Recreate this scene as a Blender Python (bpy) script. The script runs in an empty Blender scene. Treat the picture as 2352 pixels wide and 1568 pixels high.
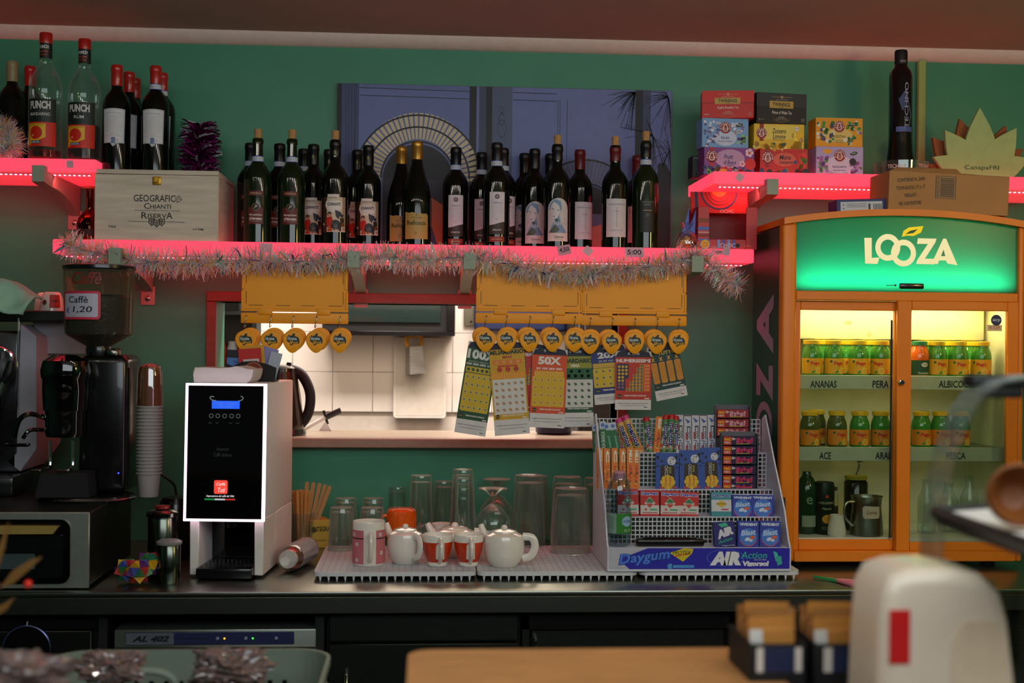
import bpy, bmesh, math, random
from mathutils import Vector, Matrix
random.seed(11)
sc = bpy.context.scene
COL = sc.collection
pi = math.pi
R_ = math.radians

# ------------------------------------------------------------------ camera
FPX, CX, CY = 2930.0, 1176.0, 784.0
YAW, ROLL = R_(3.9), R_(0.55)
CAM = Vector((0, -3.75, 1.5))
FW = Vector((math.sin(YAW), math.cos(YAW), 0))
_R = Vector((math.cos(YAW), -math.sin(YAW), 0)); _U = Vector((0, 0, 1))
RT = _R*math.cos(ROLL) + _U*math.sin(ROLL)
UP = -_R*math.sin(ROLL) + _U*math.cos(ROLL)
cd = bpy.data.cameras.new('camera'); cam = bpy.data.objects.new('camera', cd); COL.objects.link(cam)
cd.sensor_width = 36; cd.lens = FPX/2352*36; cd.clip_start = .05
cam.matrix_world = Matrix(((RT.x, UP.x, -FW.x, CAM.x), (RT.y, UP.y, -FW.y, CAM.y), (RT.z, UP.z, -FW.z, CAM.z), (0, 0, 0, 1)))
cd.dof.use_dof = True; cd.dof.focus_distance = 3.38; cd.dof.aperture_fstop = 3.6
sc.camera = cam
sc.cycles.max_bounces = 8; sc.cycles.diffuse_bounces = 4; sc.cycles.glossy_bounces = 4; sc.cycles.transparent_max_bounces = 20
sc.view_settings.view_transform = 'Standard'; sc.view_settings.look = 'None'
sc.view_settings.exposure = 0.0; sc.view_settings.gamma = 1.0; sc.view_settings.use_curve_mapping = False

def P(u, v, Y):
    d = FW + RT*((u-CX)/FPX) + UP*((CY-v)/FPX)
    return CAM + d*((Y-CAM.y)/d.y)
def PZ(u, v, Z):
    d = FW + RT*((u-CX)/FPX) + UP*((CY-v)/FPX)
    return CAM + d*((Z-CAM.z)/d.z)

# ------------------------------------------------------------------ world and room lights
w = bpy.data.worlds.new('world'); sc.world = w; w.use_nodes = True
w.node_tree.nodes['Background'].inputs[0].default_value = (.55, .62, .7, 1)
w.node_tree.nodes['Background'].inputs[1].default_value = .035
def light(name, kind, loc, energy, col, size=.1, sy=None, target=None, spot=None):
    l = bpy.data.lights.new(name, kind); l.energy = energy; l.color = col
    if kind == 'AREA':
        l.shape = 'RECTANGLE' if sy else 'SQUARE'; l.size = size
        if sy: l.size_y = sy
    elif kind == 'SPOT':
        l.spot_size = R_(spot or 60); l.spot_blend = .7; l.shadow_soft_size = size
    else: l.shadow_soft_size = size
    o = bpy.data.objects.new(name, l); COL.objects.link(o); o.location = loc
    if target is not None:
        o.rotation_euler = (Vector(target)-Vector(loc)).to_track_quat('-Z', 'Y').to_euler()
    return o
# row of small ceiling lamps over the bar
for i in range(7):
    x = -1.35 + i*.45
    light('ceiling_lamp', 'POINT', (x, -1.75-.25*math.cos((i-3)*.45), 2.36), 2.1, (1, .93, .82), .022)
light('room_lamp', 'AREA', (.5, -3.1, 2.375), 45, (.88, .96, 1), 2.6, 1.4, (.2, -.4, 1.0))
light('warm_lamp', 'POINT', (2.1, -2.0, 2.0), 20, (1, .66, .28), .12)

# ------------------------------------------------------------------ materials
MATS = {}
def lin(h):
    h = h.lstrip('#'); o = []
    for i in (0, 2, 4):
        c = int(h[i:i+2], 16)/255
        o.append(c/12.92 if c <= .04045 else ((c+.055)/1.055)**2.4)
    return (*o, 1)
def mat(key, color=None, rough=.5, metal=0., noise=.08, scale=40, bump=0., bscale=200, coat=0., trans=0., spec=None, emit=None, es=0., ior=1.45, stretch=None):
    if key in MATS: return MATS[key]
    m = bpy.data.materials.new(key); m.use_nodes = True; MATS[key] = m
    nt = m.node_tree; b = nt.nodes['Principled BSDF']; N = nt.nodes.new; L = nt.links.new
    c = lin(color or key)
    tc = N('ShaderNodeTexCoord'); src = tc.outputs['Object']
    if stretch:
        mp = N('ShaderNodeMapping'); mp.inputs['Scale'].default_value = stretch; L(src, mp.inputs[0]); src = mp.outputs[0]
    nz = N('ShaderNodeTexNoise'); nz.inputs['Scale'].default_value = scale; nz.inputs['Detail'].default_value = 3; L(src, nz.inputs['Vector'])
    mx = N('ShaderNodeMix'); mx.data_type = 'RGBA'
    mx.inputs[6].default_value = tuple(x*(1-noise*1.5) for x in c[:3])+(1,)
    mx.inputs[7].default_value = tuple(min(1, x*(1+noise*1.2)) for x in c[:3])+(1,)
    L(nz.outputs[0], mx.inputs[0]); L(mx.outputs[2], b.inputs['Base Color'])
    b.inputs['Roughness'].default_value = rough; b.inputs['Metallic'].default_value = metal
    b.inputs['Coat Weight'].default_value = coat; b.inputs['Transmission Weight'].default_value = trans; b.inputs['IOR'].default_value = ior
    if spec is not None: b.inputs['Specular IOR Level'].default_value = spec
    if emit: b.inputs['Emission Color'].default_value = lin(emit); b.inputs['Emission Strength'].default_value = es
    if bump:
        n2 = N('ShaderNodeTexNoise'); n2.inputs['Scale'].default_value = bscale; L(src, n2.inputs['Vector'])
        bp = N('ShaderNodeBump'); bp.inputs['Strength'].default_value = bump; bp.inputs['Distance'].default_value = .002
        L(n2.outputs[0], bp.inputs['Height']); L(bp.outputs[0], b.inputs['Normal'])
    return m
def glass(key, tint, gloss=.12, edge='#dfe8e4', ew=.35, top=.5, haze=0.):
    """thin clear wall: tinted transparency, fresnel reflection and a pale rim and haze put in as diffuse colour"""
    if key in MATS: return MATS[key]
    m = bpy.data.materials.new(key); m.use_nodes = True; MATS[key] = m; nt = m.node_tree; nt.nodes.clear()
    N = nt.nodes.new; L = nt.links.new
    out = N('ShaderNodeOutputMaterial'); tr = N('ShaderNodeBsdfTransparent'); tr.inputs[0].default_value = lin(tint)
    gl = N('ShaderNodeBsdfGlossy'); gl.inputs['Roughness'].default_value = .04; gl.inputs[0].default_value = lin(edge)
    df = N('ShaderNodeBsdfDiffuse'); df.inputs[0].default_value = lin(edge)
    lw = N('ShaderNodeLayerWeight'); lw.inputs[0].default_value = .35
    mp = N('ShaderNodeMapRange'); mp.inputs[3].default_value = gloss*.5; mp.inputs[4].default_value = top; L(lw.outputs['Fresnel'], mp.inputs[0])
    pw = N('ShaderNodeMath'); pw.operation = 'POWER'; pw.inputs[1].default_value = 3; L(lw.outputs['Facing'], pw.inputs[0])
    ml = N('ShaderNodeMath'); ml.operation = 'MULTIPLY_ADD'; ml.inputs[1].default_value = ew; ml.inputs[2].default_value = haze; L(pw.outputs[0], ml.inputs[0])  # diffuse rim and haze added so the glass outlines look brighter
    m1 = N('ShaderNodeMixShader'); L(ml.outputs[0], m1.inputs[0]); L(tr.outputs[0], m1.inputs[1]); L(df.outputs[0], m1.inputs[2])
    m2 = N('ShaderNodeMixShader'); L(mp.outputs[0], m2.inputs[0]); L(m1.outputs[0], m2.inputs[1]); L(gl.outputs[0], m2.inputs[2])
    L(m2.outputs[0], out.inputs[0]); return m
def emitter(key, color, s):
    return mat(key, '#101010', emit=color, es=s)
def tinsel_mat(key, cols, metal=.08, rough=.16):
    if key in MATS: return MATS[key]
    m = mat(key, '#ffffff', rough=rough, metal=metal); nt = m.node_tree; N = nt.nodes.new; L = nt.links.new
    g = N('ShaderNodeNewGeometry'); r = N('ShaderNodeValToRGB'); r.color_ramp.interpolation = 'CONSTANT'
    while len(r.color_ramp.elements) < len(cols): r.color_ramp.elements.new(.5)
    for i, (p, c) in enumerate(cols): r.color_ramp.elements[i].position = p; r.color_ramp.elements[i].color = lin(c)
    L(g.outputs['Random Per Island'], r.inputs[0]); L(r.outputs[0], nt.nodes['Principled BSDF'].inputs['Base Color'])
    t = N('ShaderNodeBsdfTranslucent'); L(r.outputs[0], t.inputs[0]); x = N('ShaderNodeMixShader'); x.inputs[0].default_value = .45   # foil strips let light through
    L(nt.nodes['Principled BSDF'].outputs[0], x.inputs[1]); L(t.outputs[0], x.inputs[2]); L(x.outputs[0], nt.nodes['Material Output'].inputs[0])
    return m
def G(k):
    if isinstance(k, bpy.types.Material): return k
    return MATS[k] if k in MATS else mat(k, k)
mat('wall', '#398869', .42, noise=.10, scale=6, bump=.12, bscale=320)
mat('plaster', '#b0a698', .8, noise=.05, scale=8)
mat('cornice', '#d8d2c8', .7)
mat('redwood', '#6e351f', .45, noise=.25, scale=14, stretch=(1, 6, 6), bump=.1)
mat('steel', '#8f9488', .3, 1, noise=.12, scale=30, stretch=(1, 30, 30))
mat('steel_dark', '#454a44', .38, 1, noise=.15, scale=20, stretch=(1, 20, 20))
mat('chrome', '#d5d8d8', .1, 1)
mat('black', '#0b0b0c', .25, coat=.3); mat('black_gloss', '#060607', .06, coat=.6); mat('black_matt', '#0d0d0e', .6)
mat('rubber', '#101010', .5)
mat('white_plastic', '#dcdad4', .4, noise=.04); mat('porcelain', '#e4ded2', .14, coat=.6, noise=.03)
mat('tile', '#efe6dc', .35, noise=.04, scale=3); mat('grout', '#d2c8bc', .9)
mat('stone', '#8f8270', .3, noise=.15, scale=60)
mat('pine', '#cfc3b0', .7, noise=.22, scale=9, stretch=(1, 1, 9), bump=.2, bscale=40)
mat('pine_side', '#cbb79a', .7, noise=.2, scale=9)
mat('wine', '#080d08', .06, noise=.1); mat('wine_green', '#12200c', .06, spec=.6)
mat('cork', '#b98d58', .8, noise=.3, scale=180); mat('foil_black', '#0c0c0e', .35); mat('foil_red', '#b01e16', .3, coat=.3); mat('foil_maroon', '#5e1518', .35)
mat('foil_gold', '#b98a3c', .32, .7); mat('cream_foil', '#8f865f', .4)
mat('paper', '#d9d6d0', .75, noise=.03); mat('paper_blue', '#aebbd2', .75, noise=.04)
mat('orange', '#e07a0e', .42, noise=.06, scale=8, bump=.05); mat('orange_side', '#b3590d', .42)
mat('yellow_plastic', '#f09c02', .5, noise=.06, scale=6)
mat('yellow_tag', '#f0a00a', .45, noise=.06, bump=.15, bscale=500)
mat('lcd', '#1030a0', .3, emit='#2a66ff', es=.9)
mat('acrylic', '#f0d8d8', .3, noise=.02, emit='#ff2c40', es=.8)
emitter('led_edge', '#ff4a66', 1.0); emitter('led_dot', '#ff6a86', 9.0); emitter('ring_light', '#ffd6ea', 3.2)
emitter('cream_letter', '#fff0b0', .85); emitter('leaf_letter', '#f2cf10', .9)
glass('clear', '#f5faf7', .10, ew=.6, top=.34, haze=.02); glass('clear_blue', '#dfeaf2', ew=.3); glass('pane', '#f2f6f0', .06, ew=.1, top=.3); glass('green_glass', '#2f7a2c', .14, '#9fd08a', .4)
glass('hopper', '#e2e0d0', .08, '#c9c4ae', .3, top=.3, haze=.04); glass('film', '#f4f6f6', .28, '#ffffff', .25); glass('liquor', '#8a1410', .1, '#ff5040', .2)
glass('amber', '#6a3418', .14, '#c07040', .3); glass('guard', '#eef2ee', .04, ew=.5, top=.18)

# ------------------------------------------------------------------ mesh helpers
_tc = {}
def text_geo(s, bold=0., shear=0.):
    k = (s, bold, shear)
    if k not in _tc:
        cu = bpy.data.curves.new('t', 'FONT'); cu.body = s; cu.offset = bold; cu.shear = shear; cu.resolution_u = 2
        ob = bpy.data.objects.new('t', cu); me = bpy.data.meshes.new_from_object(ob)
        vs = [(v.co.x, v.co.y) for v in me.vertices]; fs = [tuple(p.vertices) for p in me.polygons]
        bpy.data.objects.remove(ob); bpy.data.meshes.remove(me); bpy.data.curves.remove(cu)
        x0 = min(v[0] for v in vs); x1 = max(v[0] for v in vs); y0 = min(v[1] for v in vs); y1 = max(v[1] for v in vs)
        _tc[k] = ([((x-x0)/(x1-x0)-.5, (y-y0)/(y1-y0)-.5) for x, y in vs], fs, (x1-x0)/(y1-y0))
    return _tc[k]
class Art:
    def __init__(s): s.g = []
    def add(s, vs, fs, m, l): s.g.append((vs, fs, m, l)); return s
    def poly(s, pts, m, l=1): return s.add(pts, [tuple(range(len(pts)))], m, l)
    def rect(s, x0, y0, x1, y1, m, l=0): return s.poly([(x0, y0), (x1, y0), (x1, y1), (x0, y1)], m, l)
    def disc(s, cx, cy, r, m, l=1, n=14, ry=None, rot=0, a0=0, a1=2*pi):
        ry = r if ry is None else ry; c, q = math.cos(rot), math.sin(rot); pts = []
        full = a1-a0 >= 2*pi-1e-6
        for i in range(n if full else n+1):
            a = a0+(a1-a0)*i/n; x, y = r*math.cos(a), ry*math.sin(a); pts.append((cx+x*c-y*q, cy+x*q+y*c))
        return s.poly(pts, m, l)
    def ring(s, cx, cy, r0, r1, m, l=1, n=18, a0=0, a1=2*pi, sy=1):
        vs = []; fs = []
        for i in range(n+1):
            a = a0+(a1-a0)*i/n
            vs += [(cx+r0*math.cos(a), cy+sy*r0*math.sin(a)), (cx+r1*math.cos(a), cy+sy*r1*math.sin(a))]
        for i in range(n): fs.append((2*i, 2*i+1, 2*i+3, 2*i+2))
        return s.add(vs, fs, m, l)
    def line(s, pts, w, m, l=1):
        for (a, b), (c, d) in zip(pts, pts[1:]):
            L = math.hypot(c-a, d-b) or 1e-9; nx, ny = -(d-b)/L*w/2, (c-a)/L*w/2
            s.poly([(a-nx, b-ny), (c-nx, d-ny), (c+nx, d+ny), (a+nx, b+ny)], m, l)
        return s
    def text(s, t, x, y, h, m, w=None, rot=0, bold=.012, shear=0., l=2):
        vs, fs, asp = text_geo(t, bold, shear); w = w or h*asp; c, q = math.cos(rot), math.sin(rot)
        return s.add([(x+vx*w*c-vy*h*q, y+vx*w*q+vy*h*c) for vx, vy in vs], fs, m, l)
    def lines(s, x0, x1, ys, w, m, l=1):
        for y in ys: s.rect(x0, y-w/2, x1, y+w/2, m, l)
        return s
    def blobs(s, n, x0, x1, y0, y1, cols, r0, r1, l=1, seed=1, k=9):
        rr = random.Random(seed)
        for i in range(n):
            s.disc(rr.uniform(x0, x1), rr.uniform(y0, y1), rr.uniform(r0, r1), rr.choice(cols), l, k, rr.uniform(r0, r1), rr.uniform(0, 3))
        return s
    def mesh(s, name, fn, cut=None, eps=.00022):
        bm = bmesh.new(); mats = []
        for vs, fs, m, l in s.g:
            if m not in mats: mats.append(m)
            bv = [bm.verts.new((x, y, l)) for x, y in vs]
            for f in fs:
                try: bm.faces.new([bv[i] for i in f]).material_index = mats.index(m)
                except ValueError: pass
        if cut:
            xs = [v.co.x for v in bm.verts]; k = math.ceil(min(xs)/cut)
            while k*cut < max(xs):
                bmesh.ops.bisect_plane(bm, geom=bm.verts[:]+bm.edges[:]+bm.faces[:], plane_co=(k*cut, 0, 0), plane_no=(1, 0, 0)); k += 1
        for v in bm.verts: v.co = fn(v.co.x, v.co.y, .0004+v.co.z*eps)
        me = bpy.data.meshes.new(name); bm.to_mesh(me); bm.free()
        for m in mats: me.materials.append(G(m))
        return me
def front(y, x=0, z=0): return lambda s, t, h: (x+s, y-h, z+t)
def topf(z): return lambda s, t, h: (s, t, z+h)
def cyl(R, z=0, a0=0): return lambda s, t, h: ((R+h)*math.sin(s/R+a0), -(R+h)*math.cos(s/R+a0), z+t)

_rb = {}
def rb_geo(w, d, h, r, seg):
    k = (round(w, 5), round(d, 5), round(h, 5), r, seg)
    if k not in _rb:
        bm = bmesh.new(); bmesh.ops.create_cube(bm, size=1); bmesh.ops.scale(bm, vec=(w, d, h), verts=bm.verts)
        if r: bmesh.ops.bevel(bm, geom=bm.edges[:], offset=min(r, w/2.05, d/2.05, h/2.05), segments=seg, profile=.5, affect='EDGES')
        bm.verts.index_update()
        _rb[k] = ([tuple(v.co) for v in bm.verts], [tuple(v.index for v in f.verts) for f in bm.faces]); bm.free()
    return _rb[k]
class MB:
    def __init__(s): s.v = []; s.f = []; s.mi = []; s.m = []
    def add(s, vs, fs, m, M=None):
        if m not in s.m: s.m.append(m)
        i = s.m.index(m); o = len(s.v)
        s.v += [tuple(M @ Vector(v)) for v in vs] if M is not None else [tuple(v) for v in vs]
        for f in fs: s.f.append(tuple(o+k for k in f)); s.mi.append(i)
        return s
    def box(s, x0, x1, y0, y1, z0, z1, m, r=0., seg=1, M=None):
        T = Matrix.Translation(((x0+x1)/2, (y0+y1)/2, (z0+z1)/2)); T = M @ T if M is not None else T
        return s.add(*rb_geo(abs(x1-x0), abs(y1-y0), abs(z1-z0), r, seg), m, T)
    def lathe(s, prof, m, n=24, M=None):
        vs = []; fs = []; rings = []
        for r, z in prof:
            if r < 1e-6: rings.append([len(vs)]); vs.append((0, 0, z))
            else:
                rings.append(list(range(len(vs), len(vs)+n)))
                vs += [(r*math.sin(2*pi*i/n), -r*math.cos(2*pi*i/n), z) for i in range(n)]
        for a, b in zip(rings, rings[1:]):
            for i in range(n):
                j = (i+1) % n
                if len(a) == 1 and len(b) == 1: continue
                if len(a) == 1: fs.append((a[0], b[j], b[i]))
                elif len(b) == 1: fs.append((a[i], a[j], b[0]))
                else: fs.append((a[i], a[j], b[j], b[i]))
        return s.add(vs, fs, m, M)
    def tube(s, pts, r, m, n=8, M=None, flat=1.):
        pts = [Vector(p) for p in pts]; rs = r if isinstance(r, (list, tuple)) else [r]*len(pts); vs = []; fs = []; pn = None
        if 3 <= len(pts) <= 12:      # Catmull-Rom smoothing
            q = [pts[0]*2-pts[1]]+pts+[pts[-1]*2-pts[-2]]; op = []; orr = []
            for i in range(len(pts)-1):
                for k in range(4):
                    t = k/4; a, b, c, d = q[i:i+4]
                    op.append(.5*((2*b)+(c-a)*t+(2*a-5*b+4*c-d)*t*t+(3*b-a-3*c+d)*t**3)); orr.append(rs[i]+(rs[i+1]-rs[i])*t)
            pts, rs = op+[pts[-1]], orr+[rs[-1]]
        for i, p in enumerate(pts):
            t = (pts[min(i+1, len(pts)-1)]-pts[max(i-1, 0)]).normalized()
            if pn is None:
                a = Vector((0, 0, 1)) if abs(t.z) < .9 else Vector((1, 0, 0)); nn = t.cross(a).normalized()
            else: nn = (pn-t*pn.dot(t)).normalized()
            pn = nn; bb = t.cross(nn)
            vs += [p+(nn*math.cos(2*pi*k/n)+bb*math.sin(2*pi*k/n)*flat)*rs[i] for k in range(n)]
        for i in range(len(pts)-1):
            for k in range(n):
                j = (k+1) % n; fs.append((i*n+k, i*n+j, (i+1)*n+j, (i+1)*n+k))
        fs.append(tuple(range(n))[::-1]); fs.append(tuple((len(pts)-1)*n+k for k in range(n)))
        return s.add(vs, fs, m, M)
    def prism(s, pts, ax, d0, d1, m, M=None):
        n = len(pts)
        f = {'y': lambda a, b, d: (a, d, b), 'x': lambda a, b, d: (d, a, b), 'z': lambda a, b, d: (a, b, d)}[ax]
        vs = [f(a, b, d0) for a, b in pts]+[f(a, b, d1) for a, b in pts]
        fs = [tuple(range(n))[::-1], tuple(range(n, 2*n))]+[(i, (i+1) % n, n+(i+1) % n, n+i) for i in range(n)]
        return s.add(vs, fs, m, M)
    def ball(s, c, r, m, n=12, sc_=(1, 1, 1), M=None):
        pr = [(r*math.sin(pi*i/(n//2)), -r*math.cos(pi*i/(n//2))) for i in range(n//2+1)]; pr[0] = (0, -r); pr[-1] = (0, r)
        T = Matrix.Translation(c) @ Matrix.Diagonal((*sc_, 1)); T = M @ T if M is not None else T
        return s.lathe(pr, m, n, T)
    def mesh(s, name, ang=38):
        me = bpy.data.meshes.new(name); me.from_pydata(s.v, [], s.f)
        for m in s.m: me.materials.append(G(m))
        me.polygons.foreach_set('material_index', s.mi)
        bm = bmesh.new(); bm.from_mesh(me); bmesh.ops.recalc_face_normals(bm, faces=bm.faces); bm.to_mesh(me); bm.free()
        if ang:
            me.polygons.foreach_set('use_smooth', [True]*len(me.polygons)); me.set_sharp_from_angle(angle=R_(ang))
        me.update(); return me
_mc = {}
def cached(key, fn):
    if key not in _mc: _mc[key] = fn()
    return _mc[key]
def obj(name, me, parent=None, loc=(0, 0, 0), rot=(0, 0, 0)):
    if isinstance(me, MB): me = me.mesh(name)
    o = bpy.data.objects.new(name, me); COL.objects.link(o); o.location = loc; o.rotation_euler = rot
    if parent: o.parent = parent
    return o
def tag(o, label, cat, group=None):
    o['label'] = label; o['category'] = cat
    if group: o['group'] = group
    return o
def thing(name, label, cat, loc=(0, 0, 0), rz=0, group=None, rot=None):
    o = bpy.data.objects.new(name, None); COL.objects.link(o); o.location = loc; o.empty_display_size = .05
    o.rotation_euler = rot or (0, 0, rz); return tag(o, label, cat, group)
def struct(o): o['kind'] = 'structure'; return o
def arc(cx, cy, r, a0, a1, n, ry=None):
    ry = r if ry is None else ry
    return [(cx+r*math.cos(a0+(a1-a0)*i/n), cy+ry*math.sin(a0+(a1-a0)*i/n)) for i in range(n+1)]
def rrect(x0, y0, x1, y1, r, n=4):
    return arc(x1-r, y1-r, r, 0, pi/2, n)+arc(x0+r, y1-r, r, pi/2, pi, n)+arc(x0+r, y0+r, r, pi, 1.5*pi, n)+arc(x1-r, y0+r, r, 1.5*pi, 2*pi, n)

# ================================================================== SETTING
CT = .917                                         # worktop height
hx0, hx1 = P(497, 850, 0).x, P(1418, 850, 0).x    # kitchen hatch opening
hz1, hz0 = P(800, 696, 0).z, P(900, 1004, 0).z
XL, XR, ZC = -2.6, 2.9, 2.385
m = MB()
m.box(XL, hx0, 0, .14, 0, 2.6, 'wall'); m.box(hx1, XR, 0, .14, 0, 2.6, 'wall'); m.box(hx0, hx1, 0, .14, 0, hz0-.03, 'wall'); m.box(hx0, hx1, 0, .14, hz1, 2.6, 'wall')
struct(obj('wall_back', m.mesh('wall_back', 0)))
struct(obj('ceiling', MB().box(XL, XR, -4.6, .0, ZC, ZC+.1, 'plaster')))
struct(obj('trim_1', MB().prism([(0, ZC), (-.045, ZC), (-.04, ZC-.012), (-.012, ZC-.03), (0, ZC-.032)], 'x', XL, XR, 'cornice')))
struct(obj('floor', MB().box(XL, XR, -4.6, 2.3, -.1, 0, mat('floor_tile', '#6b625a', .35, noise=.2, scale=4))))
struct(obj('wall_left', MB().box(XL-.1, XL, -4.6, 0, 0, 2.6, 'wall')))
struct(obj('wall_right', MB().box(XR, XR+.1, -4.6, 0, 0, 2.6, 'wall')))
xx = P(2112, 260, 0).x
struct(obj('trim_2', MB().box(xx-.012, xx+.012, -.022, 0, 1.0, ZC-.03, mat('lit_corner', '#9fb46a', .35), .006, 2)))  # added strip: the lit edge of a wall corner put into its yellow-green colour
# hatch frame
win = struct(obj('window_1', MB().box(hx0-.03, hx1+.03, -.01, .14, hz0-.032, hz0-.03+.003, 'stone')))
fx0 = P(475, 850, 0).x
obj('frame_rail', MB().box(fx0, hx1+.03, -.02, .14, hz1, P(800, 673, 0).z, 'redwood', .002), win)
obj('frame_post', MB().box(fx0, hx0, -.02, .14, hz0, hz1, 'redwood', .002), win)
obj('frame_post', MB().box(hx1, hx1+.028, -.02, .14, hz0, hz1, 'redwood', .002), win)
obj('sill', MB().box(fx0-.01, hx1+.04, -.045, .3, hz0-.028, hz0, 'stone', .003), win)
# kitchen behind the hatch
KY = 1.15
kw = struct(obj('wall_kitchen', MB().box(-2.0, 2.2, KY+.006, KY+.1, 0, 2.5, 'grout')))
ts = .152; tme = MB().box(-ts/2+.0008, ts/2-.0008, 0, .012, -ts/2+.0008, ts/2-.0008, 'tile', .001).mesh('tile')
for i in range(-8, 10):
    for j in range(6, 14):
        p = (.03+i*ts, KY-.004, .39+j*ts)
        obj('tile', tme, kw, p)
struct(obj('wall_kitchen_left', MB().box(-2.1, -2.0, .14, KY+.1, 0, 2.5, 'grout')))
struct(obj('wall_kitchen_right', MB().box(2.2, 2.3, .14, KY+.1, 0, 2.5, 'grout')))
struct(obj('wall_kitchen_front', MB().box(-2.0, hx0-.03, .142, .15, 0, 2.5, 'plaster').box(hx1+.03, 2.2, .142, .15, 0, 2.5, 'plaster').box(hx0-.03, hx1+.03, .142, .15, 0, hz0-.035, 'plaster').box(hx0-.03, hx1+.03, .142, .15, hz1+.03, 2.5, 'plaster').mesh('wall_kitchen_front', 0)))
struct(obj('ceiling_kitchen', MB().box(-2.1, 2.3, .14, KY+.1, 2.5, 2.6, 'plaster')))
light('kitchen_lamp', 'AREA', (.1, .5, 2.46), 62, (1, .88, .8), 1.6, .25, (.1, .62, 0))

# ------------------------------------------------------------------ lit wall shelves
def bracket(par, x, yf, zt):
    """wooden arm under a shelf with a screwed wall plate"""
    m = MB(); pts = [(yf, zt+.012), (yf, zt-.030), (yf+.04, zt-.034)]
    pts += [(yf+.04+(-.012-yf-.04)*t, zt-.034-.05*t**2.2) for t in (.3, .5, .7, .85, 1)]
    pts += [(-.006, zt-.001), (yf+.035, zt-.001), (yf+.03, zt+.012)]
    m.prism(pts, 'x', x-.0155, x+.0155, mat('bracket', '#8f9a86', .5))
    b = obj('bracket', m.mesh('bracket', 30), par)
    pl = MB().box(x-.02, x+.02, -.006, 0, zt-.125, zt-.07, mat('wall_plate', '#a98a80', .4), .004, 2)
    o = obj('wall_plate', pl, b)
    obj('screw', MB().lathe([(0, .004), (.005, .004), (.008, .002), (.008, 0)], 'steel', 14, Matrix.Translation((x, -.006, zt-.105)) @ Matrix.Rotation(pi/2, 4, 'X')), b)
def shelf(name, label, x0, x1, zt, th, yf, brackets, dots=True, power=1.0):
    t = thing(name, label, 'shelf', ((x0+x1)/2, 0, zt-th)); W = (x1-x0)/2; c = (x0+x1)/2
    obj('board', MB().box(-W, W, yf+.004, 0, 0, th, 'acrylic', .001), t)
    obj('lit_edge', MB().box(-W, W, yf, yf+.004, 0, th, 'led_edge', .001), t)
    for s in (-1, 1): obj('lit_end', MB().box(s*W-.002, s*W+.002, yf, 0, .002, th-.002, 'led_edge'), t)
    m = MB().box(-W+.02, W-.02, yf+.03, yf+.042, -.004, 0, mat('led_tape', '#ffb0b8', .4))
    n = int(2*W/.0135)
    for i in range(n):
        x = -W+.025+(2*W-.05)*i/(n-1); m.box(x-.0022, x+.0022, yf+.033, yf+.039, -.006, -.004, 'led_dot')
    obj('led_strip', m, t)
    o = light('led_light', 'AREA', (c, yf+.06, zt-th-.012), power*2*W, (1, .06, .075), 2*W-.06, .03, (c, yf+.30, zt-th-.26)); o.parent = t
    o.location = (0, yf+.06, -.012)
    for bx in brackets: bracket(t, bx-c, yf-.03 if len(brackets) == 1 else yf-.075, 0)
    return t
YF = -.33
zU = P(219, 366, YF).z; zM = P(900, 560, YF).z; th = .034
sx = lambda u, v: P(u, v, YF-.03).x
sx2 = lambda u, v: P(u, v, YF-.075).x
sh1 = shelf('wall_shelf', 'short pink lit wall shelf holding the punch bottles', P(-260, 362, YF).x, P(219, 366, YF).x, zU, th, YF, [sx(87, 398)])
sh2 = shelf('wall_shelf', 'long pink lit wall shelf carrying the row of wine bottles', P(123, 550, YF).x, P(1730, 572, YF).x, zM, .038, YF, [sx2(263, 583), sx2(812, 590), sx2(1079, 592), sx2(1603, 598)])
sh3 = shelf('wall_shelf', 'pink lit wall shelf stacked with tea boxes above the fridge', P(1640, 397, YF).x, P(2480, 410, YF).x, zU, th, YF, [sx(1775, 432)])
def sticker(par, u, v, w, h, rz, txt=None, col='#d8a8b4'):
    p = P(u, v, YF-.002); a = Art().poly(rrect(-w/2, -h/2, w/2, h/2, .004), col, 0)
    if txt: a.text(txt, 0, 0, h*.55, '#15101a', w*.75, bold=.03, l=1)
    q = p-Vector(par.location); o = obj('price_sticker', a.mesh('price_sticker', front(0)), par, q, (0, rz, 0)); return o
sticker(sh1, 161, 377, .017, .019, -.1); sticker(sh2, 612, 569, .03, .024, .05); sticker(sh2, 1296, 574, .036, .026, -.2, '4,50', '#c9899a')
sticker(sh2, 1350, 576, .024, .022, .7); sticker(sh2, 1457, 579, .052, .026, 0, '5:00', '#d9a0b4')
sticker(sh2, 1650, 579, .022, .012, 0, '\u20ac2,00', '#e08a98'); sticker(sh2, 1668, 577, .02, .022, .2); sticker(sh3, 1699, 407, .019, .02, .5)

# ------------------------------------------------------------------ tinsel
TIN = tinsel_mat('tinsel_silver', [(0, '#fbf2f4'), (.3, '#fff0c8'), (.44, '#d4e6f6'), (.56, '#fac4dc'), (.68, '#b8f4e0'), (.79, '#ffc45a'), (.9, '#2a9aa8'), (.95, '#33509f')])
TINP = tinsel_mat('tinsel_purple', [(0, '#4a0a3a'), (.35, '#7a1260'), (.6, '#2a0822'), (.78, '#c9c6d0'), (.9, '#a81f8a')])
def ribbon(m, p, d, L, wd, mt, rr):
    d = d.normalized(); a = Vector((rr.uniform(-1, 1), rr.uniform(-1, 1), rr.uniform(-1, 1))).cross(d).normalized()*wd/2
    b = a.cross(d).normalized()*L*rr.uniform(-.25, .25); q = p+d*L*.5+b; e = p+d*L
    m.add([p-a, p+a, q+a, q-a, e+a*.6, e-a*.6], [(0, 1, 2, 3), (3, 2, 4, 5)], mt)
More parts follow.
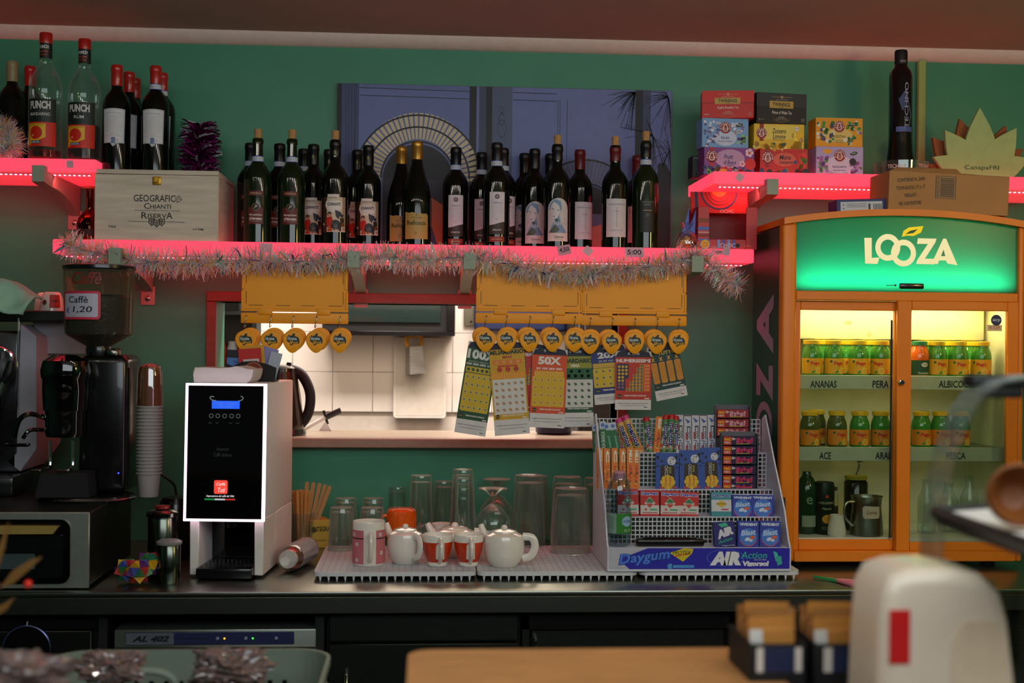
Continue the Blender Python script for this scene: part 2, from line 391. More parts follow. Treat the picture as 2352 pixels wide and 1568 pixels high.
def garland(pts, n, rad, mt, seed, wd=.0011, wide=.08):
    rr = random.Random(seed); m = MB(); pts = [Vector(p) for p in pts]; seg = [(b-a).length for a, b in zip(pts, pts[1:])]; T = sum(seg)
    m.tube(pts, .0012, mt, 5)
    for i in range(n):
        s = rr.uniform(0, T); k = 0
        while k < len(seg)-1 and s > seg[k]: s -= seg[k]; k += 1
        t = (pts[k+1]-pts[k]).normalized(); p = pts[k]+t*s
        d = Vector((rr.gauss(0, 1), rr.gauss(0, .8), rr.gauss(-.15, 1))); d -= t*d.dot(t)*.6
        ww = wd*3.2 if rr.random() < wide else wd
        ribbon(m, p, d, rad*rr.uniform(.55, 1.15), ww, mt, rr)
    return m
gp = [(150, 552), (165, 566), (200, 576), (300, 598), (450, 606), (560, 598), (690, 602), (790, 594), (880, 588), (960, 600), (1050, 590), (1120, 597), (1230, 622), (1330, 628), (1420, 622), (1540, 608), (1600, 584), (1640, 612), (1680, 646), (1702, 662)]
g = garland([P(u, v, YF-.04) for u, v in gp], 8500, .043, TIN, 3, .0015)
tag(obj('tinsel_garland', g.mesh('tinsel_garland', 0)), 'silver iridescent tinsel garland draped along the edge of the wine shelf', 'garland')
gq = [(-60, 300, -.26), (-14, 285, -.25), (14, 300, -.27), (30, 330, -.29), (20, 350, -.30), (-30, 352, -.3)]
g = garland([P(u, v, y) for u, v, y in gq], 2600, .04, TIN, 5)
tag(obj('tinsel_garland', g.mesh('tinsel_garland', 0)), 'gold and white tinsel bundle lying beside the punch bottles', 'garland')

# ================================================================== BOTTLES
BORD = [(0, 0), (.033, 0), (.0365, .004), (.0365, .176), (.0352, .188), (.031, .200), (.0245, .2105), (.0175, .2185), (.0145, .226), (.0138, .24), (.0132, .272), (.0152, .2735), (.0152, .283), (.0135, .287), (0, .287)]
BURG = [(0, 0), (.037, 0), (.0405, .004), (.0405, .115), (.039, .135), (.034, .162), (.027, .188), (.0205, .21), (.016, .228), (.0142, .245), (.0138, .27), (.0155, .272), (.0155, .284), (.0138, .288), (0, .288)]
def cap_prof(z0, z1, r0=.0149, r1=.0162):
    return [(r0+.0002, z0), (r0, z1-.018), (r1, z1-.016), (r1, z1-.006), (r1-.0015, z1-.0005), (r1-.004, z1+.001), (0, z1+.001)]
def lab_predella():
    a = Art(); a.rect(-.021, .1285, .021, .1415, '#5a1d14'); a.text('PREDELLA', 0, .135, .0045, '#c9a080', .030, l=1)
    a.rect(-.021, .052, .021, .097, '#5a1d14'); a.disc(0, .098, .0105, '#15100e', 1, 20); a.ring(0, .098, .0092, .0104, '#8a6a50', 2); a.text('P', 0, .098, .010, '#c9b8a0', shear=.4, l=2, bold=0)
    a.text('Montepulciano', 0, .0765, .0072, '#e0dcd4', .034, l=1); a.text("d'Abruzzo", 0, .067, .0078, '#e0dcd4', .034, bold=.03, l=1); a.rect(-.017, .0595, .017, .0602, '#9fb0b8', 1); return a
def lab_chianti():
    a = Art(); a.rect(-.034, .034, .034, .128, '#c9bda4'); a.rect(-.034, .034, -.02, .128, '#3f2c1c', 1); a.rect(.024, .04, .034, .128, '#9a8a6c', 1)
    a.rect(-.018, .125, .014, .136, '#d6d0c4'); a.poly([(-.022, .118), (.02, .118), (.024, .108), (.019, .094), (-.004, .088), (-.02, .094), (-.025, .106)], '#dad6cc', 2); a.text('CHIANTI', 0, .109, .0085, '#17130f', .036, l=3, bold=.03)
    a.poly([(.003, .094), (.021, .086), (.012, .068), (.005, .076)], '#232630', 4)
    a.disc(-.012, .082, .006, '#1a1512', 3, 10); a.disc(-.012, .0795, .0045, '#c98f66', 4, 8); a.poly([(-.022, .072), (-.006, .076), (-.002, .066), (-.008, .05), (-.02, .05)], '#b8281a', 3); a.poly([(-.014, .05), (-.006, .052), (-.006, .036), (-.016, .036)], '#b8281a', 3)
    a.disc(.005, .052, .013, '#15130f', 4, 14, .015); a.disc(.005, .050, .006, '#3a4a52', 5, 10); a.disc(.022, .078, .005, '#20304a', 3, 9); a.poly([(.016, .072), (.028, .072), (.03, .05), (.018, .048)], '#27231f', 3); a.rect(.014, .036, .02, .05, '#1c1c20', 3)
    a.blobs(14, -.032, .03, .036, .06, ['#a8742a', '#6a4a24', '#c9c0a8', '#8a2a1a', '#243a3a'], .0012, .004, 5, 3); a.text('riserva', -.002, .042, .004, '#c08a2a', .026, l=6); return a
def lab_refosco():
    a = Art(); a.poly([(-.034, .018), (.034, .018), (.034, .083), (.028, .088), (.018, .0865), (.01, .0885), (0, .087), (-.01, .0905), (-.022, .089), (-.034, .092)], '#a98f4a', 0)
    a.text('Refosco', 0, .062, .0125, '#3a3116', .054, l=1, bold=.02); a.text('Delle Venezie', 0, .076, .004, '#5a4a20', .026, l=1); a.disc(0, .083, .0018, '#4a3a18', 1); a.ring(-.002, .034, .0035, .0042, '#5a4a20', 1); a.text('R', -.002, .034, .004, '#5a4a20', l=1); return a
def lab_lareco():
    a = Art(); a.rect(-.0215, .052, .0215, .150, '#cfcad0')
    for k in range(8):
        c, s = math.cos(k*pi/4), math.sin(k*pi/4); a.disc(.0045*c, .137+.0045*s, .0036, '#5a2416', 1, 8, .0014, k*pi/4+.6)
    a.text('L\u00c0RECO', 0, .1205, .0058, '#35406a', .028, l=1, bold=0)
    a.lines(-.016, .016, [.112-.0042*i for i in range(9)], .0007, '#a8a4b0', 1); a.text('2019', 0, .0745, .003, '#6a6a80', l=1)
    a.poly([(-.0215, .034), (.0215, .034), (.0215, .069), (.008, .066), (-.008, .061), (-.0215, .059)], '#33261f', 1); a.text('FIRRIATO', 0, .046, .0042, '#d9d2c8', .024, l=2)
    a.rect(-.0215, .014, .0215, .028, '#a03a22', 0); a.rect(-.0205, .0155, .0205, .0265, '#7a1414', 1); a.text("NERO D'AVOLA", 0, .021, .0035, '#d0b890', .03, l=2); return a
def lab_luna():
    a = Art(); a.poly([(-.030, .018), (.030, .018)]+arc(0, .105, .030, 0, pi, 12, .031), '#c5c2c2', 0)
    a.rect(-.030, .018, .030, .04, '#ccc8c6', 1)
    a.poly([(-.026, .041), (.025, .041), (.008, .066), (.003, .088), (.01, .108), (.007, .127), (-.008, .133), (-.022, .122), (-.026, .104), (-.019, .104), (-.008, .08)], '#6f8fb0', 2)
    a.poly([(-.019, .116), (-.012, .126), (.002, .115), (.006, .098), (-.003, .08), (-.01, .078), (-.017, .088), (-.021, .104)], '#cdc9c8', 3); a.poly([(-.026, .041), (-.004, .041), (.004, .05), (-.008, .064)], '#4a5a48', 3)
    a.line([(-.017, .108), (-.011, .105)], .0014, '#15151a', 4); a.line([(-.004, .104), (.003, .101)], .0014, '#15151a', 4); a.line([(-.013, .105), (-.015, .093)], .0006, '#8a8a90', 4); a.disc(-.011, .0855, .0022, '#15151a', 4, 8, .0014); a.poly([(-.01, .078), (-.002, .08), (.001, .074), (-.004, .07)], '#33424a', 3)
    a.text('luna', .006, .068, .012, '#b9bcc4', .036, l=4, bold=.02); a.ring(.019, .078, .003, .0034, '#5a6a7a', 4); a.text('Cabernet', .002, .030, .0062, '#2a2620', .026, l=2); a.lines(-.008, .012, [.0245, .022], .0005, '#8a8480', 2); return a
def lab_sword():
    a = Art(); a.rect(-.030, .032, .030, .137, '#c9c6c8'); a.text('SQUARCIASACCHI', 0, .121, .005, '#5c6c92', .047, l=1)
    a.rect(-.0004, .062, .0004, .114, '#6a5a52', 1); a.rect(-.007, .1015, .007, .1025, '#6a5a52', 1); a.poly([(-.0008, .062), (.0008, .062), (0, .057)], '#6a5a52', 1); a.text('Morellino di Scansano', 0, .051, .0035, '#5c6c92', .036, l=1, bold=0); a.lines(-.02, .02, [.046], .0005, '#8a96b0', 1); return a
def lab_valp():
    a = Art(); a.rect(-.021, .044, .021, .128, '#0d100d', 0); a.text('VALPOLICELLA', 0, .123, .0038, '#7a8478', .03, l=1); a.text('RIPASSO', 0, .116, .0038, '#7a8478', .018, l=1); a.rect(-.012, .1005, .012, .102, '#b8a060', 1); a.ring(0, .089, .0045, .0051, '#6a7468', 1); a.text('W', 0, .089, .0042, '#6a7468', l=1); return a
def lab_gaia():
    a = Art(); sh = [(-.0285, .074), (-.0075, .074)]+[(-.0075+.015*i/6, .074-.009*math.sin(pi*i/6)) for i in range(1, 6)]+[(.0075, .074), (.0285, .074), (.031, .165)]+[(.031-.062*i/6, .165+.002*math.sin(pi*i/6)) for i in range(1, 6)]+[(-.031, .165)]
    a.poly([(x*1.03, y) for x, y in sh], '#8a96a8', 0); a.poly([(x*.97, .12+(y-.12)*.98) for x, y in sh], '#d2d2d4', 1); a.line([(x*.90, .12+(y-.12)*.94) for x, y in sh], .0005, '#7088a8', 2)
    a.text('Castelli di Grevepesa', 0, .154, .0042, '#4a6a96', .04, l=2, bold=0); a.lines(-.022, .022, [.147-.0035*i for i in range(13)], .0006, '#9aa0ac', 2); a.text('CHIANTI', 0, .0985, .004, '#c88a80', .026, l=2, bold=0); a.lines(-.024, .024, [.0935], .0005, '#7088a8', 2)
    a.rect(-.0055, .073, .0055, .088, '#6a7c9c', 2); a.disc(0, .088, .0055, '#5a6c90', 3, 10, .0018); a.line([(.006, .082), (.012, .084), (.013, .079)], .0012, '#6a7c9c', 2); return a
def lab_band():
    a = Art(); a.rect(-.03, .2225, .03, .2385, '#c2c8d2'); a.rect(-.03, .2225, .03, .2245, '#3a52a0', 1); a.rect(-.03, .2365, .03, .2385, '#3a52a0', 1); a.text('D.O.C.', 0, .2305, .005, '#7a86a0', .018, l=1); return a
LABS = dict(predella=lab_predella, chianti=lab_chianti, refosco=lab_refosco, lareco=lab_lareco, luna=lab_luna, sword=lab_sword, valp=lab_valp, gaia=lab_gaia)
def wine(label, x, y, z, kind, foil=None, cork=False, band=False, rz=0, h=None, group='wine bottles on the long shelf', emblem=False, glassm='wine', nolab=False):
    t = thing('wine_bottle', label, 'bottle', (x, y, z), rz, group); prof = BURG if kind == 'refosco' else BORD; Rr = .0405 if kind == 'refosco' else .0365
    obj('glass_body', cached(('wb', kind == 'refosco', glassm), lambda: MB().lathe(prof, glassm, 28).mesh('glass_body')), t)
    if foil:
        z0 = .222 if kind == 'refosco' else (.231 if not cork else .243); top = .2875 if not cork else .284
        obj('capsule', cached(('cap', foil, z0, top), lambda: MB().lathe(cap_prof(z0, top), foil, 20).mesh('capsule')), t)
    if emblem:
        a = Art().disc(0, .252, .0035, '#8a7a3a', 0, 6).disc(0, .2565, .002, '#8a7a3a', 0, 5).disc(0, .2475, .002, '#8a7a3a', 0, 5)
        obj('emblem', cached('emb', lambda: a.mesh('emblem', cyl(.0152), .006)), t)
    if cork: obj('cork', cached('cork', lambda: MB().lathe([(.0085, .27), (.0095, .286), (.0105, .31), (.0098, .3125), (0, .3125)], 'cork', 14).mesh('cork')), t)
    if band: obj('neck_band', cached('band', lambda: lab_band().mesh('neck_band', cyl(.0153), .006)), t)
    if not nolab: obj('label', cached(('lab', kind), lambda: LABS[kind]().mesh('label', cyl(Rr), .006)), t)
    return t
ROW = (-.245, -.15, -.06)
def wp(u, row): return P(u, 500, ROW[row]).x
for u, row, kind, kw_, lab in [
    (591, 0, 'predella', dict(cork=True, band=True, glassm='wine_green'), 'opened green Montepulciano bottle with cork, nearest the wooden wine crate'),
    (574, 1, 'predella', dict(foil='foil_black', band=True), 'dark sealed bottle behind the opened Montepulciano beside the wooden crate'),
    (641, 1, 'predella', dict(foil='foil_black', band=True), 'sealed Montepulciano bottle lit red between the two opened Montepulciano bottles'),
    (669.5, 0, 'predella', dict(cork=True, band=True, glassm='wine_green'), 'opened green Montepulciano bottle with cork, nearest the Chianti bottles'),
    (696, 2, 'predella', dict(foil='foil_black', band=True), 'dark bottle with white neck band between Montepulciano and Chianti bottles'),
    (719, 1, 'chianti', dict(foil='foil_black', emblem=True), 'sealed Chianti bottle beside the Montepulciano, half behind the corked Chianti'),
    (755, 2, 'chianti', dict(foil='foil_black', emblem=True), 'black topped Chianti bottle directly behind the corked Chianti'),
    (769, 0, 'chianti', dict(foil='foil_black', cork=True, emblem=True), 'opened Chianti bottle with a cork in its neck'),
    (820, 2, 'chianti', dict(foil='foil_black', emblem=True), 'reddish lit Chianti bottle behind, between two other Chianti bottles'),
    (845, 1, 'chianti', dict(foil='foil_black', emblem=True), 'sealed Chianti bottle standing nearest the gold capped Refosco'),
    (921, 1, 'refosco', dict(foil='foil_gold'), 'gold capped Refosco bottle standing behind its twin'),
    (957, 0, 'refosco', dict(foil='foil_gold'), 'gold capped Refosco bottle standing in front of its twin'),
    (1046, 1, 'lareco', dict(foil='foil_black', band=True), 'pink lit star label bottle standing next to the Refosco'),
    (1105, 2, 'lareco', dict(foil='foil_black', band=True), 'star label bottle mostly hidden behind the foremost star label bottle'),
    (1140, 0, 'lareco', dict(foil='foil_black', band=True), 'foremost star label bottle with white label and dark foot strip'),
    (1155, 1, 'lareco', dict(foil='foil_black', band=True, rz=.5), 'black topped bottle whose neck shows behind the foremost star label bottle'),
    (1204, 2, 'luna', dict(foil='foil_black', rz=-.3), 'shadowed Cabernet bottle standing behind the sealed Cabernet'),
    (1227, 1, 'luna', dict(foil='foil_black'), 'sealed Cabernet bottle with a blue haired woman on the label'),
    (1263, 2, 'luna', dict(foil='foil_black'), 'black topped bottle hidden behind the corked Cabernet'),
    (1279, 0, 'luna', dict(foil='foil_black', cork=True), 'opened Cabernet bottle with cork and blue haired woman label'),
    (1331, 1, 'sword', dict(foil='foil_maroon', rz=.35), 'maroon capped bottle with pink lit label beside the corked Cabernet'),
    (1412, 0, 'sword', dict(foil='foil_maroon', cork=True), 'opened bottle with a thin sword on its white label'),
    (1463, 2, 'sword', dict(foil='foil_maroon', rz=-.2), 'maroon capped bottle hidden behind the black labelled Valpolicella'),
    (1482, 0, 'valp', dict(foil='foil_black', cork=True, band=True, glassm='wine_green'), 'opened tall Valpolicella bottle with black label and white neck band')]:
    t = wine(lab, wp(u, row), ROW[row], zM, kind, **kw_)
    if kind == 'valp': t.scale = (1, 1, 1.05)

# wooden wine crate and what stands on it
bx0, bx1 = P(217, 470, -.325).x, P(502, 470, -.325).x; bz1 = P(360, 390, -.325).z; bw = bx1-bx0; bh = bz1-zM; bd = .272
c = thing('wine_crate', 'pale wooden Chianti wine crate with brass latch on the long shelf', 'crate', ((bx0+bx1)/2, -.325+bd/2, zM))
m = MB().box(-bw/2, bw/2, -bd/2, bd/2, 0, bh-.013, 'pine', .0015)
obj('body', m, c)
obj('lid', MB().box(-bw/2, bw/2, -bd/2, bd/2, bh-.012, bh, 'pine', .0015), c)
m = MB()
for k in range(9): m.box(bw/2-.005, bw/2+.0006, -bd/2-.0006, -bd/2+.004, .008+k*.018, .017+k*.018, 'pine_side')
obj('finger_joint', m, c)
lt = obj('latch', MB().box(-.0115, .0115, -bd/2-.004, -bd/2, bh-.040, bh-.018, mat('brass', '#b5892c', .35, .8), .002, 2), c, (0, 0, 0))
obj('latch_tongue', MB().box(-.0065, .0065, -bd/2-.007, -bd/2-.004, bh-.033, bh-.019, 'brass', .001), lt)
a = Art(); K = '#2b2620'; s = bw/285*1.0
def cxy(u, v): return ((u-359)*s, (552-v)*s-.004)
def ct(t, u0, u1, v, h, bold=.01, shear=0.): a.text(t, (cxy(u0, 0)[0]+cxy(u1, 0)[0])/2, cxy(0, v)[1], h*s, K, (u1-u0)*s, bold=bold, shear=shear, l=1)
ct('GEOGRAFIC', 306, 402, 450, 16); x, y = cxy(409, 451); a.ring(x, y, .0062, .0076, K, 1); a.line([(x-.004, y-.012), (x+.003, y+.012)], .001, K, 1); a.line([(x-.009, y+.002), (x+.012, y-.002)], .001, K, 1)
ct('C', 330, 343, 468, 14); ct('HIANTI', 344, 392, 469, 10); ct('Denominazione di Origine Controllata e Garantita', 308, 412, 478.5, 4.5, 0, .3); ct('R', 324, 338, 490, 15); ct('ISERV', 339, 382, 491, 11); ct('A', 381, 396, 490, 15)
for u0, u1 in ((295, 340), (380, 424)): a.line([cxy(u0, 504), cxy(u1, 505)], .0012, K, 1)
for u, v in ((348, 505), (371, 505), (359.5, 508)):
    x, y = cxy(u, v); shp = [(-.0085, .009), (.0085, .009), (.0085, -.003), (0, -.012), (-.0085, -.003)]
    a.poly([(x+p, y+q) for p, q in shp], K, 1 if u != 359.5 else 2); a.poly([(x+p*.75, y+q*.75) for p, q in shp], '#9a907e', 2 if u != 359.5 else 3); a.line([(x, y+.005), (x, y-.006)], .002, K, 3 if u != 359.5 else 4); a.line([(x-.005, y+.002), (x+.005, y+.002)], .0015, K, 3 if u != 359.5 else 4)
obj('print', a.mesh('print', front(-bd/2)), c)
for tx, u0, u1, v in (('ITALIA', 249, 267, 517), ('6 X 750ML', 443, 469, 521)): a = Art(); ct(tx, u0, u1, v, 5, .03); obj('print', a.mesh('print', front(-bd/2)), c)
zB = bz1
for u, y, lab, kw_ in [(268, -.255, 'red capped wine bottle with shield label on the crate, nearest the Rum punch', {}), (357, -.255, 'red capped bottle with shield label and white neck band beside the purple tinsel', dict(band=True)),
                       (296, -.168, 'red capped bottle behind, next to the shield label bottle on the crate', {}), (310, -.082, 'hindmost red capped bottle on the crate, against the green wall', {}), (372, -.165, 'red capped bottle directly behind the shield label bottle with neck band', dict(band=True))]:
    wine(lab, P(u, 260, y).x, y, zB, 'gaia', foil='foil_red', group='red capped bottles on the crate', **kw_)
# purple tinsel tree
rr = random.Random(9); b0 = P(458, 386, -.24); m = MB(); m.tube([(0, 0, .0), (0, 0, .13)], .003, TINP, 6)
for i in range(900):
    z = rr.uniform(.0, .135); q = rr.uniform(0, 2*pi); d = Vector((math.cos(q), math.sin(q), rr.uniform(-.35, .5)))
    ribbon(m, Vector((0, 0, z)), d, rr.uniform(.035, .068)*(1-.45*abs(z/.135-.42)**1.5), .006 if rr.random() < .6 else .0025, TINP, rr)
tag(obj('tinsel_tree', m.mesh('tinsel_tree', 0), None, (b0.x, -.24, zB)), 'dark purple and silver tinsel bundle on the wooden crate', 'tinsel')

# punch bottles on the short shelf
PUN = [(.04, 0), (.043, .005), (.043, .19), (.0415, .205), (.037, .222), (.029, .236), (.021, .247), (.0165, .258), (.0155, .272), (.0150, .305), (.0152, .318)]
def lab_punch(n):
    a = Art(); a.rect(-.04, .098, .04, .160, '#10201c'); a.text('PUNCH', -.003, .143, .0215, '#c8c8c4', .056, bold=.05, l=1)
    a.text(n, -.003, .119, .0085, '#d0cdc4', .054 if len(n) > 4 else .026, l=1, bold=.01); a.text('al' if len(n) > 4 else 'al', -.003, .128, .003, '#c0b8a8', l=1)
    a.rect(-.04, .034, .04, .098, '#c8240e'); a.poly([(-.037, .094), (.013, .094), (.013, .058), (-.037, .036)], '#e0b416', 1); a.disc(-.013, .070, .0175, '#c8200c', 2, 24); a.disc(-.021, .063, .003, '#e8a890', 3, 8); a.lines(-.034, .01, [.0915, .089], .0008, '#6a5a20', 2)
    a.rect(-.028, .0415, .0, .049, '#22305a', 3); a.text('DILMOOR', -.014, .045, .005, '#d8d8d8', .025, l=4); return a
def lab_pneck(n):
    a = Art(); a.rect(-.028, .272, .028, .312, '#121a1a'); a.text('PUNCH', -.002, .302, .0095, '#c8c8c4', .026, bold=.05, l=1); a.text(n, -.002, .29, .006, '#b8503a', .024, l=1); a.text(n, -.002, .281, .004, '#b8402a', .02, l=1); return a
for u, y, n, lev, lab in [(104, -.275, 'MANDARINO', .03, 'nearly empty clear Mandarino punch bottle with red cap'), (193, -.265, 'RUM', .03, 'clear Rum punch bottle with red cap and dark liquor left')]:
    t = thing('punch_bottle', lab, 'bottle', (P(u, 300, y).x, y, zU), 0, 'punch bottles')
    if n == 'RUM': t.scale = (1, 1, .965)
    obj('glass_body', cached('pun', lambda: MB().lathe([(0, 0)]+PUN, 'clear', 28).mesh('glass_body')), t)
    liq = mat('dark_liquor', '#140606', .1) if n == 'RUM' else G('liquor'); top = .1 if n == 'RUM' else .026
    obj('liquor', MB().lathe([(0, .004), (.036, .004), (.0405, .008), (.0405, top), (0, top)], liq, 24), t)
    obj('cap', cached('pcap', lambda: MB().lathe([(.0168, .312), (.0172, .316), (.0172, .337), (.0155, .341), (0, .341)], 'foil_red', 20).mesh('cap')), t)
    obj('label', lab_punch(n).mesh('label', cyl(.0432), .006), t); obj('neck_label', lab_pneck(n).mesh('neck_label', cyl(.0157), .005), t)
wine('dark bottle with cream capsule behind the tinsel bundle, at the end of the short shelf', P(27, 300, -.16).x, -.16, zU, 'gaia', foil='cream_foil', group='dark bottles behind the punch', nolab=True)
wine('dark bottle with red cap peeking out behind the Mandarino punch', P(68, 300, -.10).x, -.10, zU, 'gaia', foil='foil_red', group='dark bottles behind the punch', nolab=True)
# amber carafe beside the crate
t = thing('carafe', 'amber long necked carafe with flat stopper beside the wooden crate', 'carafe', (P(206, 540, -.2).x, -.2, zM))
obj('glass_body', MB().lathe([(0, 0), (.03, 0), (.033, .006), (.034, .05), (.030, .068), (.02, .08), (.011, .088), (.0095, .10), (.0095, .145)], 'amber', 24), t)
obj('stopper', MB().lathe([(.008, .14), (.009, .146), (.021, .147), (.022, .151), (.02, .154), (0, .155)], mat('stopper_wood', '#7a4a3a', .5), 18), t)
obj('band', MB().lathe([(.0345, .018), (.0345, .036)], 'black_matt', 24), t)

# ------------------------------------------------------------------ wall picture (generic veranda print)
px0, px1 = P(776, 200, -.02).x, P(1543, 207, -.02).x; pz1 = P(1160, 200, -.02).z; pz0 = zM+.002; pw, ph = px1-px0, pz1-pz0
t = thing('wall_picture', 'large slate blue veranda print leaning on the wall behind the wine bottles', 'picture', ((px0+px1)/2, -.016, pz0))
obj('panel', MB().box(-pw/2, pw/2, -.009, .009, 0, ph, mat('panel_edge', '#5a3a24', .6), .001), t)
a = Art(); a.rect(-pw/2+.001, .001, pw/2-.001, ph-.001, '#6474aa'); q = lambda u, v: ((u-1160)*pw/767, ph-(v-200)*ph/(356.))
def pr(u0, v0, u1, v1, c, l=1): x0, y1 = q(u0, v0); x1, y0 = q(u1, v1); a.rect(x0, y0, x1, y1, c, l)
D = '#14151c'
pr(776, 201, 786, 555, D); pr(786, 201, 824, 555, '#3f4b76'); pr(1076, 201, 1092, 555, D, 2); pr(1098, 201, 1128, 555, '#3c4562', 1); pr(1114, 201, 1128, 420, D, 2); pr(1128, 201, 1174, 420, '#4c5a7c', 2); pr(1458, 201, 1476, 480, D, 2); pr(1476, 201, 1494, 480, '#3a4468', 2)
for u in (794, 801, 808, 815, 819, 824): a.line([q(u, 201), q(u+rr.uniform(-3, 3), 320), q(u, 430)], .0012, D, 2)
for v in (209, 225): a.line([q(826, v), q(1076, v+3)], .002, D, 2); a.line([q(1176, v+3), q(1276, v+4)], .002, D, 2)
for i in range(40): a.line([q(830+i*6.1, 209), q(834+i*6.1, 202)], .0007, D, 2)
for u in (1279, 1284, 1300): a.line([q(u, 225), q(u, 420)], .0013, D, 2)
for i in range(3): a.ring(*q(1150, 250+i*20), .004+.004*i, .005+.004*i, D, 3, 14, sy=2.)
for k in range(36):      # fan shaped wicker screens
    an = pi*k/35
    for cx_, cy_, r0, r1, cc in ((960, 400, 84, 140, '#c9bf9c'), (1345, 470, 70, 120, '#5a6280')):
        c0, s0 = math.cos(an-.035), math.sin(an-.035); c1, s1 = math.cos(an+.025), math.sin(an+.025)
        a.poly([q(cx_+r0*c0, cy_-r0*s0), q(cx_+r1*c0, cy_-r1*s0), q(cx_+r1*c1, cy_-r1*s1), q(cx_+r0*c1, cy_-r0*s1)], cc, 4)
for cx_, cy_, r in ((960, 400, 82), (960, 400, 115), (960, 400, 142), (1345, 470, 68), (1345, 470, 122)):
    x, y = q(cx_, cy_); k = pw/767; a.ring(x, y, r*k, (r+4)*k, D, 5, 30, 0, pi, sy=1.0)
x, y = q(960, 402); a.disc(x, y, 80*pw/767, '#1c1d26', 3, 24, a0=0, a1=pi); pr(880, 402, 1040, 556, '#26283a', 3)
x, y = q(1345, 470); a.disc(x, y, 66*pw/767, '#23263a', 3, 24, a0=0, a1=pi)
a.poly([q(900, 556), q(930, 470), q(990, 440), q(1040, 470), q(1062, 556)], '#b0603a', 5); a.poly([q(960, 556), q(985, 480), q(1010, 556)], '#36406e', 6); a.poly([q(1340, 556), q(1352, 500), q(1440, 476), q(1452, 556)], '#c98a80', 4)
a.poly([q(1502, 556), q(1512, 360), q(1528, 355), q(1542, 380), q(1542, 556)], D, 3)
rr2 = random.Random(4)
for cx_, cy_ in ((1458, 205), (1535, 215), (1500, 300), (1540, 330)):   # palm fronds
    for k in range(26):
        an = rr2.uniform(pi*.55, pi*1.75) if cx_ != 1458 else rr2.uniform(pi*.95, pi*1.5); L = rr2.uniform(30, 85); u2, v2 = cx_+L*math.cos(an), cy_-L*math.sin(an)*.9+L*.2
        u2 = min(max(u2, 1330), 1541); v2 = max(v2, 203)
        a.line([q(cx_, cy_), q((cx_+u2)/2, (cy_+v2)/2-4), q(u2, v2)], .0014, D, 4)
obj('print', a.mesh('print', front(-.009)), t)

# ------------------------------------------------------------------ tea boxes
def carton(name, label, cat, x, y, z, w, d, h, col, art=None, rz=0, group=None, r=.0012, side=None, parts=None):
    """x,y is the middle of the front face"""
    t = thing(name, label, cat, (x, y, z), rz, group)
    obj('carton', MB().box(-w/2, w/2, 0, d, 0, h, G(col), r), t)
    if art: a = Art(); art(a, w, h); obj('print', a.mesh('print', front(0)), t)
    return t
def emblem(a, x, y, r):
    a.disc(x, y, r, '#8a1a20', 3, 18); a.disc(x, y-r*.18, r*.52, '#ddd4d0', 4, 12); a.disc(x, y+r*.28, r*.36, '#ddd4d0', 4, 10); a.disc(x, y+r*.28, r*.2, '#8a1a20', 5, 8); a.disc(x, y-r*.22, r*.34, '#8a1a20', 5, 10); a.text('1913', x, y-r*.22, r*.28, '#ddd4d0', r*.5, l=6)
    for i, ch in enumerate('POMPADOUR'):
        an = pi*(1.08-1.16*i/8); a.text(ch, x+r*.8*math.cos(an), y+r*.8*math.sin(an), r*.27, '#e6dcd8', r*.22, rot=an-pi/2, bold=.04, l=6)
def classic(c1, name):
    def f(a, w, h):
        fl = '#c8241c' if c1 == 'r' else '#2c3038'; a.rect(-w/2, h*.56, w/2, h, fl, 0); a.rect(-w/2, h*.545, w/2, h*.56, '#120606', 0)
        a.rect(-.036, h*.51, .034, h*.74, '#b89a4a', 2); a.text('TWININGS', -.001, h*.63, h*.13, '#1c1c18', .052, bold=.02, l=3); a.text('OF LONDON', 0, h*.54, h*.03, '#3a3420', .014, l=3)
        a.ring(0, h*.86, .004, .0048, '#c9a050', 2, a0=0, a1=pi); a.lines(-.028, -.004, [h*.87], .0008, '#c9a050', 2); a.lines(.004, .028, [h*.87], .0008, '#c9a050', 2); a.disc(0, h*.86, .003, '#b8a8a0', 2, 6); a.lines(-.018, .018, [h*.79], .0008, '#c0a0a0', 2)
        a.text(name, 0, h*.37, h*.105, '#d8d0cc', .058, shear=.25, l=2); a.text('~ CLASSICS ~', 0, h*.22, h*.035, '#c8c0b8', .022, l=2); a.lines(-.016, .016, [h*.175, h*.135], .0007, '#b8a8a0', 2)
        a.ring(0, h*.42, .034, .0346, '#c9a050', 2, a0=1.25*pi, a1=1.75*pi, sy=.9); a.ring(w/2-.011, h*.15, .0045, .0052, '#a89890', 2); a.text('25', w/2-.011, h*.15, .004, '#a89890', l=2)
        for k in range(5): a.disc(-w/2+.008+k*.0032, h*.13, .0013, '#e0d8d4' if k < (4 if c1 == 'r' else 1) else '#7a7878', 2, 6)
    return f
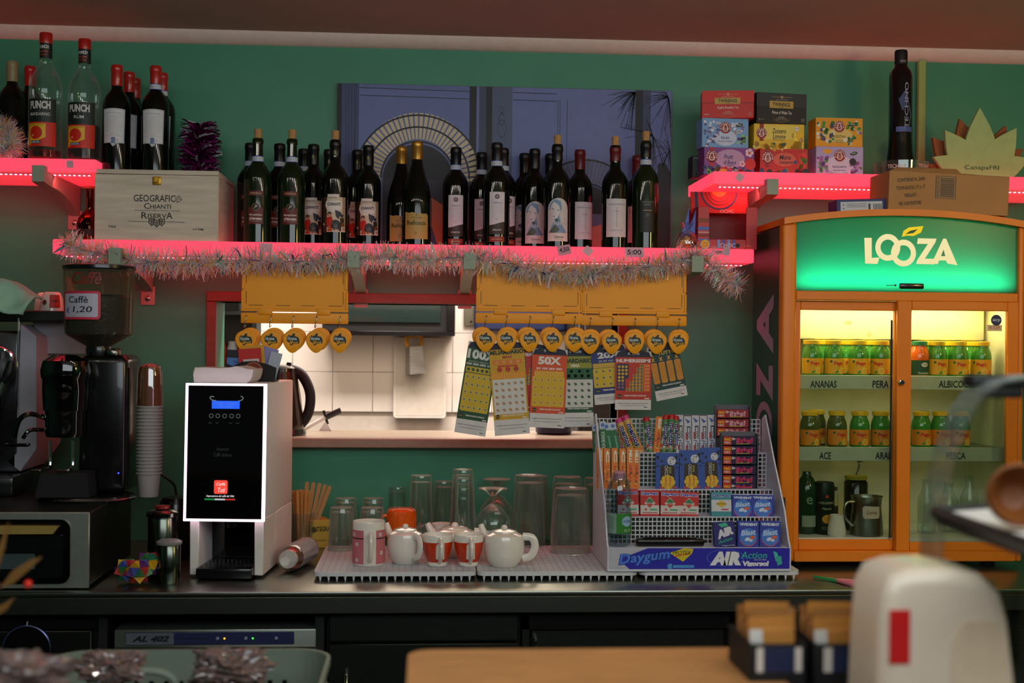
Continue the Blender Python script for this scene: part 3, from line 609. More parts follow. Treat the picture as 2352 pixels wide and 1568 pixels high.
def t_relax(a, w, h):
    a.rect(-w/2, 0, w/2, h, '#6f9fd0'); a.disc(0, h*.33, w*.25, '#b8c8e2', 1, 16, h*.28); a.blobs(34, -w*.45, -w*.12, h*.35, h*.9, ['#cfd0e4', '#e0dcea', '#4a4a8a', '#7a78b0'], .002, .005, 2, 3); a.blobs(28, w*.14, w*.42, h*.45, h*.85, ['#cfd0e4', '#e8e0ea', '#5a5a9a'], .002, .005, 2, 4); a.blobs(14, -w*.42, -w*.24, h*.06, h*.35, ['#e0dcea', '#3a3a7a'], .002, .005, 2, 5); a.blobs(14, w*.26, w*.46, h*.12, h*.4, ['#6fb06a', '#8ac080', '#4a3a7a'], .003, .006, 2, 6)
    emblem(a, 0, h*.68, h*.2); a.text('RELAX', 0, h*.33, h*.085, '#2a3a6a', .024, l=3); a.text('VALERIANA E MELISSA', 0, h*.21, h*.04, '#3a4a7a', .042, l=3); a.disc(w*.3, h*.78, .011, '#163a2a', 3, 12, .005, .2); a.text('PLUS', w*.29, h*.79, .004, '#d8e0d8', l=4)
def t_zen(a, w, h):
    a.rect(-w/2, 0, w/2, h, '#d8b82a'); a.rect(-w*.3, h*.38, w*.3, h*.95, '#dcc858', 1); a.blobs(30, -w*.48, w*.46, 0, h*.2, ['#e8c020', '#d8a818', '#e8d878', '#c89820'], .005, .011, 1, 3); a.blobs(12, w*.28, w*.48, h*.1, h*.6, ['#e8b818', '#f0d850', '#e0b8a8'], .005, .010, 1, 4); a.rect(-w*.39, h*.3, -w*.31, h, '#8a1a20', 2); emblem(a, -w*.35, h*.62, h*.22)
    a.text('Zenzero', 0, h*.72, h*.2, '#1c2420', .040, shear=.2, l=3); a.text('Limone', 0, h*.5, h*.19, '#1c2420', .036, shear=.2, l=3); a.text('DIGESTIVO e SPEZIATO', 0, h*.35, h*.045, '#4a5a30', .034, l=3); a.disc(w*.35, h*.82, .0065, '#dcd8d8', 3); a.text('51%', w*.35, h*.83, .004, '#6a6060', l=4); a.disc(.012, h*.18, .009, '#1c4a30', 3, 12, .004, .2); a.disc(-.014, h*.2, .005, '#1c4a30', 3, 10, .003, -.5)
def t_frut(a, w, h):
    a.rect(-w/2, 0, w/2, h, '#7a3a8a'); a.disc(.002, h*.58, w*.3, '#b090b8', 1, 18, h*.36); a.blobs(18, -w*.49, -w*.2, 0, h*.3, ['#26366a', '#3a4a86', '#4a5a9a', '#6a9a50'], .004, .008, 2, 3); a.blobs(16, w*.0, w*.3, 0, h*.25, ['#33406f', '#c81c24', '#e0d4dc'], .004, .008, 2, 8); a.disc(w*.42, h*.4, .016, '#c01c24', 2, 16); a.disc(w*.38, h*.08, .011, '#1a1622', 3, 12, .008); a.disc(-w*.12, h*.1, .012, '#d89018', 3, 12, .008); a.blobs(6, -w*.3, -w*.05, h*.12, h*.24, ['#d03030'], .004, .007, 2, 2)
    for px_, py_, r in ((w*.4, h*.82, .011), (w*.26, h*.4, .008)):
        for k in range(5): a.disc(px_+r*.6*math.cos(k*1.257), py_+r*.6*math.sin(k*1.257), r*.5, '#dcc8d4', 4, 9)
        a.disc(px_, py_, r*.3, '#c02040', 5, 8)
    a.rect(-w*.39, h*.3, -w*.31, h, '#b01c20', 3); emblem(a, -w*.35, h*.66, h*.23); a.text('Frutti', -.002, h*.66, h*.17, '#2a2a66', .026, shear=.3, l=4); a.text('di Bosco', .002, h*.45, h*.16, '#2a2a66', .034, shear=.3, l=4); a.text('E VITAMINE', .002, h*.32, h*.05, '#3a3a76', .02, l=4)
def t_mora(a, w, h):
    a.rect(-w/2, 0, w/2, h, '#b81c18'); a.disc(.002, h*.6, w*.24, '#cc5a44', 1, 18, h*.26); a.blobs(22, -w*.5, w*.4, 0, h*.2, ['#d02c20', '#c82018', '#26366a', '#1c1620', '#5a9a40'], .005, .009, 2, 3); a.blobs(12, w*.28, w*.47, h*.2, h*.85, ['#d83028', '#e04a30', '#5a9a40', '#c82018'], .005, .009, 2, 4); a.disc(-w*.3, h*.1, .009, '#17141c', 3, 12); a.disc(w*.46, h*.1, .012, '#17141c', 3, 12); a.disc(w*.02, h*.15, .007, '#33488a', 3); a.disc(w*.24, h*.5, .005, '#33488a', 3)
    a.rect(-w*.39, h*.3, -w*.31, h, '#8a1a20', 2); emblem(a, -w*.34, h*.66, h*.23); a.text('Mora', .003, h*.68, h*.17, '#1c1a30', .032, shear=.3, l=4); a.text('Lampone', .007, h*.48, h*.15, '#1c1a30', .038, shear=.3, l=4)
def t_dig(a, w, h):
    a.rect(-w/2, 0, w/2, h, '#dc9a10'); a.disc(0, h*.38, w*.3, '#d8c06a', 1, 16, h*.26); a.blobs(26, -w*.46, -w*.12, h*.15, h*.92, ['#3a8a3a', '#2a6a30', '#ddd8c8', '#4a3a6a'], .003, .007, 2, 3); a.blobs(26, w*.12, w*.46, h*.1, h*.92, ['#3a8a3a', '#2a6a30', '#ddd8c8', '#7a6aa0'], .003, .007, 2, 4)
    emblem(a, 0, h*.7, h*.2); a.text('DIGESTIVA', 0, h*.35, h*.085, '#2a3a1a', .038, l=3); a.text('FINOCCHIO', 0, h*.22, h*.04, '#4a4a1a', .022, l=3); a.text('E CAMOMILLA', 0, h*.15, h*.04, '#4a4a1a', .026, l=3); a.disc(w*.3, h*.78, .011, '#163a2a', 3, 12, .005, .2); a.text('PLUS', w*.29, h*.79, .004, '#d8e0d8', l=4)
def t_reg(a, w, h):
    a.rect(-w/2, 0, w/2, h, '#a8a0d0'); a.disc(0, h*.4, w*.3, '#c8c4e0', 1, 16, h*.3); a.disc(-w*.26, h*.84, .013, '#e0a020', 2, 12, .007); a.blobs(22, -w*.46, -w*.26, h*.1, h*.7, ['#a060b0', '#7a4a9a', '#d8a0d0', '#5a8a50'], .003, .007, 2, 3); a.blobs(22, w*.2, w*.46, h*.1, h*.5, ['#b070c0', '#7a4a9a', '#e0b0d8', '#5a8a50'], .003, .007, 2, 4); a.disc(w*.28, h*.5, .010, '#1c1428', 3, 14)
    emblem(a, 0, h*.7, h*.2); a.text('REGOLARIT\u00c0', 0, h*.33, h*.085, '#3a3a7a', .040, l=3); a.text('FINOCCHIO E PRUGNA', 0, h*.2, h*.04, '#4a4a80', .036, l=3); a.disc(w*.3, h*.78, .011, '#163a2a', 3, 12, .005, .2); a.text('PLUS', w*.29, h*.79, .004, '#d8e0d8', l=4)
YT = -.27; D_ = .068
def tea(u0, u1, v0, v1, z, lab, col, art, rz=0, y=YT):
    x0, x1 = P(u0, v1, y).x, P(u1, v1, y).x; zt = P((u0+u1)/2, v0, y).z
    carton('tea_box', lab, 'tea box', (x0+x1)/2, y, z, x1-x0, D_, zt-z, col, art, rz, 'tea boxes'); return zt
z1 = tea(1617, 1732, 339, 397, zU, 'purple berry tea box with Frutti di Bosco lettering', '#7a3a8a', t_frut, .02)
z2 = tea(1612, 1719, 272, 339, z1+.0004, 'light blue Relax tea box with lavender flowers', '#6f9fd0', t_relax, .04)
tea(1613, 1730, 208, 272, z2+.0004, 'red English Breakfast tea box on top of the blue box', '#c0221a', classic('r', 'English Breakfast Tea'), -.16, YT-.006)
z1 = tea(1746, 1854, 342, 399, zU, 'red raspberry tea box with Mora Lampone lettering', '#b01a16', t_mora, -.03)
z2 = tea(1731, 1847, 285, 342, z1+.0004, 'yellow ginger lemon tea box with Zenzero Limone lettering', '#d8b82a', t_zen, .03)
tea(1735, 1855, 214, 284, z2+.0004, 'black Prince of Wales tea box on top of the yellow box', '#15171c', classic('b', 'Prince of Wales Tea'), .13)
z1 = tea(1874, 1982, 337, 400, zU, 'lilac Regolarita tea box beneath the orange box', '#a8a0d0', t_reg, .01)
tea(1873, 1981, 271, 337, z1+.0004, 'orange Digestiva tea box on top of the lilac box', '#dc9a10', t_dig, .02)
p = P(1606, 395, -.2)
def t_dark(a, w, h): a.lines(-w*.4, w*.4, [h*.9, h*.86], .001, '#8a9088', 1); a.blobs(10, -w*.4, w*.4, h*.1, h*.45, ['#2a4a34', '#4a6a3a'], .002, .005, 1, 4)
carton('tea_box', 'small dark green box half hidden beside the purple berry tea', 'tea box', p.x, -.2, zU, .04, .06, P(1600, 357, -.2).z-zU, '#10181a', t_dark)

# black vodka bottle in its clear stand
t = thing('vodka_bottle', 'tall black bottle with vertical TECHNO lettering on the tea shelf', 'bottle', (P(2068, 300, -.2).x, -.2, zU+.004)); H = P(2068, 116, -.2).z-zU-.004; k = H/.33
obj('glass_body', MB().lathe([(0, 0), (.036, 0), (.038, .004), (.035, .04), (.031, .075), (.0295, .1), (.0295, .262), (.027, .274), (.019, .285), (.0155, .293), (.0150, .305*1), (0, .305)], mat('vodka_black', '#06090f', .1, coat=.5), 28, Matrix.Scale(k, 4)), t)
obj('cap', MB().lathe([(.0155, .293), (.0162, .295), (.0162, .326), (.0145, .33), (0, .33)], 'black_matt', 20, Matrix.Scale(k, 4)), t)
a = Art(); a.text('TECHNO', .005, .185*k, .011, '#8a90a8', .118*k, rot=pi/2, bold=.02, l=1); a.rect(-.024, .118*k, .026, .131*k, '#4a5a9a', 0); a.poly([(-.018, .2*k), (.002, .225*k), (.012, .2*k), (-.006, .17*k)], '#2a3a6a', 0); a.line([(.0, .23*k), (.02, .16*k), (.012, .13*k)], .0012, '#a0a8c0', 1)
obj('label', a.mesh('label', cyl(.0296*k), .005), t); a = Art().text('ARTIC', 0, .300*k, .006, '#a8a8b0', .018, shear=.2); obj('neck_label', a.mesh('neck_label', cyl(.0163*k), .004), t)
t = thing('display_bowl', 'clear round display stand with white lettering around the black bottle', 'bowl', (P(2070, 380, -.2).x, -.2, zU))
obj('bowl', MB().lathe([(0, 0), (.06, 0), (.072, .004), (.076, .05), (.074, .05), (.07, .007), (.06, .003), (0, .003)], 'clear', 32), t)
for tx, x, z, h, ww, shr in (('TECHNO', -.04, .033, .011, .05, 0.), ('ARTIC', -.036, .017, .012, .032, .4), ('TECHNO', .045, .035, .010, .045, 0.)): obj('print', Art().text(tx, x, z, h, '#d0c0c0', ww, shear=shr, l=1).mesh('print', cyl(.076), .006), t)
tag(obj('bottle_cap', MB().lathe([(0, 0), (.012, 0), (.013, .003), (.012, .012), (0, .013)], 'black', 16), None, (P(1993, 392, -.22).x, -.22, zU)), 'small black cap beside the lilac tea box', 'cap')
# wooden leaf sign
def leafpts(cx, cy, L, w, an):
    pts = [(0, 0)]+[(L*t, w*math.sin(pi*t**.8)) for t in (.15, .3, .45, .6, .75, .9)]+[(L, 0)]+[(L*t, -w*math.sin(pi*t**.8)) for t in (.9, .75, .6, .45, .3, .15)]
    c, s_ = math.cos(an), math.sin(an); return [(cx+x*c-y*s_, cy+x*s_+y*c) for x, y in pts]
ly = -.24; t = thing('leaf_sign', 'pale green wooden leaf shaped sign standing on a brown wooden leaf', 'sign', (P(2252, 390, ly).x, ly, zU))
for nm, dy, col, sc_, leaves in (('back_leaf', .03, mat('leaf_brown', '#8a4a1a', .6, noise=.2), 1., [(-.02, .0, .165, .04, 2.3), (.0, .0, .185, .042, 1.85), (.03, .0, .17, .04, 1.25), (.02, .0, .15, .036, .7), (-.03, 0, .12, .036, 2.75)]),
                               ('front_leaf', 0, mat('leaf_green', '#9fb878', .6, noise=.14, scale=30), 1., [(0, .0, .205, .046, 1.60), (-.005, .0, .172, .044, 2.2), (.005, .0, .178, .044, 1.0), (-.01, .01, .14, .034, 2.75), (.01, .01, .14, .034, .4)])):
    m = MB()
    for i, lf in enumerate(leaves): m.prism(leafpts(*lf), 'y', dy-.006-.0004*i, dy+.006, col)
    m.prism(arc(0, .02, .045, 0, 2*pi, 16)[:-1], 'y', dy-.0085, dy+.006, col); obj(nm, m, t)
obj('lettering', Art().text('CanapaFRI', 0, .034, .016, '#1d4a30', .1, bold=.0).mesh('lettering', front(-.009)), t)

# ================================================================== CHOCO BOX AND SWEET BAG (end of long shelf)
yb = -.315; L_ = lambda u, v, y=yb: P(u, v, y)
x0, x1 = L_(1603, 540).x, L_(1739, 540).x; w_ = x1-x0; h_ = L_(1670, 475).z-zM
t = thing('sweets_box', 'red CHOCO counter display box with raised lid on the long shelf', 'box', ((x0+x1)/2, yb, zM)); RD = mat('choco_red', '#b8140e', .4, noise=.05); RK = mat('choco_dark', '#7a0c0a', .5)
m = MB().box(-w_/2, w_/2, .12, .123, 0, h_*.96, RK).box(-w_/2, -w_/2+.002, .003, .12, 0, h_, RK).box(w_/2-.002, w_/2, .003, .12, 0, h_, RK).box(-w_/2+.002, w_/2-.002, .003, .12, 0, .003, RK)
obj('tray', m, t)
m = MB().box(-w_/2, -w_/2+.031, 0, .003, 0, h_, RD, .001).box(w_/2-.031, w_/2, 0, .003, 0, h_, RD, .001).box(-w_/2+.031, w_/2-.031, 0, .003, 0, .027, RD, .001)
f = obj('front_panel', m, t); a = Art()
for z, hh, c in ((.052, .008, '#3f6ac0'), (.044, .003, '#d0a8b0'), (.034, .006, '#7a2a18'), (.072, .012, '#8a3a1c'), (.024, .004, '#4a6ac8')): a.rect(-w_/2, z, -w_/2+.031, z+hh, c, 0)
a.disc(-w_/2+.02, .013, .0145, '#4a78c8', 1, 18); a.disc(-w_/2+.02, .013, .0125, '#dcae18', 2, 18); a.text('Chupa', -w_/2+.02, .016, .005, '#a82014', .016, l=3); a.text('Chups', -w_/2+.02, .009, .005, '#a82014', .016, l=3)
for i in range(4): a.rect(-.028+i*.014, .003, -.021+i*.014, .026, '#3a5ac0' if i % 2 else '#78a8e0', 0)
a.text('CHOCO', .006, .0105, .0115, '#d8d0cc', .056, l=3); a.disc(.028, .0105, .006, '#140a08', 4, 12); a.text('CRUNCHY', .055, .010, .003, '#c8a0a0', l=3)
obj('print', a.mesh('print', front(0)), f)
lidM = Matrix.Translation((-.008, .06, h_-.012)) @ Matrix.Rotation(R_(-12), 4, 'X'); lw = w_*.98
ld = obj('lid', MB().box(-lw/2, lw/2, 0, .003, 0, .062, RD, .001, 1, lidM), t); a = Art(); mp = lambda s, tt, hh: tuple(lidM @ Vector((s, -hh, tt)))
for r, c in ((.052, '#16305a'), (.047, '#b8140e'), (.040, '#7a1410'), (.036, '#b8140e'), (.03, '#101a30'), (.028, '#b8140e')): a.disc(0, .062, r, c, {.052: 0, .047: 1, .040: 2, .036: 3, .03: 4, .028: 5}[r], 24, a0=pi, a1=2*pi)
a.disc(0, .062, .02, '#c8701a', 6, 16, .014, 0, pi, 2*pi); a.rect(-lw/2+.012, 0, -lw/2+.02, .062, '#16305a', 0); a.text('OCHC', .02, .006, .010, '#c8a8a0', .04, l=6); obj('print', a.mesh('print', mp), ld)
# cellophane bag of sweets with blue ribbons
bp = P(1578, 560, -.30); t = thing('sweets_bag', 'clear bag of orange sweets with blue ribbon ends beside the red box', 'bag', (bp.x, -.30, zM)); rr = random.Random(3); m = MB()
for k in range(9):
    an = rr.uniform(0, 6.28); r = rr.uniform(0, .018); m.ball((r*math.cos(an), r*math.sin(an)*.8, .009+rr.uniform(0, .022)), .009, rr.choice(['#c8641a', '#d8a23a', '#a82418', '#e0b070']), 8)
obj('sweets', m, t)
obj('film', MB().lathe([(.0, .0), (.03, .001), (.034, .018), (.026, .04), (.012, .052), (.016, .062), (.02, .072)], 'film', 13), t)
m = MB()
for x, ln, wd in ((-.006, .075, .012), (.012, .07, .012), (.003, .05, .02)):
    m.add([(x-wd, -.012, .038), (x+wd*.6, -.012, .042), (x+wd*.9, -.004, .04+ln), (x-wd*.9, -.009, .03), (x+wd*.2, -.003, .045)], [(0, 1, 2), (3, 4, 2)], mat('ribbon_blue', '#3a50b0', .3))
obj('ribbon', m.mesh('ribbon', 0), t)

# ================================================================== YELLOW TICKET HOLDERS
YH = -.35
def holder(label, u0, u1, v0, v1, hooks, vh):
    x0, x1 = P(u0, v1, YH).x, P(u1, v1, YH).x; xc = (x0+x1)/2; W = (x1-x0)/2; zb = P((u0+u1)/2, v1, YH).z; zt = P((u0+u1)/2, v0, YH).z; H = zt-zb
    t = thing('ticket_holder', label, 'ticket holder', (xc, YH, zb), 0, 'yellow ticket holders'); Y = 'yellow_plastic'
    obj('rail', MB().box(-W, W, -.003, .003, 0, .028, Y, .003, 2), t)
    m = MB().box(-W+.002, W-.002, -.001, .004, .031, H, Y, .002); lid = obj('lid', m, t)
    fr = MB()
    for s in (-1, 1): fr.box(s*(W-.001)-.006*(s > 0)-0*(s < 0), s*(W-.001)+.006*(s < 0), -.004, .004, .036, .085, Y, .001); fr.box(s*(W-.006)-.004, s*(W-.006)+.004, -.004, .004, .09, H, Y, .001)
    fr.box(-W, W, -.004, .004, .031, .039, Y, .0015); obj('lid_rim', fr, lid)
    gr = MB(); DK = mat('yellow_groove', '#5a3a04', .6)
    for x in (-W*.72, -W*.22, W*.24, W*.76): gr.box(x-.018, x+.018, -.0022, -.001, .047, .0482, DK)
    for s in (-1, 1): gr.box(s*(W-.014)-.0006, s*(W-.014)+.0006, -.0022, -.001, .052, .085, DK); gr.box(s*(W-.014)-.0006, s*(W-.014)+.0006, -.0022, -.001, .105, H-.01, DK)
    obj('groove', gr, lid)['kind'] = 'stuff'
    for s in (-1, 1): obj('hinge', MB().box(s*W*.54-.018, s*W*.54+.018, -.007, -.001, .023, .04, Y, .002, 2), t)
    for u in hooks:
        hx = P(u, vh-40, YH).x-xc; zz = .018
        pts = [(hx, -.002, zz), (hx, -.007, zz+.002), (hx, -.010, zz-.004), (hx, -.0105, zz-.016), (hx, -.007, zz-.026), (hx, .0, zz-.028), (hx, .003, zz-.022)]
        obj('hook', MB().tube([(p[0]+.003*math.sin(i*1.1), p[1], p[2]) for i, p in enumerate(pts)], .0011, 'steel', 6), t)
    return t
PICK = [(math.sin(a)*(.0272 if math.cos(a) > 0 else .0272*(1-.28*(-math.cos(a))**1.6)), (.024*math.cos(a) if math.cos(a) > 0 else .036*math.cos(a))) for a in [2*pi*i/28 for i in range(28)]]
def pick_mesh():
    m = MB(); n = len(PICK)
    for (s0, y0), (s1, y1) in (((.93, -.0032), (1, -.0015)),): pass
    rings = [(.9, -.0035), (1, -.0018), (1, .0018), (.9, .0035)]
    vs = [(x*s, y, z*s) for s, y in rings for x, z in PICK]; fs = [tuple(range(n))[::-1], tuple(3*n+i for i in range(n))]
    for r in range(3): fs += [(r*n+i, r*n+(i+1) % n, (r+1)*n+(i+1) % n, (r+1)*n+i) for i in range(n)]
    return m.add(vs, fs, 'yellow_tag').mesh('pick', 30)
def pick_art():
    a = Art(); a.poly([(-.016, .006), (-.004, .010), (.0, .015), (.005, .016), (.004, .009), (.014, .006), (.0175, -.002), (.017, -.010), (.002, -.012), (-.002, -.016), (-.006, -.016), (-.007, -.010), (-.015, -.006)], '#1d2a26', 0)
    a.text('Gratta', -.002, .002, .008, '#a8b8b8', .025, bold=.06, l=1); a.text('inci!', .006, -.0075, .0065, '#b8921a', .016, bold=.05, l=1); a.line([(-.0065, -.003), (-.004, -.013), (-.0005, -.003)], .002, '#e0a418', 1); a.disc(-.011, .009, .002, '#1d2a26', 0, 6); return a
def clip(u, v, label, du=-6):
    p = P(u, v, YH-.019); t = thing('ticket_clip', label, 'clip', (p.x, YH-.019, p.z), 0, 'yellow lottery clips', (0, random.uniform(-.07, .07), 0))
    obj('front_disc', cached('pick', pick_mesh), t); obj('print', cached('picka', lambda: pick_art().mesh('print', front(-.0035))), t)
    obj('back_disc', cached('pick', pick_mesh), t, (du*.0011, .018, .007), (0, -.06*du/6, 0)); return t
U1 = (564, 622, 673, 726, 780); U2 = (1115, 1163, 1216, 1269, 1319); U3 = (1354.5, 1405, 1457, 1508.5, 1558)
holder('yellow plastic ticket holder with no tickets, hanging over the kettle', 553, 800, 604, 743, U1, 779)
holder('yellow plastic ticket holder with the glare spot, hung with the longest tickets', 1092, 1339, 606, 743, U2, 779)
holder('yellow plastic ticket holder overlapping its neighbour, nearest the fridge', 1335, 1577, 608, 748, U3, 782)
W1 = ['over the napkin box on the coffee machine', 'over the tip of the tea sachets', 'above the kettle lid', 'above the kettle handle', 'farthest from the napkins, no ticket below']
for u, s_, du in zip(U1, W1, (9, 6, 5, 8, 3)): clip(u, 779, 'yellow scratch game clip on the ticketless holder, '+s_, du)
for u, s_, du in zip(U2, ('dark green 100X ticket', 'yellow Miliardario Maxi ticket', 'hidden Numerissimi ticket', 'orange 50X ticket', 'green Miliardario Mega ticket'), (-7, 4, -4, -4, 5)): clip(u, 777, 'yellow scratch game clip gripping the '+s_, du)
for u, s_, du in zip(U3, ('beside the Mega clip, with no ticket of its own', 'gripping the blue 20X ticket', 'gripping the red Numerissimi ticket', 'gripping the slanted X Tutto ticket', 'last on the rail, next to the fridge'), (4, -5, 3, -4, 4)): clip(u, 782, 'yellow scratch game clip '+s_, du)
# ------------------------------------------------------------------ scratch tickets
def tk_common(a, w, h, col, col2=None, wh=.038):
    a.rect(-w/2, -h, w/2, -h+wh, '#cfcdca', 0); a.rect(-w/2, -h+wh, w/2, -.018, col, 0); a.poly([(-w/2, -.02), (w/2, -.02), (w/2*.85, -.006), (w/2*.3, 0), (-w/2*.3, 0), (-w/2*.85, -.006)], '#10142a', 1)
    a.text('QUESTO GIOCO NUOCE ALLA SALUTE', 0, -h+wh*.62, .0035, '#2a2a2c', w*.86, bold=.02, l=1); a.text('PU\u00d2 CAUSARE DIPENDENZA PATOLOGICA', 0, -h+wh*.43, .003, '#4a4a4c', w*.72, l=1); a.rect(w*.3, -h+.006, w*.4, -h+.008, '#3a3a3a', 1)
    a.disc(-w*.38, -h+wh+.009, .006, '#1c2a20', 1, 8); a.text('Vinci', -w*.38, -h+wh+.009, .004, '#c8a030', .009, l=2); a.text('PREMIO MASSIMO \u20ac2 MILIONI', .006, -h+wh+.011, .0042, '#e0dcd4', w*.6, l=2, bold=.03); a.rect(w*.32, -h+wh+.002, w*.45, -h+wh+.005, '#d8d4cc', 1)
def grid(a, x0, x1, y0, y1, nx, ny, c1, c2, bg=None):
    if bg: a.poly(rrect(x0, y0, x1, y1, .004), bg, 1)
    for i in range(nx):
        for j in range(ny):
            x = x0+(i+.5)*(x1-x0)/nx; y = y0+(j+.5)*(y1-y0)/ny; s = min((x1-x0)/nx, (y1-y0)/ny)*.32
            a.poly([(x-s, y+s*.5), (x+s*.2, y+s*.8), (x+s, y-s*.3), (x-s*.2, y-s*.8)], c1, 2); a.poly([(x-s*.6, y+s*.3), (x+s*.1, y+s*.5), (x+s*.6, y-s*.2), (x-s*.1, y-s*.45)], c2, 3)
def coins(a, x0, x1, y, n, r, c, t=None):
    for i in range(n): x = x0+(i+.5)*(x1-x0)/n; a.disc(x, y, r, c, 2, 10); a.text(t or '\u20ac', x, y, r, '#3a3420', l=3)
def k100(a, w, h): tk_common(a, w, h, '#1e4a26'); a.text('100X', .0, -.036, .026, '#d8d8d0', w*.94, bold=.05, l=2); a.text("MOLTIPLICA I PREMI FINO A 100X", 0, -.0555, .003, '#b8c0b0', w*.8, l=2); a.text('10X 20X 50X 100X', 0, -.0625, .006, '#d8d8d0', w*.92, bold=.04, l=2); a.rect(-w*.45, -.085, w*.45, -.070, '#c8a81c', 1); coins(a, -w*.44, w*.44, -.0775, 6, .0045, '#2a5a2a'); grid(a, -w*.45, w*.45, -h+.060, -.087, 5, 5, '#b8b49a', '#3a4a2a', '#c8a81c')
def kmaxi(a, w, h): tk_common(a, w, h, '#c89a14', wh=.041); a.text('MILIARDARIO', 0, -.028, .0125, '#20381c', w*.96, bold=.05, l=2); a.text('MAXI', 0, -.041, .0075, '#a82a14', .024, bold=.05, l=2); a.rect(-w*.42, -.061, w*.42, -.048, '#d8761a', 1); coins(a, -w*.4, w*.4, -.0545, 4, .004, '#e0b060'); a.rect(-w*.28, -.067, w*.28, -.063, '#b83418', 1); coins(a, -w*.35, w*.35, -.074, 3, .0075, '#c8401c', '10'); a.rect(-w*.46, -.098, w*.46, -.084, '#e0901c', 1); coins(a, -w*.44, w*.44, -.091, 6, .0042, '#e8a840'); a.rect(-w*.46, -h+.056, w*.46, -.1, '#cfccc4', 1); grid(a, -w*.45, w*.45, -h+.058, -.103, 5, 5, '#8a8478', '#d08a2a')
def k50(a, w, h): tk_common(a, w, h, '#d04a18'); a.text('\u20ac 10,00', 0, -.009, .008, '#d0d4d8', .034, bold=.02, l=3); a.text('50X', 0, -.035, .022, '#dcd8d0', w*.66, bold=.05, l=2); a.text('5X 10X 20X 50X', 0, -.0565, .006, '#e8dcd0', w*.75, bold=.04, l=2); a.rect(-w*.42, -.077, w*.42, -.0625, '#d8a01c', 1); coins(a, -w*.42, w*.42, -.070, 6, .0043, '#e0b848'); grid(a, -w*.47, w*.45, -h+.056, -.077, 5, 4, '#c8b878', '#b05a1c', '#d0a81c')
def kmega(a, w, h): tk_common(a, w, h, '#1c4a2c'); a.text('\u20ac 10,00', 0, -.009, .008, '#d0d4d8', .034, bold=.02, l=3); a.rect(-w/2, -.075, w/2, -.021, '#8a8a20', 1); a.text('MILIARDARIO', 0, -.033, .012, '#143018', w*.96, bold=.05, l=2); a.text('MEGA', 0, -.046, .0075, '#d8d8c0', .024, bold=.05, l=2); a.rect(-w/2, -.078, w/2, -.053, '#1c5a30', 2); coins(a, -w*.46, w*.46, -.061, 4, .004, '#5a8a4a'); coins(a, -w*.46, w*.46, -.0735, 5, .0045, '#d0781c'); a.rect(-w*.49, -h+.052, w*.49, -.083, '#c4c4bc', 1); grid(a, -w*.47, w*.47, -h+.054, -.087, 5, 4, '#6a7468', '#24502a')
def knum(a, w, h):
    tk_common(a, w, h, '#b8301c', wh=.027); a.text('\u20ac 5,00', 0, -.011, .008, '#d0d4d8', .032, bold=.02, l=3); a.text('NUMERISSIMI', 0, -.0295, .0095, '#dcd4d0', w*.94, bold=.05, l=2)
    a.rect(-w*.46, -.077, -w*.13, -.038, '#26304e', 1); a.rect(-w*.46, -.109, -w*.22, -.077, '#26304e', 1)
    for i in range(3):
        for j in range(3): a.disc(-w*.39+i*.0095, -.0455-j*.0095, .0036, '#d8a428', 2, 9)
    for j in range(4):
        for i in range(2): a.disc(-w*.39+i*.0095, -.0740-j*.009, .0036, '#d8a428' if j < 2 else '#8a5a6a', 2, 9)
    for j, n in enumerate((1, 2, 2, 3, 3, 4, 4, 5)):
        y = -.0425-j*.0092; a.rect(w*.30, y-.0038, w*.46, y+.0038, '#d87a3a', 2)
        for i in range(n): a.rect(w*.28-(i+1)*.0093, y-.0042, w*.28-i*.0093, y+.0042, '#d8a428', 1); a.disc(w*.28-(i+.5)*.0093, y, .0038, '#1c2434', 2, 9); a.text(str((i*17+j*23) % 60+10), w*.28-(i+.5)*.0093, y, .003, '#d8d4cc', l=3)
def k20(a, w, h): tk_common(a, w, h, '#26306e', wh=.027); a.text('\u20ac 5,00', 0, -.011, .008, '#d0d4d8', .032, l=3); a.text('20X', 0, -.029, .017, '#d0d0cc', w*.64, bold=.05, l=2); a.text('2X 5X 10X 20X', 0, -.0445, .005, '#c8c8cc', w*.6, l=2); a.rect(-w*.47, -.062, w*.47, -.050, '#c8a01c', 1); coins(a, -w*.46, w*.46, -.056, 6, .004, '#c8b060'); grid(a, -w*.48, w*.48, -h+.045, -.063, 5, 3, '#b8a878', '#4a4a3a', '#c8a81c')
def ktut(a, w, h):
    tk_common(a, w, h, '#123a3a', wh=.027); a.text('X', -w*.4, -.026, .013, '#d8901c', .011, bold=.08, l=2); a.text('TUTTO', .008, -.026, .0095, '#d8b02c', w*.58, bold=.04, l=2)
    for i in range(4): x = -w*.375+i*w*.25; a.text('X', x, -.041, .010, '#d89a24', .010, bold=.08, l=2); a.poly(rrect(x-.0085, -h+.045, x+.0085, -.049, .004), '#c8861c', 1); a.lines(x-.008, x+.008, [-.056-.0055*j for j in range(8)], .0008, '#8a5a14', 2)
def ticket(u, v, wpx, hpx, ry, y, art, label):
    k = 1/ (FPX/(y-CAM.y)); p = P(u, v, y); w, h = wpx*k, hpx*k
    t = thing('scratch_ticket', label, 'lottery ticket', (p.x, y, p.z), 0, 'scratch tickets', (0, ry, 0))
    obj('card', MB().box(-w/2, w/2, 0, .0006, -h, -.004, 'paper'), t); a = Art(); art(a, w, h); obj('print', a.mesh('print', front(0), eps=.00012), t)
ticket(1113, 785, 72, 215, .15, YH-.004, k100, 'dark green 100X scratch ticket hanging in front of white kitchen tiles')
ticket(1162, 784, 81, 215, -.08, YH-.009, kmaxi, 'yellow Miliardario Maxi scratch ticket with white scratch field')
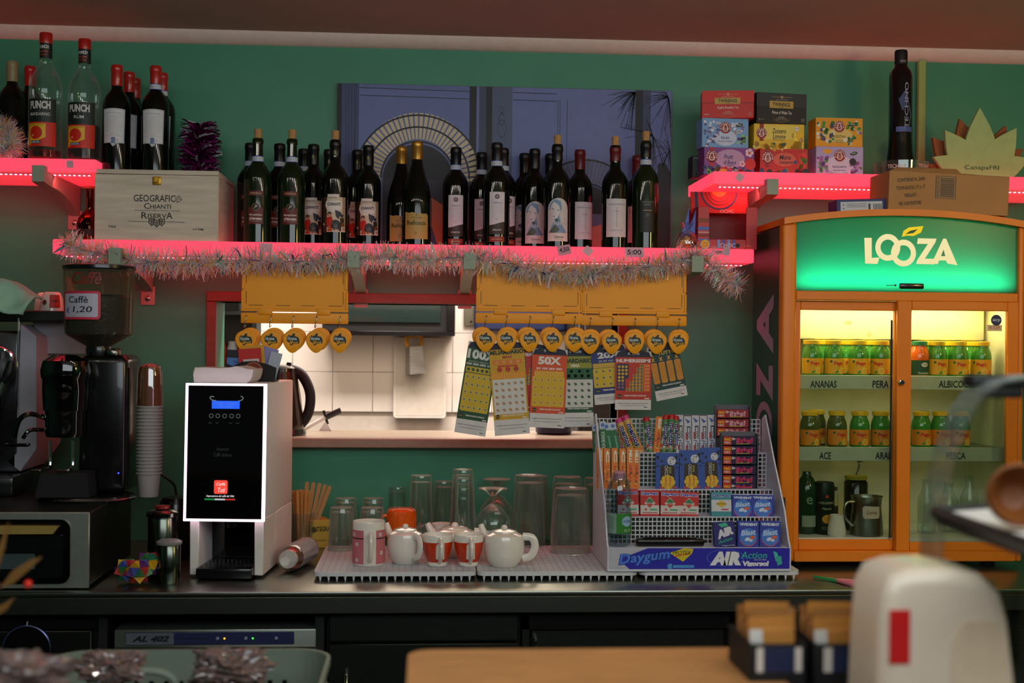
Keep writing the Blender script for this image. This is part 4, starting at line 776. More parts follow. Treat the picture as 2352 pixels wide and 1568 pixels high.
ticket(1218, 788, 78, 180, .0, YH-.0005, knum, 'Numerissimi scratch ticket almost hidden between yellow Maxi and orange 50X')
ticket(1264, 798, 81, 185, .035, YH-.009, k50, 'orange 50X scratch ticket')
ticket(1321, 800, 82, 181, -.02, YH-.0035, kmega, 'green Miliardario Mega scratch ticket behind the orange 50X')
ticket(1396, 790, 82, 138, -.09, YH-.0045, k20, 'blue 20X scratch ticket behind the red Numerissimi')
ticket(1455, 803, 84, 139, 0, YH-.010, knum, 'red Numerissimi scratch ticket hanging in front')
ticket(1520, 788, 74, 130, -.2, YH-.0045, ktut, 'slanted dark teal X Tutto scratch ticket')

# ================================================================== FRIDGE
YQ = -.50; FO = P(2073, 1292, YQ); FO = Vector((FO.x, YQ, CT)); FD = .30
def F(u, v, y=YQ): p = P(u, v, y)-FO; return p.x, p.z
fr = thing('display_fridge', 'orange juice display fridge with glowing green header and sliding glass doors', 'fridge', FO)
xl, xr = F(1795, 900)[0], F(2351, 900)[0]; zb = F(2073, 1290)[1]; zs = F(1795, 500)[1]; zt = F(2075, 481)[1]; zh = F(2075, 680)[1]
def archz(x, dz=0):
    c = (xl+xr)/2; k = (x-c)/((xr-xl)/2); return zs+(zt-zs)*(1-k*k)+dz
N_ = 16; ax = [xl+(xr-xl)*i/N_ for i in range(N_+1)]
OR = 'orange'; SG = mat('fridge_green', '#0f3a28', .35, noise=.05)
obj('side_panel', MB().box(xl, xl+.012, .035, FD, zb, zs-.02, SG, .002), fr)
obj('side_panel', MB().box(xr-.012, xr, .035, FD, zb, zs-.02, SG, .002), fr)
a = Art(); LV = '#8a86a4'; kx = FD-.07
def sidemap(s, tt, hh): return (xl-hh, .25-s, tt)
zz = lambda v: F(1790, v)[1]
a.text('A', .085, zz(742), .17, LV, .16, rot=pi/2, bold=.04, l=1); a.text('Z', .085, zz(880), .17, LV, .10, rot=pi/2, bold=.06, l=1)
a.ring(.085, zz(985), .055, .085, LV, 1, 24, sy=.75); a.ring(.085, zz(1085), .055, .085, LV, 1, 24, sy=.75); a.text('L', .085, zz(1180), .17, LV, .09, rot=pi/2, bold=.06, l=1)
obj('side_lettering', a.mesh('side_lettering', sidemap), fr)
obj('back_panel', MB().box(xl+.012, xr-.012, FD-.012, FD, zb, zs-.02, mat('fridge_inner', '#d8d4b4', .5)), fr)
obj('inner_wall', MB().box(xl+.012, xl+.02, .04, FD-.012, zb+.02, zh, 'fridge_inner').box(xr-.02, xr-.012, .04, FD-.012, zb+.02, zh, 'fridge_inner').box(xl+.012, xr-.012, .05, FD-.012, zh-.008, zh, 'fridge_inner'), fr)
# arched top band
pts = [(x, archz(x)) for x in ax]+[(x, archz(x, -.017)) for x in ax[::-1]]
obj('arch_band', MB().prism(pts, 'y', -.012, FD, OR).mesh('arch_band', 40), fr)
obj('frame_post', MB().box(xl, F(1828, 900)[0], 0, .04, zb, zs-.012, OR, .008, 3), fr)
obj('frame_post', MB().box(F(2338, 900)[0], xr, 0, .04, zb, zs-.012, OR, .006, 3), fr)
xa, xb = F(1828, 900)[0], F(2338, 900)[0]
obj('header_rail', MB().box(xa, xb, .004, .04, F(2073, 691)[1], F(2073, 670)[1], OR, .002), fr)
obj('base_rail', MB().box(xa, xb, .002, .04, zb, F(2073, 1266)[1], OR, .002), fr)
obj('floor_panel', MB().box(xl+.012, xr-.012, .03, FD-.012, zb, F(2073, 1238)[1], 'white_plastic'), fr)
for sx_ in (-1, 1): obj('foot', MB().lathe([(0, 0), (.018, 0), (.018, zb), (0, zb)], 'black_matt', 14), fr, (sx_*.26, .07, 0)); obj('foot', MB().lathe([(0, 0), (.018, 0), (.018, zb), (0, zb)], 'black_matt', 14), fr, (sx_*.26, FD-.05, 0))
# back-lit header sign: translucent panel with a real tube behind its lower half
hm = bpy.data.materials.new('header_panel'); hm.use_nodes = True; nt = hm.node_tree; b = nt.nodes['Principled BSDF']; b.inputs['Base Color'].default_value = lin('#07301f'); b.inputs['Roughness'].default_value = .3
tl = nt.nodes.new('ShaderNodeBsdfTranslucent'); tl.inputs[0].default_value = lin('#48d8b0'); ad = nt.nodes.new('ShaderNodeMixShader'); ad.inputs[0].default_value = .55
nz = nt.nodes.new('ShaderNodeTexNoise'); nz.inputs['Scale'].default_value = 90; mr = nt.nodes.new('ShaderNodeMapRange'); mr.inputs[3].default_value = .5; mr.inputs[4].default_value = .6; nt.links.new(nz.outputs[0], mr.inputs[0]); nt.links.new(mr.outputs[0], ad.inputs[0])
nt.links.new(b.outputs[0], ad.inputs[1]); nt.links.new(tl.outputs[0], ad.inputs[2]); nt.links.new(ad.outputs[0], nt.nodes['Material Output'].inputs[0]); MATS['header_panel'] = hm
zr = F(2073, 670)[1]; hx = [xa+(xb-xa)*i/N_ for i in range(N_+1)]
pts = [(xa, zr), (xb, zr)]+[(x, archz(x, -.017)) for x in hx[::-1]]
hp = obj('header_panel', MB().prism(pts, 'y', .014, .017, hm).mesh('header_panel', 0), fr)
obj('header_box', MB().box(xa, xb, .11, .115, zr-.01, zs-.02, mat('header_inside', '#3a3c38', .8)).box(xa, xb, .017, .11, zr-.012, zr-.006, 'header_inside').box(xa-.003, xa, .017, .11, zr-.01, zs-.02, 'header_inside').box(xb, xb+.003, .017, .11, zr-.01, zs-.02, 'header_inside'), fr)
o = light('header_tube', 'AREA', (0, .052, .008+zr), 2.4, (.85, 1, .92), xb-xa-.03, .014, (0, .03, zr+.12)); o.parent = fr
a = Art(); CL = 'cream_letter'; q = lambda u, v: F(u, v, YQ+.012)
def Lq(*pts): a.poly([q(*p) for p in pts], CL, 1)
Lq((1985, 546), (2002, 546), (2002, 592), (2020, 591), (2015, 606), (1987, 605))
for u, v, l in ((2039, 568, 1), (2075, 581, 2)):
    x, z = q(u, v); a.ring(x, z, .0195, .0335, CL, l, 28, sy=1.05)
Lq((2108, 547), (2151, 548), (2148, 557), (2124, 594), (2146, 594), (2145, 607), (2104, 606), (2106, 598), (2131, 560), (2106, 560))
Lq((2166, 548), (2173, 548), (2199, 609), (2176, 605), (2172, 598), (2157, 598), (2154, 606), (2139, 606)); a.poly([q(2161, 588), q(2171, 588), q(2167, 573)], mat('letter_gap', '#1c9a68', .4), 2)
a.poly([q(2071, 544), q(2075, 530), (q(2088, 522)), q(2121, 519), q(2115, 534), q(2098, 542), q(2082, 541)], 'leaf_letter', 1); a.poly([q(2079, 538), q(2090, 530), q(2108, 526), q(2098, 535)], '#0f5a3a', 2)
obj('lettering', a.mesh('lettering', front(.012)), hp)
x, z = q(2093, 657); th_ = obj('thermometer', MB().box(x-.033, x+.033, .006, .014, z-.0075, z+.0075, 'black', .007, 3), fr)
obj('marking', Art().text('C', q(2133, 0)[0], q(0, 656)[1], .009, '#0a2a1c', l=0, bold=0).line([q(2035, 655), q(2055, 655)], .002, '#0a2a1c', 0).disc(*q(2057, 655), .003, '#0a2a1c', 0).mesh('marking', front(.013)), fr)
# sliding doors
def door(u0, u1, v0, v1, st, y, lab):
    x0, z1 = F(u0, v0); x1, z0 = F(u1, v1); l, r, tp, bt = st; k = .00117
    d = obj('door', MB().box(x0, x0+l*k, y, y+.016, z0, z1, OR, .002).box(x1-r*k, x1, y, y+.016, z0, z1, OR, .002).box(x0+l*k, x1-r*k, y, y+.016, z1-tp*k, z1, OR, .002).box(x0+l*k, x1-r*k, y, y+.016, z0, z0+bt*k, OR, .002), fr)
    obj('pane', MB().box(x0+l*k, x1-r*k, y+.006, y+.010, z0+bt*k, z1-tp*k, 'pane'), d); return d
d1 = door(1832, 2074, 690, 1266, (13, 16, 20, 24), .022, ''); d2 = door(2064, 2338, 690, 1266, (32, 27, 21, 20), .004, '')
obj('gasket', MB().box(F(2052, 900)[0], F(2056, 900)[0], .021, .024, F(0, 1240)[1], F(0, 712)[1], 'black_matt'), d1)
x, z = F(2070, 878); obj('lock', MB().lathe([(0, .012), (.006, .012), (.008, .008), (.008, 0), (0, 0)], 'chrome', 14, Matrix.Translation((x, .004, z)) @ Matrix.Rotation(pi/2, 4, 'X')), d2)
x, z = F(2292, 735); a = Art().disc(x, z, .0145, '#16284e', 0, 20).text('iarp', x, z, .010, '#c8d0dc', .021, shear=.2, l=1); x, z = F(2288, 752); a.rect(x-.02, z-.009, x+.02, z+.007, '#d8b890', 0).text('\u20ac 2,50', x, z, .008, '#a84a30', .028, l=1)
obj('door_sticker', a.mesh('door_sticker', front(.0095)), d2)
# shelves in the fridge
sy0 = .055
def fshelf(v, texts):
    z = F(2073, v, YQ+sy0)[1]; s_ = obj('fridge_shelf', MB().box(xl+.02, xr-.02, sy0, FD-.012, z-.004, z, 'pane', .001), fr)
    rl = obj('price_rail', MB().box(xl+.022, xr-.022, sy0-.004, sy0, z-.034, z+.003, mat('rail', '#a8b49a', .5), .001), s_); a = Art()
    for tx, u, wpx in texts: xx_, zz_ = F(u, v+17, YQ+sy0); obj('lettering', Art().text(tx, xx_, zz_, .019, '#0f120c', wpx*.00119, bold=.02, shear=.06, l=1).mesh('lettering', front(sy0-.004)), rl)
    return z
zs1 = fshelf(865, [('ANANAS', 1890, 60), ('PERA', 2021, 37), ('ALBICOCCA', 2200, 92)]); zs2 = fshelf(1029, [('ACE', 1894, 27), ('ARANCIA', 2042, 66), ('PESCA', 2194, 44)]); zf = F(2073, 1238)[1]
obj('lamp_cover', MB().box(xl+.03, xr-.03, .17, FD-.013, F(0, 760)[1], zh-.01, mat('lamp_cover', '#e0d8b0', .5), .006, 2), fr)
o = light('fridge_lamp', 'AREA', (0, .1, zh-.014), 2.0, (1, .85, .44), xr-xl-.1, .05, (0, .16, zh-.4)); o.parent = fr
a = Art(); x, z = F(1948, 741, YQ+.17); a.disc(x, z, .011, '#b8b08a', 0, 14, .007).text('3,20', x, z, .006, '#8a5a2a', .015, l=1); x, z = F(1996, 768, YQ+.17); a.ring(x, z, .003, .006, '#a89c6a', 0)
obj('shelf_sticker', a.mesh('shelf_sticker', front(.17)), fr)
# juice bottles
JAR = [(0, 0), (.0245, 0), (.0265, .004), (.0265, .056), (.0245, .068), (.0205, .077), (.0195, .081), (.0195, .084)]
def jar_lab(orange):
    a = Art(); a.rect(-.038, .006, .038, .047, '#e0a41c' if not orange else '#e08a1c'); a.text('Pago', .003, .033, .012, '#c8381c', .026, bold=.05, l=1); a.disc(-.017, .039, .0035, '#2a6a3a', 1); a.disc(.012, .014, .009, '#e8c860', 1, 14); a.disc(.012, .014, .0065, '#e8b030', 2, 12); a.disc(-.002, .011, .006, '#3a8a3a', 1, 8, .003, .6); a.disc(.024, .012, .007, '#e07818', 1, 12); return a
mat('jar_green', '#3c8a30', .08, coat=.5, noise=.12, scale=18); mat('jar_olive', '#4a5a22', .08, coat=.5); mat('jar_cap', '#e0b818', .4)
def jar(u, ydep, z, label, oran=False, rz=0, s=1., body='jar_green'):
    Y = YQ+ydep; x = P(u, 900, Y).x; t = thing('juice_bottle', label, 'juice bottle', (x, Y, FO.z+z), rz, 'small juice bottles in the fridge'); t.scale = (s, s, s)
    obj('glass_body', cached(('jar', body), lambda: MB().lathe(JAR, body, 22).mesh('glass_body')), t); obj('cap', cached('jarcap', lambda: MB().lathe([(.0195, .083), (.022, .084), (.0222, .094), (.021, .0955), (0, .096)], 'jar_cap', 20).mesh('cap')), t)
    obj('label', cached(('jl', oran), lambda: jar_lab(oran).mesh('label', cyl(.0266), .006)), t)
AB = ['above ANANAS, at the door frame', 'above ANANAS, second from the frame', 'between the words ANANAS and PERA', 'above the word PERA']
for u, s_, rz in zip((1863, 1914, 1971, 2022), AB, (.0, .1, -.15, -.7)): jar(u, .10, zs1, 'green juice bottle on the upper shelf '+s_, rz=rz)
for u, s_ in zip((1890, 1943, 1997), ('behind the two ANANAS bottles', 'behind, in the gap before PERA', 'behind the PERA bottle')): jar(u, .165, zs1, 'green juice bottle on the upper shelf '+s_)
for u, s_, rz in zip((2151, 2200, 2253), ('beside the tomato juice', 'above the word ALBICOCCA', 'at the far end of the ALBICOCCA row'), (.1, -.1, -.5)): jar(u, .10, zs1, 'green juice bottle on the upper shelf '+s_, rz=rz)
for u, s_ in zip((2132, 2178, 2228), ('behind the tomato juice', 'behind the ALBICOCCA pair', 'behind the last ALBICOCCA bottle')): jar(u, .165, zs1, 'green juice bottle on the upper shelf '+s_)
Y = YQ+.10; t = thing('juice_bottle', 'orange tomato juice bottle with green cap and green label', 'juice bottle', (P(2110, 900, Y).x, Y, FO.z+zs1))
obj('glass_body', MB().lathe(JAR, mat('tomato', '#d8641a', .1, coat=.5), 22), t); obj('cap', MB().lathe([(.0195, .083), (.022, .084), (.0222, .094), (0, .096)], mat('cap_green', '#2f8a5a', .4), 20), t)
obj('label', Art().rect(-.036, .004, .036, .044, '#1a4a30').disc(.006, .032, .010, '#d8d8d0', 1, 14, .006).text('Yoga', .006, .032, .006, '#1a3a2a', .014).text('Pomodoro', .004, .010, .006, '#d0d8c8', .03, l=1).mesh('label', cyl(.0266), .006), t)
for u, y_, s_, b_ in ((1860, .085, 'above ACE, touching the door frame', 'jar_olive'), (1923, .10, 'between ACE and ARANCIA, beside the olive one', 'jar_olive'), (1975, .10, 'before the word ARANCIA', 'jar_green'), (2023, .10, 'above the word ARANCIA', 'jar_green'), (1876, .15, 'behind the ACE bottle at the frame', 'jar_olive')): jar(u, y_, zs2, 'orange labelled juice bottle on the lower shelf '+s_, True, .1 if u < 1950 else -.2, body=b_)
for u, s_ in ((2116, 'just right of the middle post'), (2161, 'left of the word PESCA'), (2206, 'above the word PESCA')): jar(u, .11, zs2, 'shadowed juice bottle on the lower shelf '+s_.replace('just right of the middle post', 'next to the middle post').replace('left of', 'before'), True)
# things on the fridge floor
Zf = FO.z+zf; fp = lambda u, y: P(u, 1200, YQ+y)
t = thing('drink_can', 'dark green tall drink can with gold fruit on the fridge floor', 'can', (fp(1892, .10).x, YQ+.10, Zf), 0)
obj('can', MB().lathe([(0, 0), (.024, 0), (.0275, .006), (.0275, .128), (.0255, .136), (.0255, .138), (.023, .136), (0, .136)], mat('can_green', '#10281c', .3, .3), 24), t)
obj('print', Art().text('S.PELLEGRINO', 0, .085, .006, '#a8a890', .044).disc(0, .102, .005, '#a83020', 1, 5).disc(.003, .042, .016, '#c89018', 1, 14, .012).text('Naturali', 0, .07, .006, '#a8a890', .024).lines(-.014, .014, [.02, .016], .001, '#8a9080', 1).mesh('print', cyl(.0276), .006), t)
t = thing('green_bottle', 'dark green bottle standing in the corner of the fridge floor', 'bottle', (fp(1852, .11).x, YQ+.11, Zf)); obj('glass_body', MB().lathe([(0, 0), (.026, 0), (.028, .004), (.028, .12), (.02, .145), (.012, .155), (.011, .165), (0, .166)], mat('bottle_green', '#143a22', .1, coat=.4), 22), t); obj('label', Art().rect(-.02, .02, .02, .05, '#8a9a88').text('e', 0, .09, .02, '#6a8a6a').mesh('label', cyl(.0281), .006), t)
t = thing('syrup_bottle', 'thin clear bottle with brown syrup behind the white jug', 'bottle', (fp(1917, .13).x, YQ+.13, Zf)); obj('glass_body', MB().lathe([(0, 0), (.009, 0), (.010, .003), (.010, .1), (.007, .11), (.007, .118)], 'clear', 14), t); obj('syrup', MB().lathe([(0, .003), (.0085, .003), (.0085, .07), (0, .07)], '#4a2a14', 14), t); obj('cap', MB().lathe([(.008, .112), (.008, .122), (0, .122)], 'chrome', 14), t)
t = thing('preserve_jar', 'dark preserve jar with yellow lid and spoon inside the fridge', 'jar', (fp(1965, .17).x, YQ+.17, Zf)); obj('glass_body', MB().lathe([(0, 0), (.03, 0), (.032, .004), (.032, .13), (.026, .138)], mat('jar_dark', '#141a12', .1), 22), t); obj('lid', MB().lathe([(.026, .137), (.03, .138), (.03, .148), (0, .149)], '#a8962a', 20), t); obj('spoon', MB().tube([(0, 0, .149), (.006, 0, .165), (.009, 0, .18)], .0025, 'chrome', 6).ball((.011, 0, .19), .012, 'chrome', 10, (.8, .35, 1)), t)
t = thing('milk_jug', 'small white porcelain jug on the fridge floor', 'jug', (fp(1922, .06).x, YQ+.06, Zf)); obj('body', MB().lathe([(0, 0), (.022, 0), (.025, .006), (.024, .02), (.018, .05), (.0185, .056), (.0165, .056), (.016, .05), (.022, .02), (0, .008)], 'porcelain', 22), t)
t = thing('metal_jug', 'steel milk jug with a paper label on the fridge floor', 'jug', (fp(1990, .075).x, YQ+.075, Zf)); obj('body', MB().lathe([(0, 0), (.040, 0), (.044, .004), (.043, .03), (.038, .075), (.040, .098), (.043, .104), (.041, .104), (.037, .095), (.035, .07), (.04, .03), (0, .006)], 'steel', 28), t)
obj('label', Art().poly([(-.024, .055), (-.02, .048), (.02, .049), (.023, .056), (.022, .08), (-.02, .082), (-.025, .075)], '#c8bca8', 0).text('Latte', 0, .065, .01, '#8a5a4a', .028, shear=.3).mesh('label', lambda s, tt, hh: ((.0425+hh)*math.sin(s/.0425), -(.0425+hh)*math.cos(s/.0425), tt), .006), t)
obj('handle', MB().tube([(-.036, -.01, .09), (-.06, -.012, .085), (-.062, -.012, .05), (-.042, -.01, .025)], .004, 'steel', 8), t)
for u, yy, hh, r in ((2128, .12, .13, .024), (2178, .14, .12, .027), (2226, .12, .14, .024)):
    tag(obj('glass_bottle', MB().lathe([(0, 0), (r-.002, 0), (r, .004), (r, hh*.7), (r*.5, hh*.9), (r*.45, hh*1.1), (r*.3, hh*1.1)], 'clear', 18), None, (fp(u, yy).x, YQ+yy, Zf)), {2128: 'clear bottle on the fridge floor next to the middle post', 2178: 'squat clear bottle on the fridge floor between two taller clear bottles', 2226: 'clear bottle on the fridge floor farthest from the middle post'}[u], 'bottle', 'clear bottles on the fridge floor')
t = thing('drink_carton', 'small brown and blue drink carton on the fridge floor', 'carton', (fp(2246, .06).x, YQ+.06, Zf)); obj('body', MB().box(-.016, .016, -.012, .012, 0, .045, '#8a6a4a', .001), t); obj('print', Art().rect(.0, .004, .014, .028, '#4a78b0').mesh('print', front(-.012)), t)

# boxes on top of the fridge
zft = FO.z+archz(0)
def a_nap(a, w, h):
    for i, (tx, ww) in enumerate((('CONTIENE N. 2000', .075), ('TOVAGLIOLI 17 x 17', .078), ('PIEGATI', .03), ('PER CONTENITORE', .06))): a.text(tx, -w*.32+.0*i, h*(.80-.2*i), .0095, '#2a1f14', ww, rot=.12, shear=0, bold=.03, l=0)
    a.rect(-w*.115, h*.36, w*.055, h*.93, '#2a2630', 0); a.rect(-w*.11, h*.37, w*.05, h*.92, '#8a6a44', 1); rr = random.Random(2); y = h*.41
    while y < h*.88: d = rr.uniform(.0006, .0022); a.rect(-w*.075, y, w*.04, y+d, '#1c1a1e', 2); y += d+rr.uniform(.0007, .002)
    a.text('0008225126176', -w*.095, h*.65, .006, '#2a2630', h*.5, rot=pi/2, bold=0, l=2)
x0, x1 = P(2040, 430, -.485).x, P(2316, 430, -.485).x; xm = (x0+x1)/2
zc = FO.z+archz(xm-FO.x+.04)+.001; hc = P(2180, 388, -.485).z-zc-.012
t = carton('napkin_carton', 'battered brown cardboard napkin carton lying on top of the fridge', 'carton', xm, -.485, zc, x1-x0, .145, hc, mat('cardboard', '#a87c4c', .85, noise=.12, scale=12), a_nap); t.rotation_euler = (0, R_(2.0), 0)
wf = x1-x0
obj('flap', MB().add([(-wf/2, 0, hc), (wf*.1, 0, hc), (wf*.08, .02, hc+.016), (-wf*.42, .018, hc+.012)], [(0, 1, 2, 3)], 'cardboard').add([(wf*.1, 0, hc), (wf/2, 0, hc), (wf/2-.006, .05, hc+.006), (wf*.12, .05, hc+.01)], [(0, 1, 2, 3)], 'cardboard').mesh('flap', 0), t)
def a_blue(a, w, h): a.rect(-w*.42, h*.08, w*.42, h*.8, '#b8c0cc', 0); a.lines(-w*.3, w*.1, [h*.62, h*.5, h*.38], .0012, '#5a6478', 1); a.rect(w*.14, h*.16, w*.18, h*.62, '#17181c', 1); [a.rect(w*.24+i*.004, h*.14, w*.24+i*.004+.002, h*.6, '#17181c', 1) for i in range(6)]; [a.poly([(-w*.38, y), (-w*.34, y), (-w*.36, y+.005)], '#3a4458', 1) for y in (h*.2, h*.5)]
x0, x1 = P(1922, 470, -.47).x, P(2036, 470, -.47).x; zc2 = FO.z+archz((x0+x1)/2-FO.x)-.001; carton('blue_box', 'small dark blue box with barcode lying on top of the fridge', 'box', (x0+x1)/2, -.47, zc2, x1-x0, .07, P(1980, 457, -.47).z-zc2, '#202a66', a_blue, group=None).rotation_euler = (0, R_(-2.2), 0)

# ================================================================== WORKTOP AND CABINETS
YC = PZ(1100, 1357, CT).y
zap = P(1100, 1408, YC).z
wt = thing('worktop', 'long stainless steel worktop with folded front edge', 'worktop', (0, 0, 0))
obj('top', MB().box(XL+.02, XR-.02, YC, -.002, CT-.012, CT, 'steel', .003, 2), wt)
obj('front_edge', MB().box(XL+.02, XR-.02, YC, YC+.02, zap, CT-.012, mat('steel_edge', '#6b7068', .36, 1, noise=.12, scale=20, stretch=(1, 25, 25)), .002), wt)
YB = YC+.035
def cab(name, label, u0, u1, cat='cabinet'):
    x0, x1 = P(u0, 1450, YB).x, P(u1, 1450, YB).x
    return thing(name, label, cat, ((x0+x1)/2, YB, 0)), (x1-x0)/2
def zv(v): return P(1100, v, YB).z
t, W = cab('cabinet', 'steel base cabinet with dark door under the oven', -420, 222)
obj('body', MB().box(-W, W, .02, .6, .08, zap-.001, 'steel_dark'), t); obj('door', MB().box(-W+.01, W-.012, 0, .018, .1, zv(1443), 'steel_dark', .002), t); obj('rail', MB().box(-W, W, .004, .02, zv(1440), zap-.001, mat('rail_dark', '#20231f', .4, .8)), t)
t, W = cab('ice_machine', 'undercounter ice machine with AL 402 panel in a dark bay', 226, 744, 'ice machine')
obj('bay', MB().box(-W, -W+.02, 0, .6, .08, zap-.001, 'black_matt').box(W-.02, W, 0, .6, .08, zap-.001, 'black_matt').box(-W, W, .58, .6, .08, zap-.001, 'black_matt'), t)
bx = lambda u, v, y=YB-.005: (P(u, v, y).x-t.location.x, P(u, v, y).z)
x0, z1 = bx(262, 1450); x1, z0 = bx(726, 1484)
obj('housing', MB().box(x0, x1, -.005, .5, .1, z1+.004, mat('ice_case', '#7c8278', .35, .8), .004, 2), t); x2 = bx(303, 0)[0]; x3 = bx(690, 0)[0]
pn = obj('control_panel', MB().box(x2, x3, -.008, -.005, z0+.006, z1-.002, mat('ice_panel', '#2a2f52', .3), .002), t)
a = Art(); zc = (z0+z1)/2+.002; a.rect(x2+.001, z0+.007, x2+.11, z1-.003, '#565c66', 0).text('AL 402', x2+.057, zc, .0145, '#14161c', .085, shear=.35, bold=.05, l=1); a.rect(x2+.11, zc-.0008, x2+.19, zc+.0008, '#15172a', 0)
obj('lettering', a.mesh('lettering', front(-.008)), pn)
for k in (.225, .29, .36): obj('button', MB().lathe([(0, .0015), (.0032, .0015), (.004, 0)], mat('button_grey', '#8a8ea0', .4), 12, Matrix.Translation((x2+k-.015, -.008, zc)) @ Matrix.Rotation(pi/2, 4, 'X')), pn)
for k, c, n_ in ((.226, '#ffa01a', 'lamp_amber'), (.291, '#38d838', 'lamp_green')): obj('indicator', MB().ball((x2+k, -.009, zc), .0022, emitter(n_, c, 3.), 8), pn)
obj('rim', MB().box(x0, x1, -.012, -.004, z0-.003, z0+.002, 'steel', .001), t)
t, W = cab('drawer_unit', 'steel drawer unit beneath the cups', 750, 1196)
obj('body', MB().box(-W, W, .02, .6, .08, zap-.001, 'steel_dark'), t); obj('drawer', MB().box(-W+.006, W-.006, 0, .018, zv(1471), zap-.003, 'steel_dark', .002), t); d = obj('door', MB().box(-W+.006, W-.006, 0, .018, .1, zv(1477), 'steel_dark', .002), t)
obj('handle', MB().box(P(796, 1550, YB).x-t.location.x-.004, P(796, 1550, YB).x-t.location.x+.004, -.02, 0, .5, zv(1540), 'chrome', .002), d)
t, W = cab('cabinet', 'steel base cabinet with framed door under the sweets rack', 1200, 1694)
obj('body', MB().box(-W, W, .03, .6, .08, zap-.001, 'steel_dark').box(-W, -W+.016, 0, .03, .08, zap-.001, 'steel_dark').box(W-.02, W, 0, .03, .08, zap-.001, 'steel_dark').box(-W, W, 0, .03, zv(1446), zap-.001, 'rail_dark'), t); d = obj('door', MB().box(-W+.022, W-.03, .012, .03, .1, zv(1449), 'steel_dark', .002), t)
obj('handle', MB().box(P(1230, 1500, YB).x-t.location.x-.004, P(1230, 1500, YB).x-t.location.x+.004, -.012, .012, .5, zv(1466), 'chrome', .002), d)
t, W = cab('cabinet', 'dark steel base cabinet under the fridge', 1698, 2560)
obj('body', MB().box(-W, W, .02, .6, .08, zap-.001, 'steel_dark'), t); obj('door', MB().box(-W+.01, W-.012, .002, .02, .1, zv(1449), 'steel_dark', .002), t)

# ================================================================== COFFEE MACHINE
p0 = PZ(518, 1330, CT); my = p0.y+.01; H = P(520, 880, my).z-CT; Wm = P(612, 1250, my).x-P(425, 1250, my).x; W = Wm/2; Dm = .36
t = thing('coffee_machine', 'white coffee machine with glowing frame around its black glass front', 'coffee machine', (p0.x, my, CT), R_(-5)); WP = mat('machine_white', '#d6d2cc', .45, noise=.04)
zo = .145; xs = W*.92
m = MB().box(-xs, xs, .03, Dm, zo, H-.001, WP, .004, 2).box(-xs, -xs+.022, .0, .14, .008, zo, WP, .002).box(xs-.022, xs, .0, .14, .008, zo, WP, .002).box(-xs, xs, .14, Dm, .008, zo, WP, .002)
obj('body', m, t)
# slanted glass front with light frame
def fmap(x, z): k = (H-z)/(H-zo); return -.002-.012*k
zt_, zb_ = H, zo-.004; s_ = math.atan2(fmap(0, zt_)-fmap(0, zb_), zt_-zb_); FM = Matrix.Translation((-.004, fmap(0, zb_), zb_)) @ Matrix.Rotation(-s_, 4, 'X'); fh = (zt_-zb_)
pf = obj('front_glass', MB().box(-W+.003, W-.003, 0, .03, .003, fh-.003, 'black_gloss', .001, 1, FM), t); lwid = .0055
obj('light_frame', MB().box(-W, -W+lwid, -.003, .012, 0, fh, 'ring_light', 0, 1, FM).box(W-lwid, W, -.003, .012, 0, fh, 'ring_light', 0, 1, FM).box(-W, W, -.003, .012, fh-lwid, fh, 'ring_light', 0, 1, FM).box(-W, W, -.003, .012, 0, lwid, 'ring_light', 0, 1, FM), pf)
mp = lambda s, tt, hh: tuple(FM @ Vector((s, -hh, tt))); k = fh/315.; q = lambda u, v: ((u-519)*k, (1195-v)*k)
obj('display', Art().rect(*q(487, 938), *q(551, 920), 'lcd').text('LavAzza. automatica', *q(519, 925.5), .006, '#9ac0ff', .05, bold=0, l=1).text('System', *q(519, 933), .006, '#9ac0ff', .03, bold=0, l=1).mesh('display', mp), pf)
a = Art(); GY = emitter('icon', '#b8c8c0', .28)
for u in (486, 501, 517, 533, 548): a.ring(*q(u, 954.5), .0042, .0052, 'icon', 0); 
for u in (484, 500, 531, 547): a.ring(*q(u, 969), .0025, .0035, mat('dim_icon', '#5a6a60', .5), 0, 8, pi, 2*pi)
a.line([q(482, 913), q(486, 918), q(497, 920)], .0022, 'icon', 0); a.line([q(482, 913), q(485, 910), q(492, 911)], .0022, 'icon', 0); a.line([q(559, 914), q(556, 918), q(548, 920)], .0022, 'icon', 0); a.line([q(559, 914), q(558, 911), q(553, 909)], .0022, 'icon', 0)
a.text('Autentico', *q(514, 1030), .009, mat('dim_text', '#3a3f3c', .5), .03, bold=0, l=0).text('Caff\u00e8 italiano', *q(514, 1043), .009, 'dim_text', .044, bold=0, l=0)
obj('icons', a.mesh('icons', mp), pf)
x, y = q(511, 1117); a = Art().poly(rrect(x-.0165, y-.0165, x+.0165, y+.0165, .004), emitter('red_logo', '#ff4a3a', .95), 0).text('Caff\u00e8', x, y+.007, .007, emitter('logo_white', '#ffd8d0', 1.), .022, shear=.3, l=1).text('Toti', x+.002, y-.007, .011, 'logo_white', .018, shear=.3, l=1)
a.text("l'espressione del caff\u00e8 dal 1966", *q(510, 1138), .006, emitter('slogan', '#ffffff', .6), .068, shear=.3, bold=.03, l=0)
for i, c in enumerate(('#1a9a4a', '#e8e8e8', '#d83020')): x0, y0 = q(474+23.5*i, 1147); a.rect(x0, y0, x0+23.5*k, y0+.004, emitter('flag%d' % i, c, .6), 0)
obj('logo', a.mesh('logo', mp), pf)
obj('dispense_bay', MB().box(-xs+.022, xs-.022, .13, .14, .03, zo, 'black_gloss').box(-xs+.022, xs-.022, .02, .13, zo-.004, zo, 'black').box(-.012, .012, .05, .07, zo-.03, zo, 'black', .003), t)
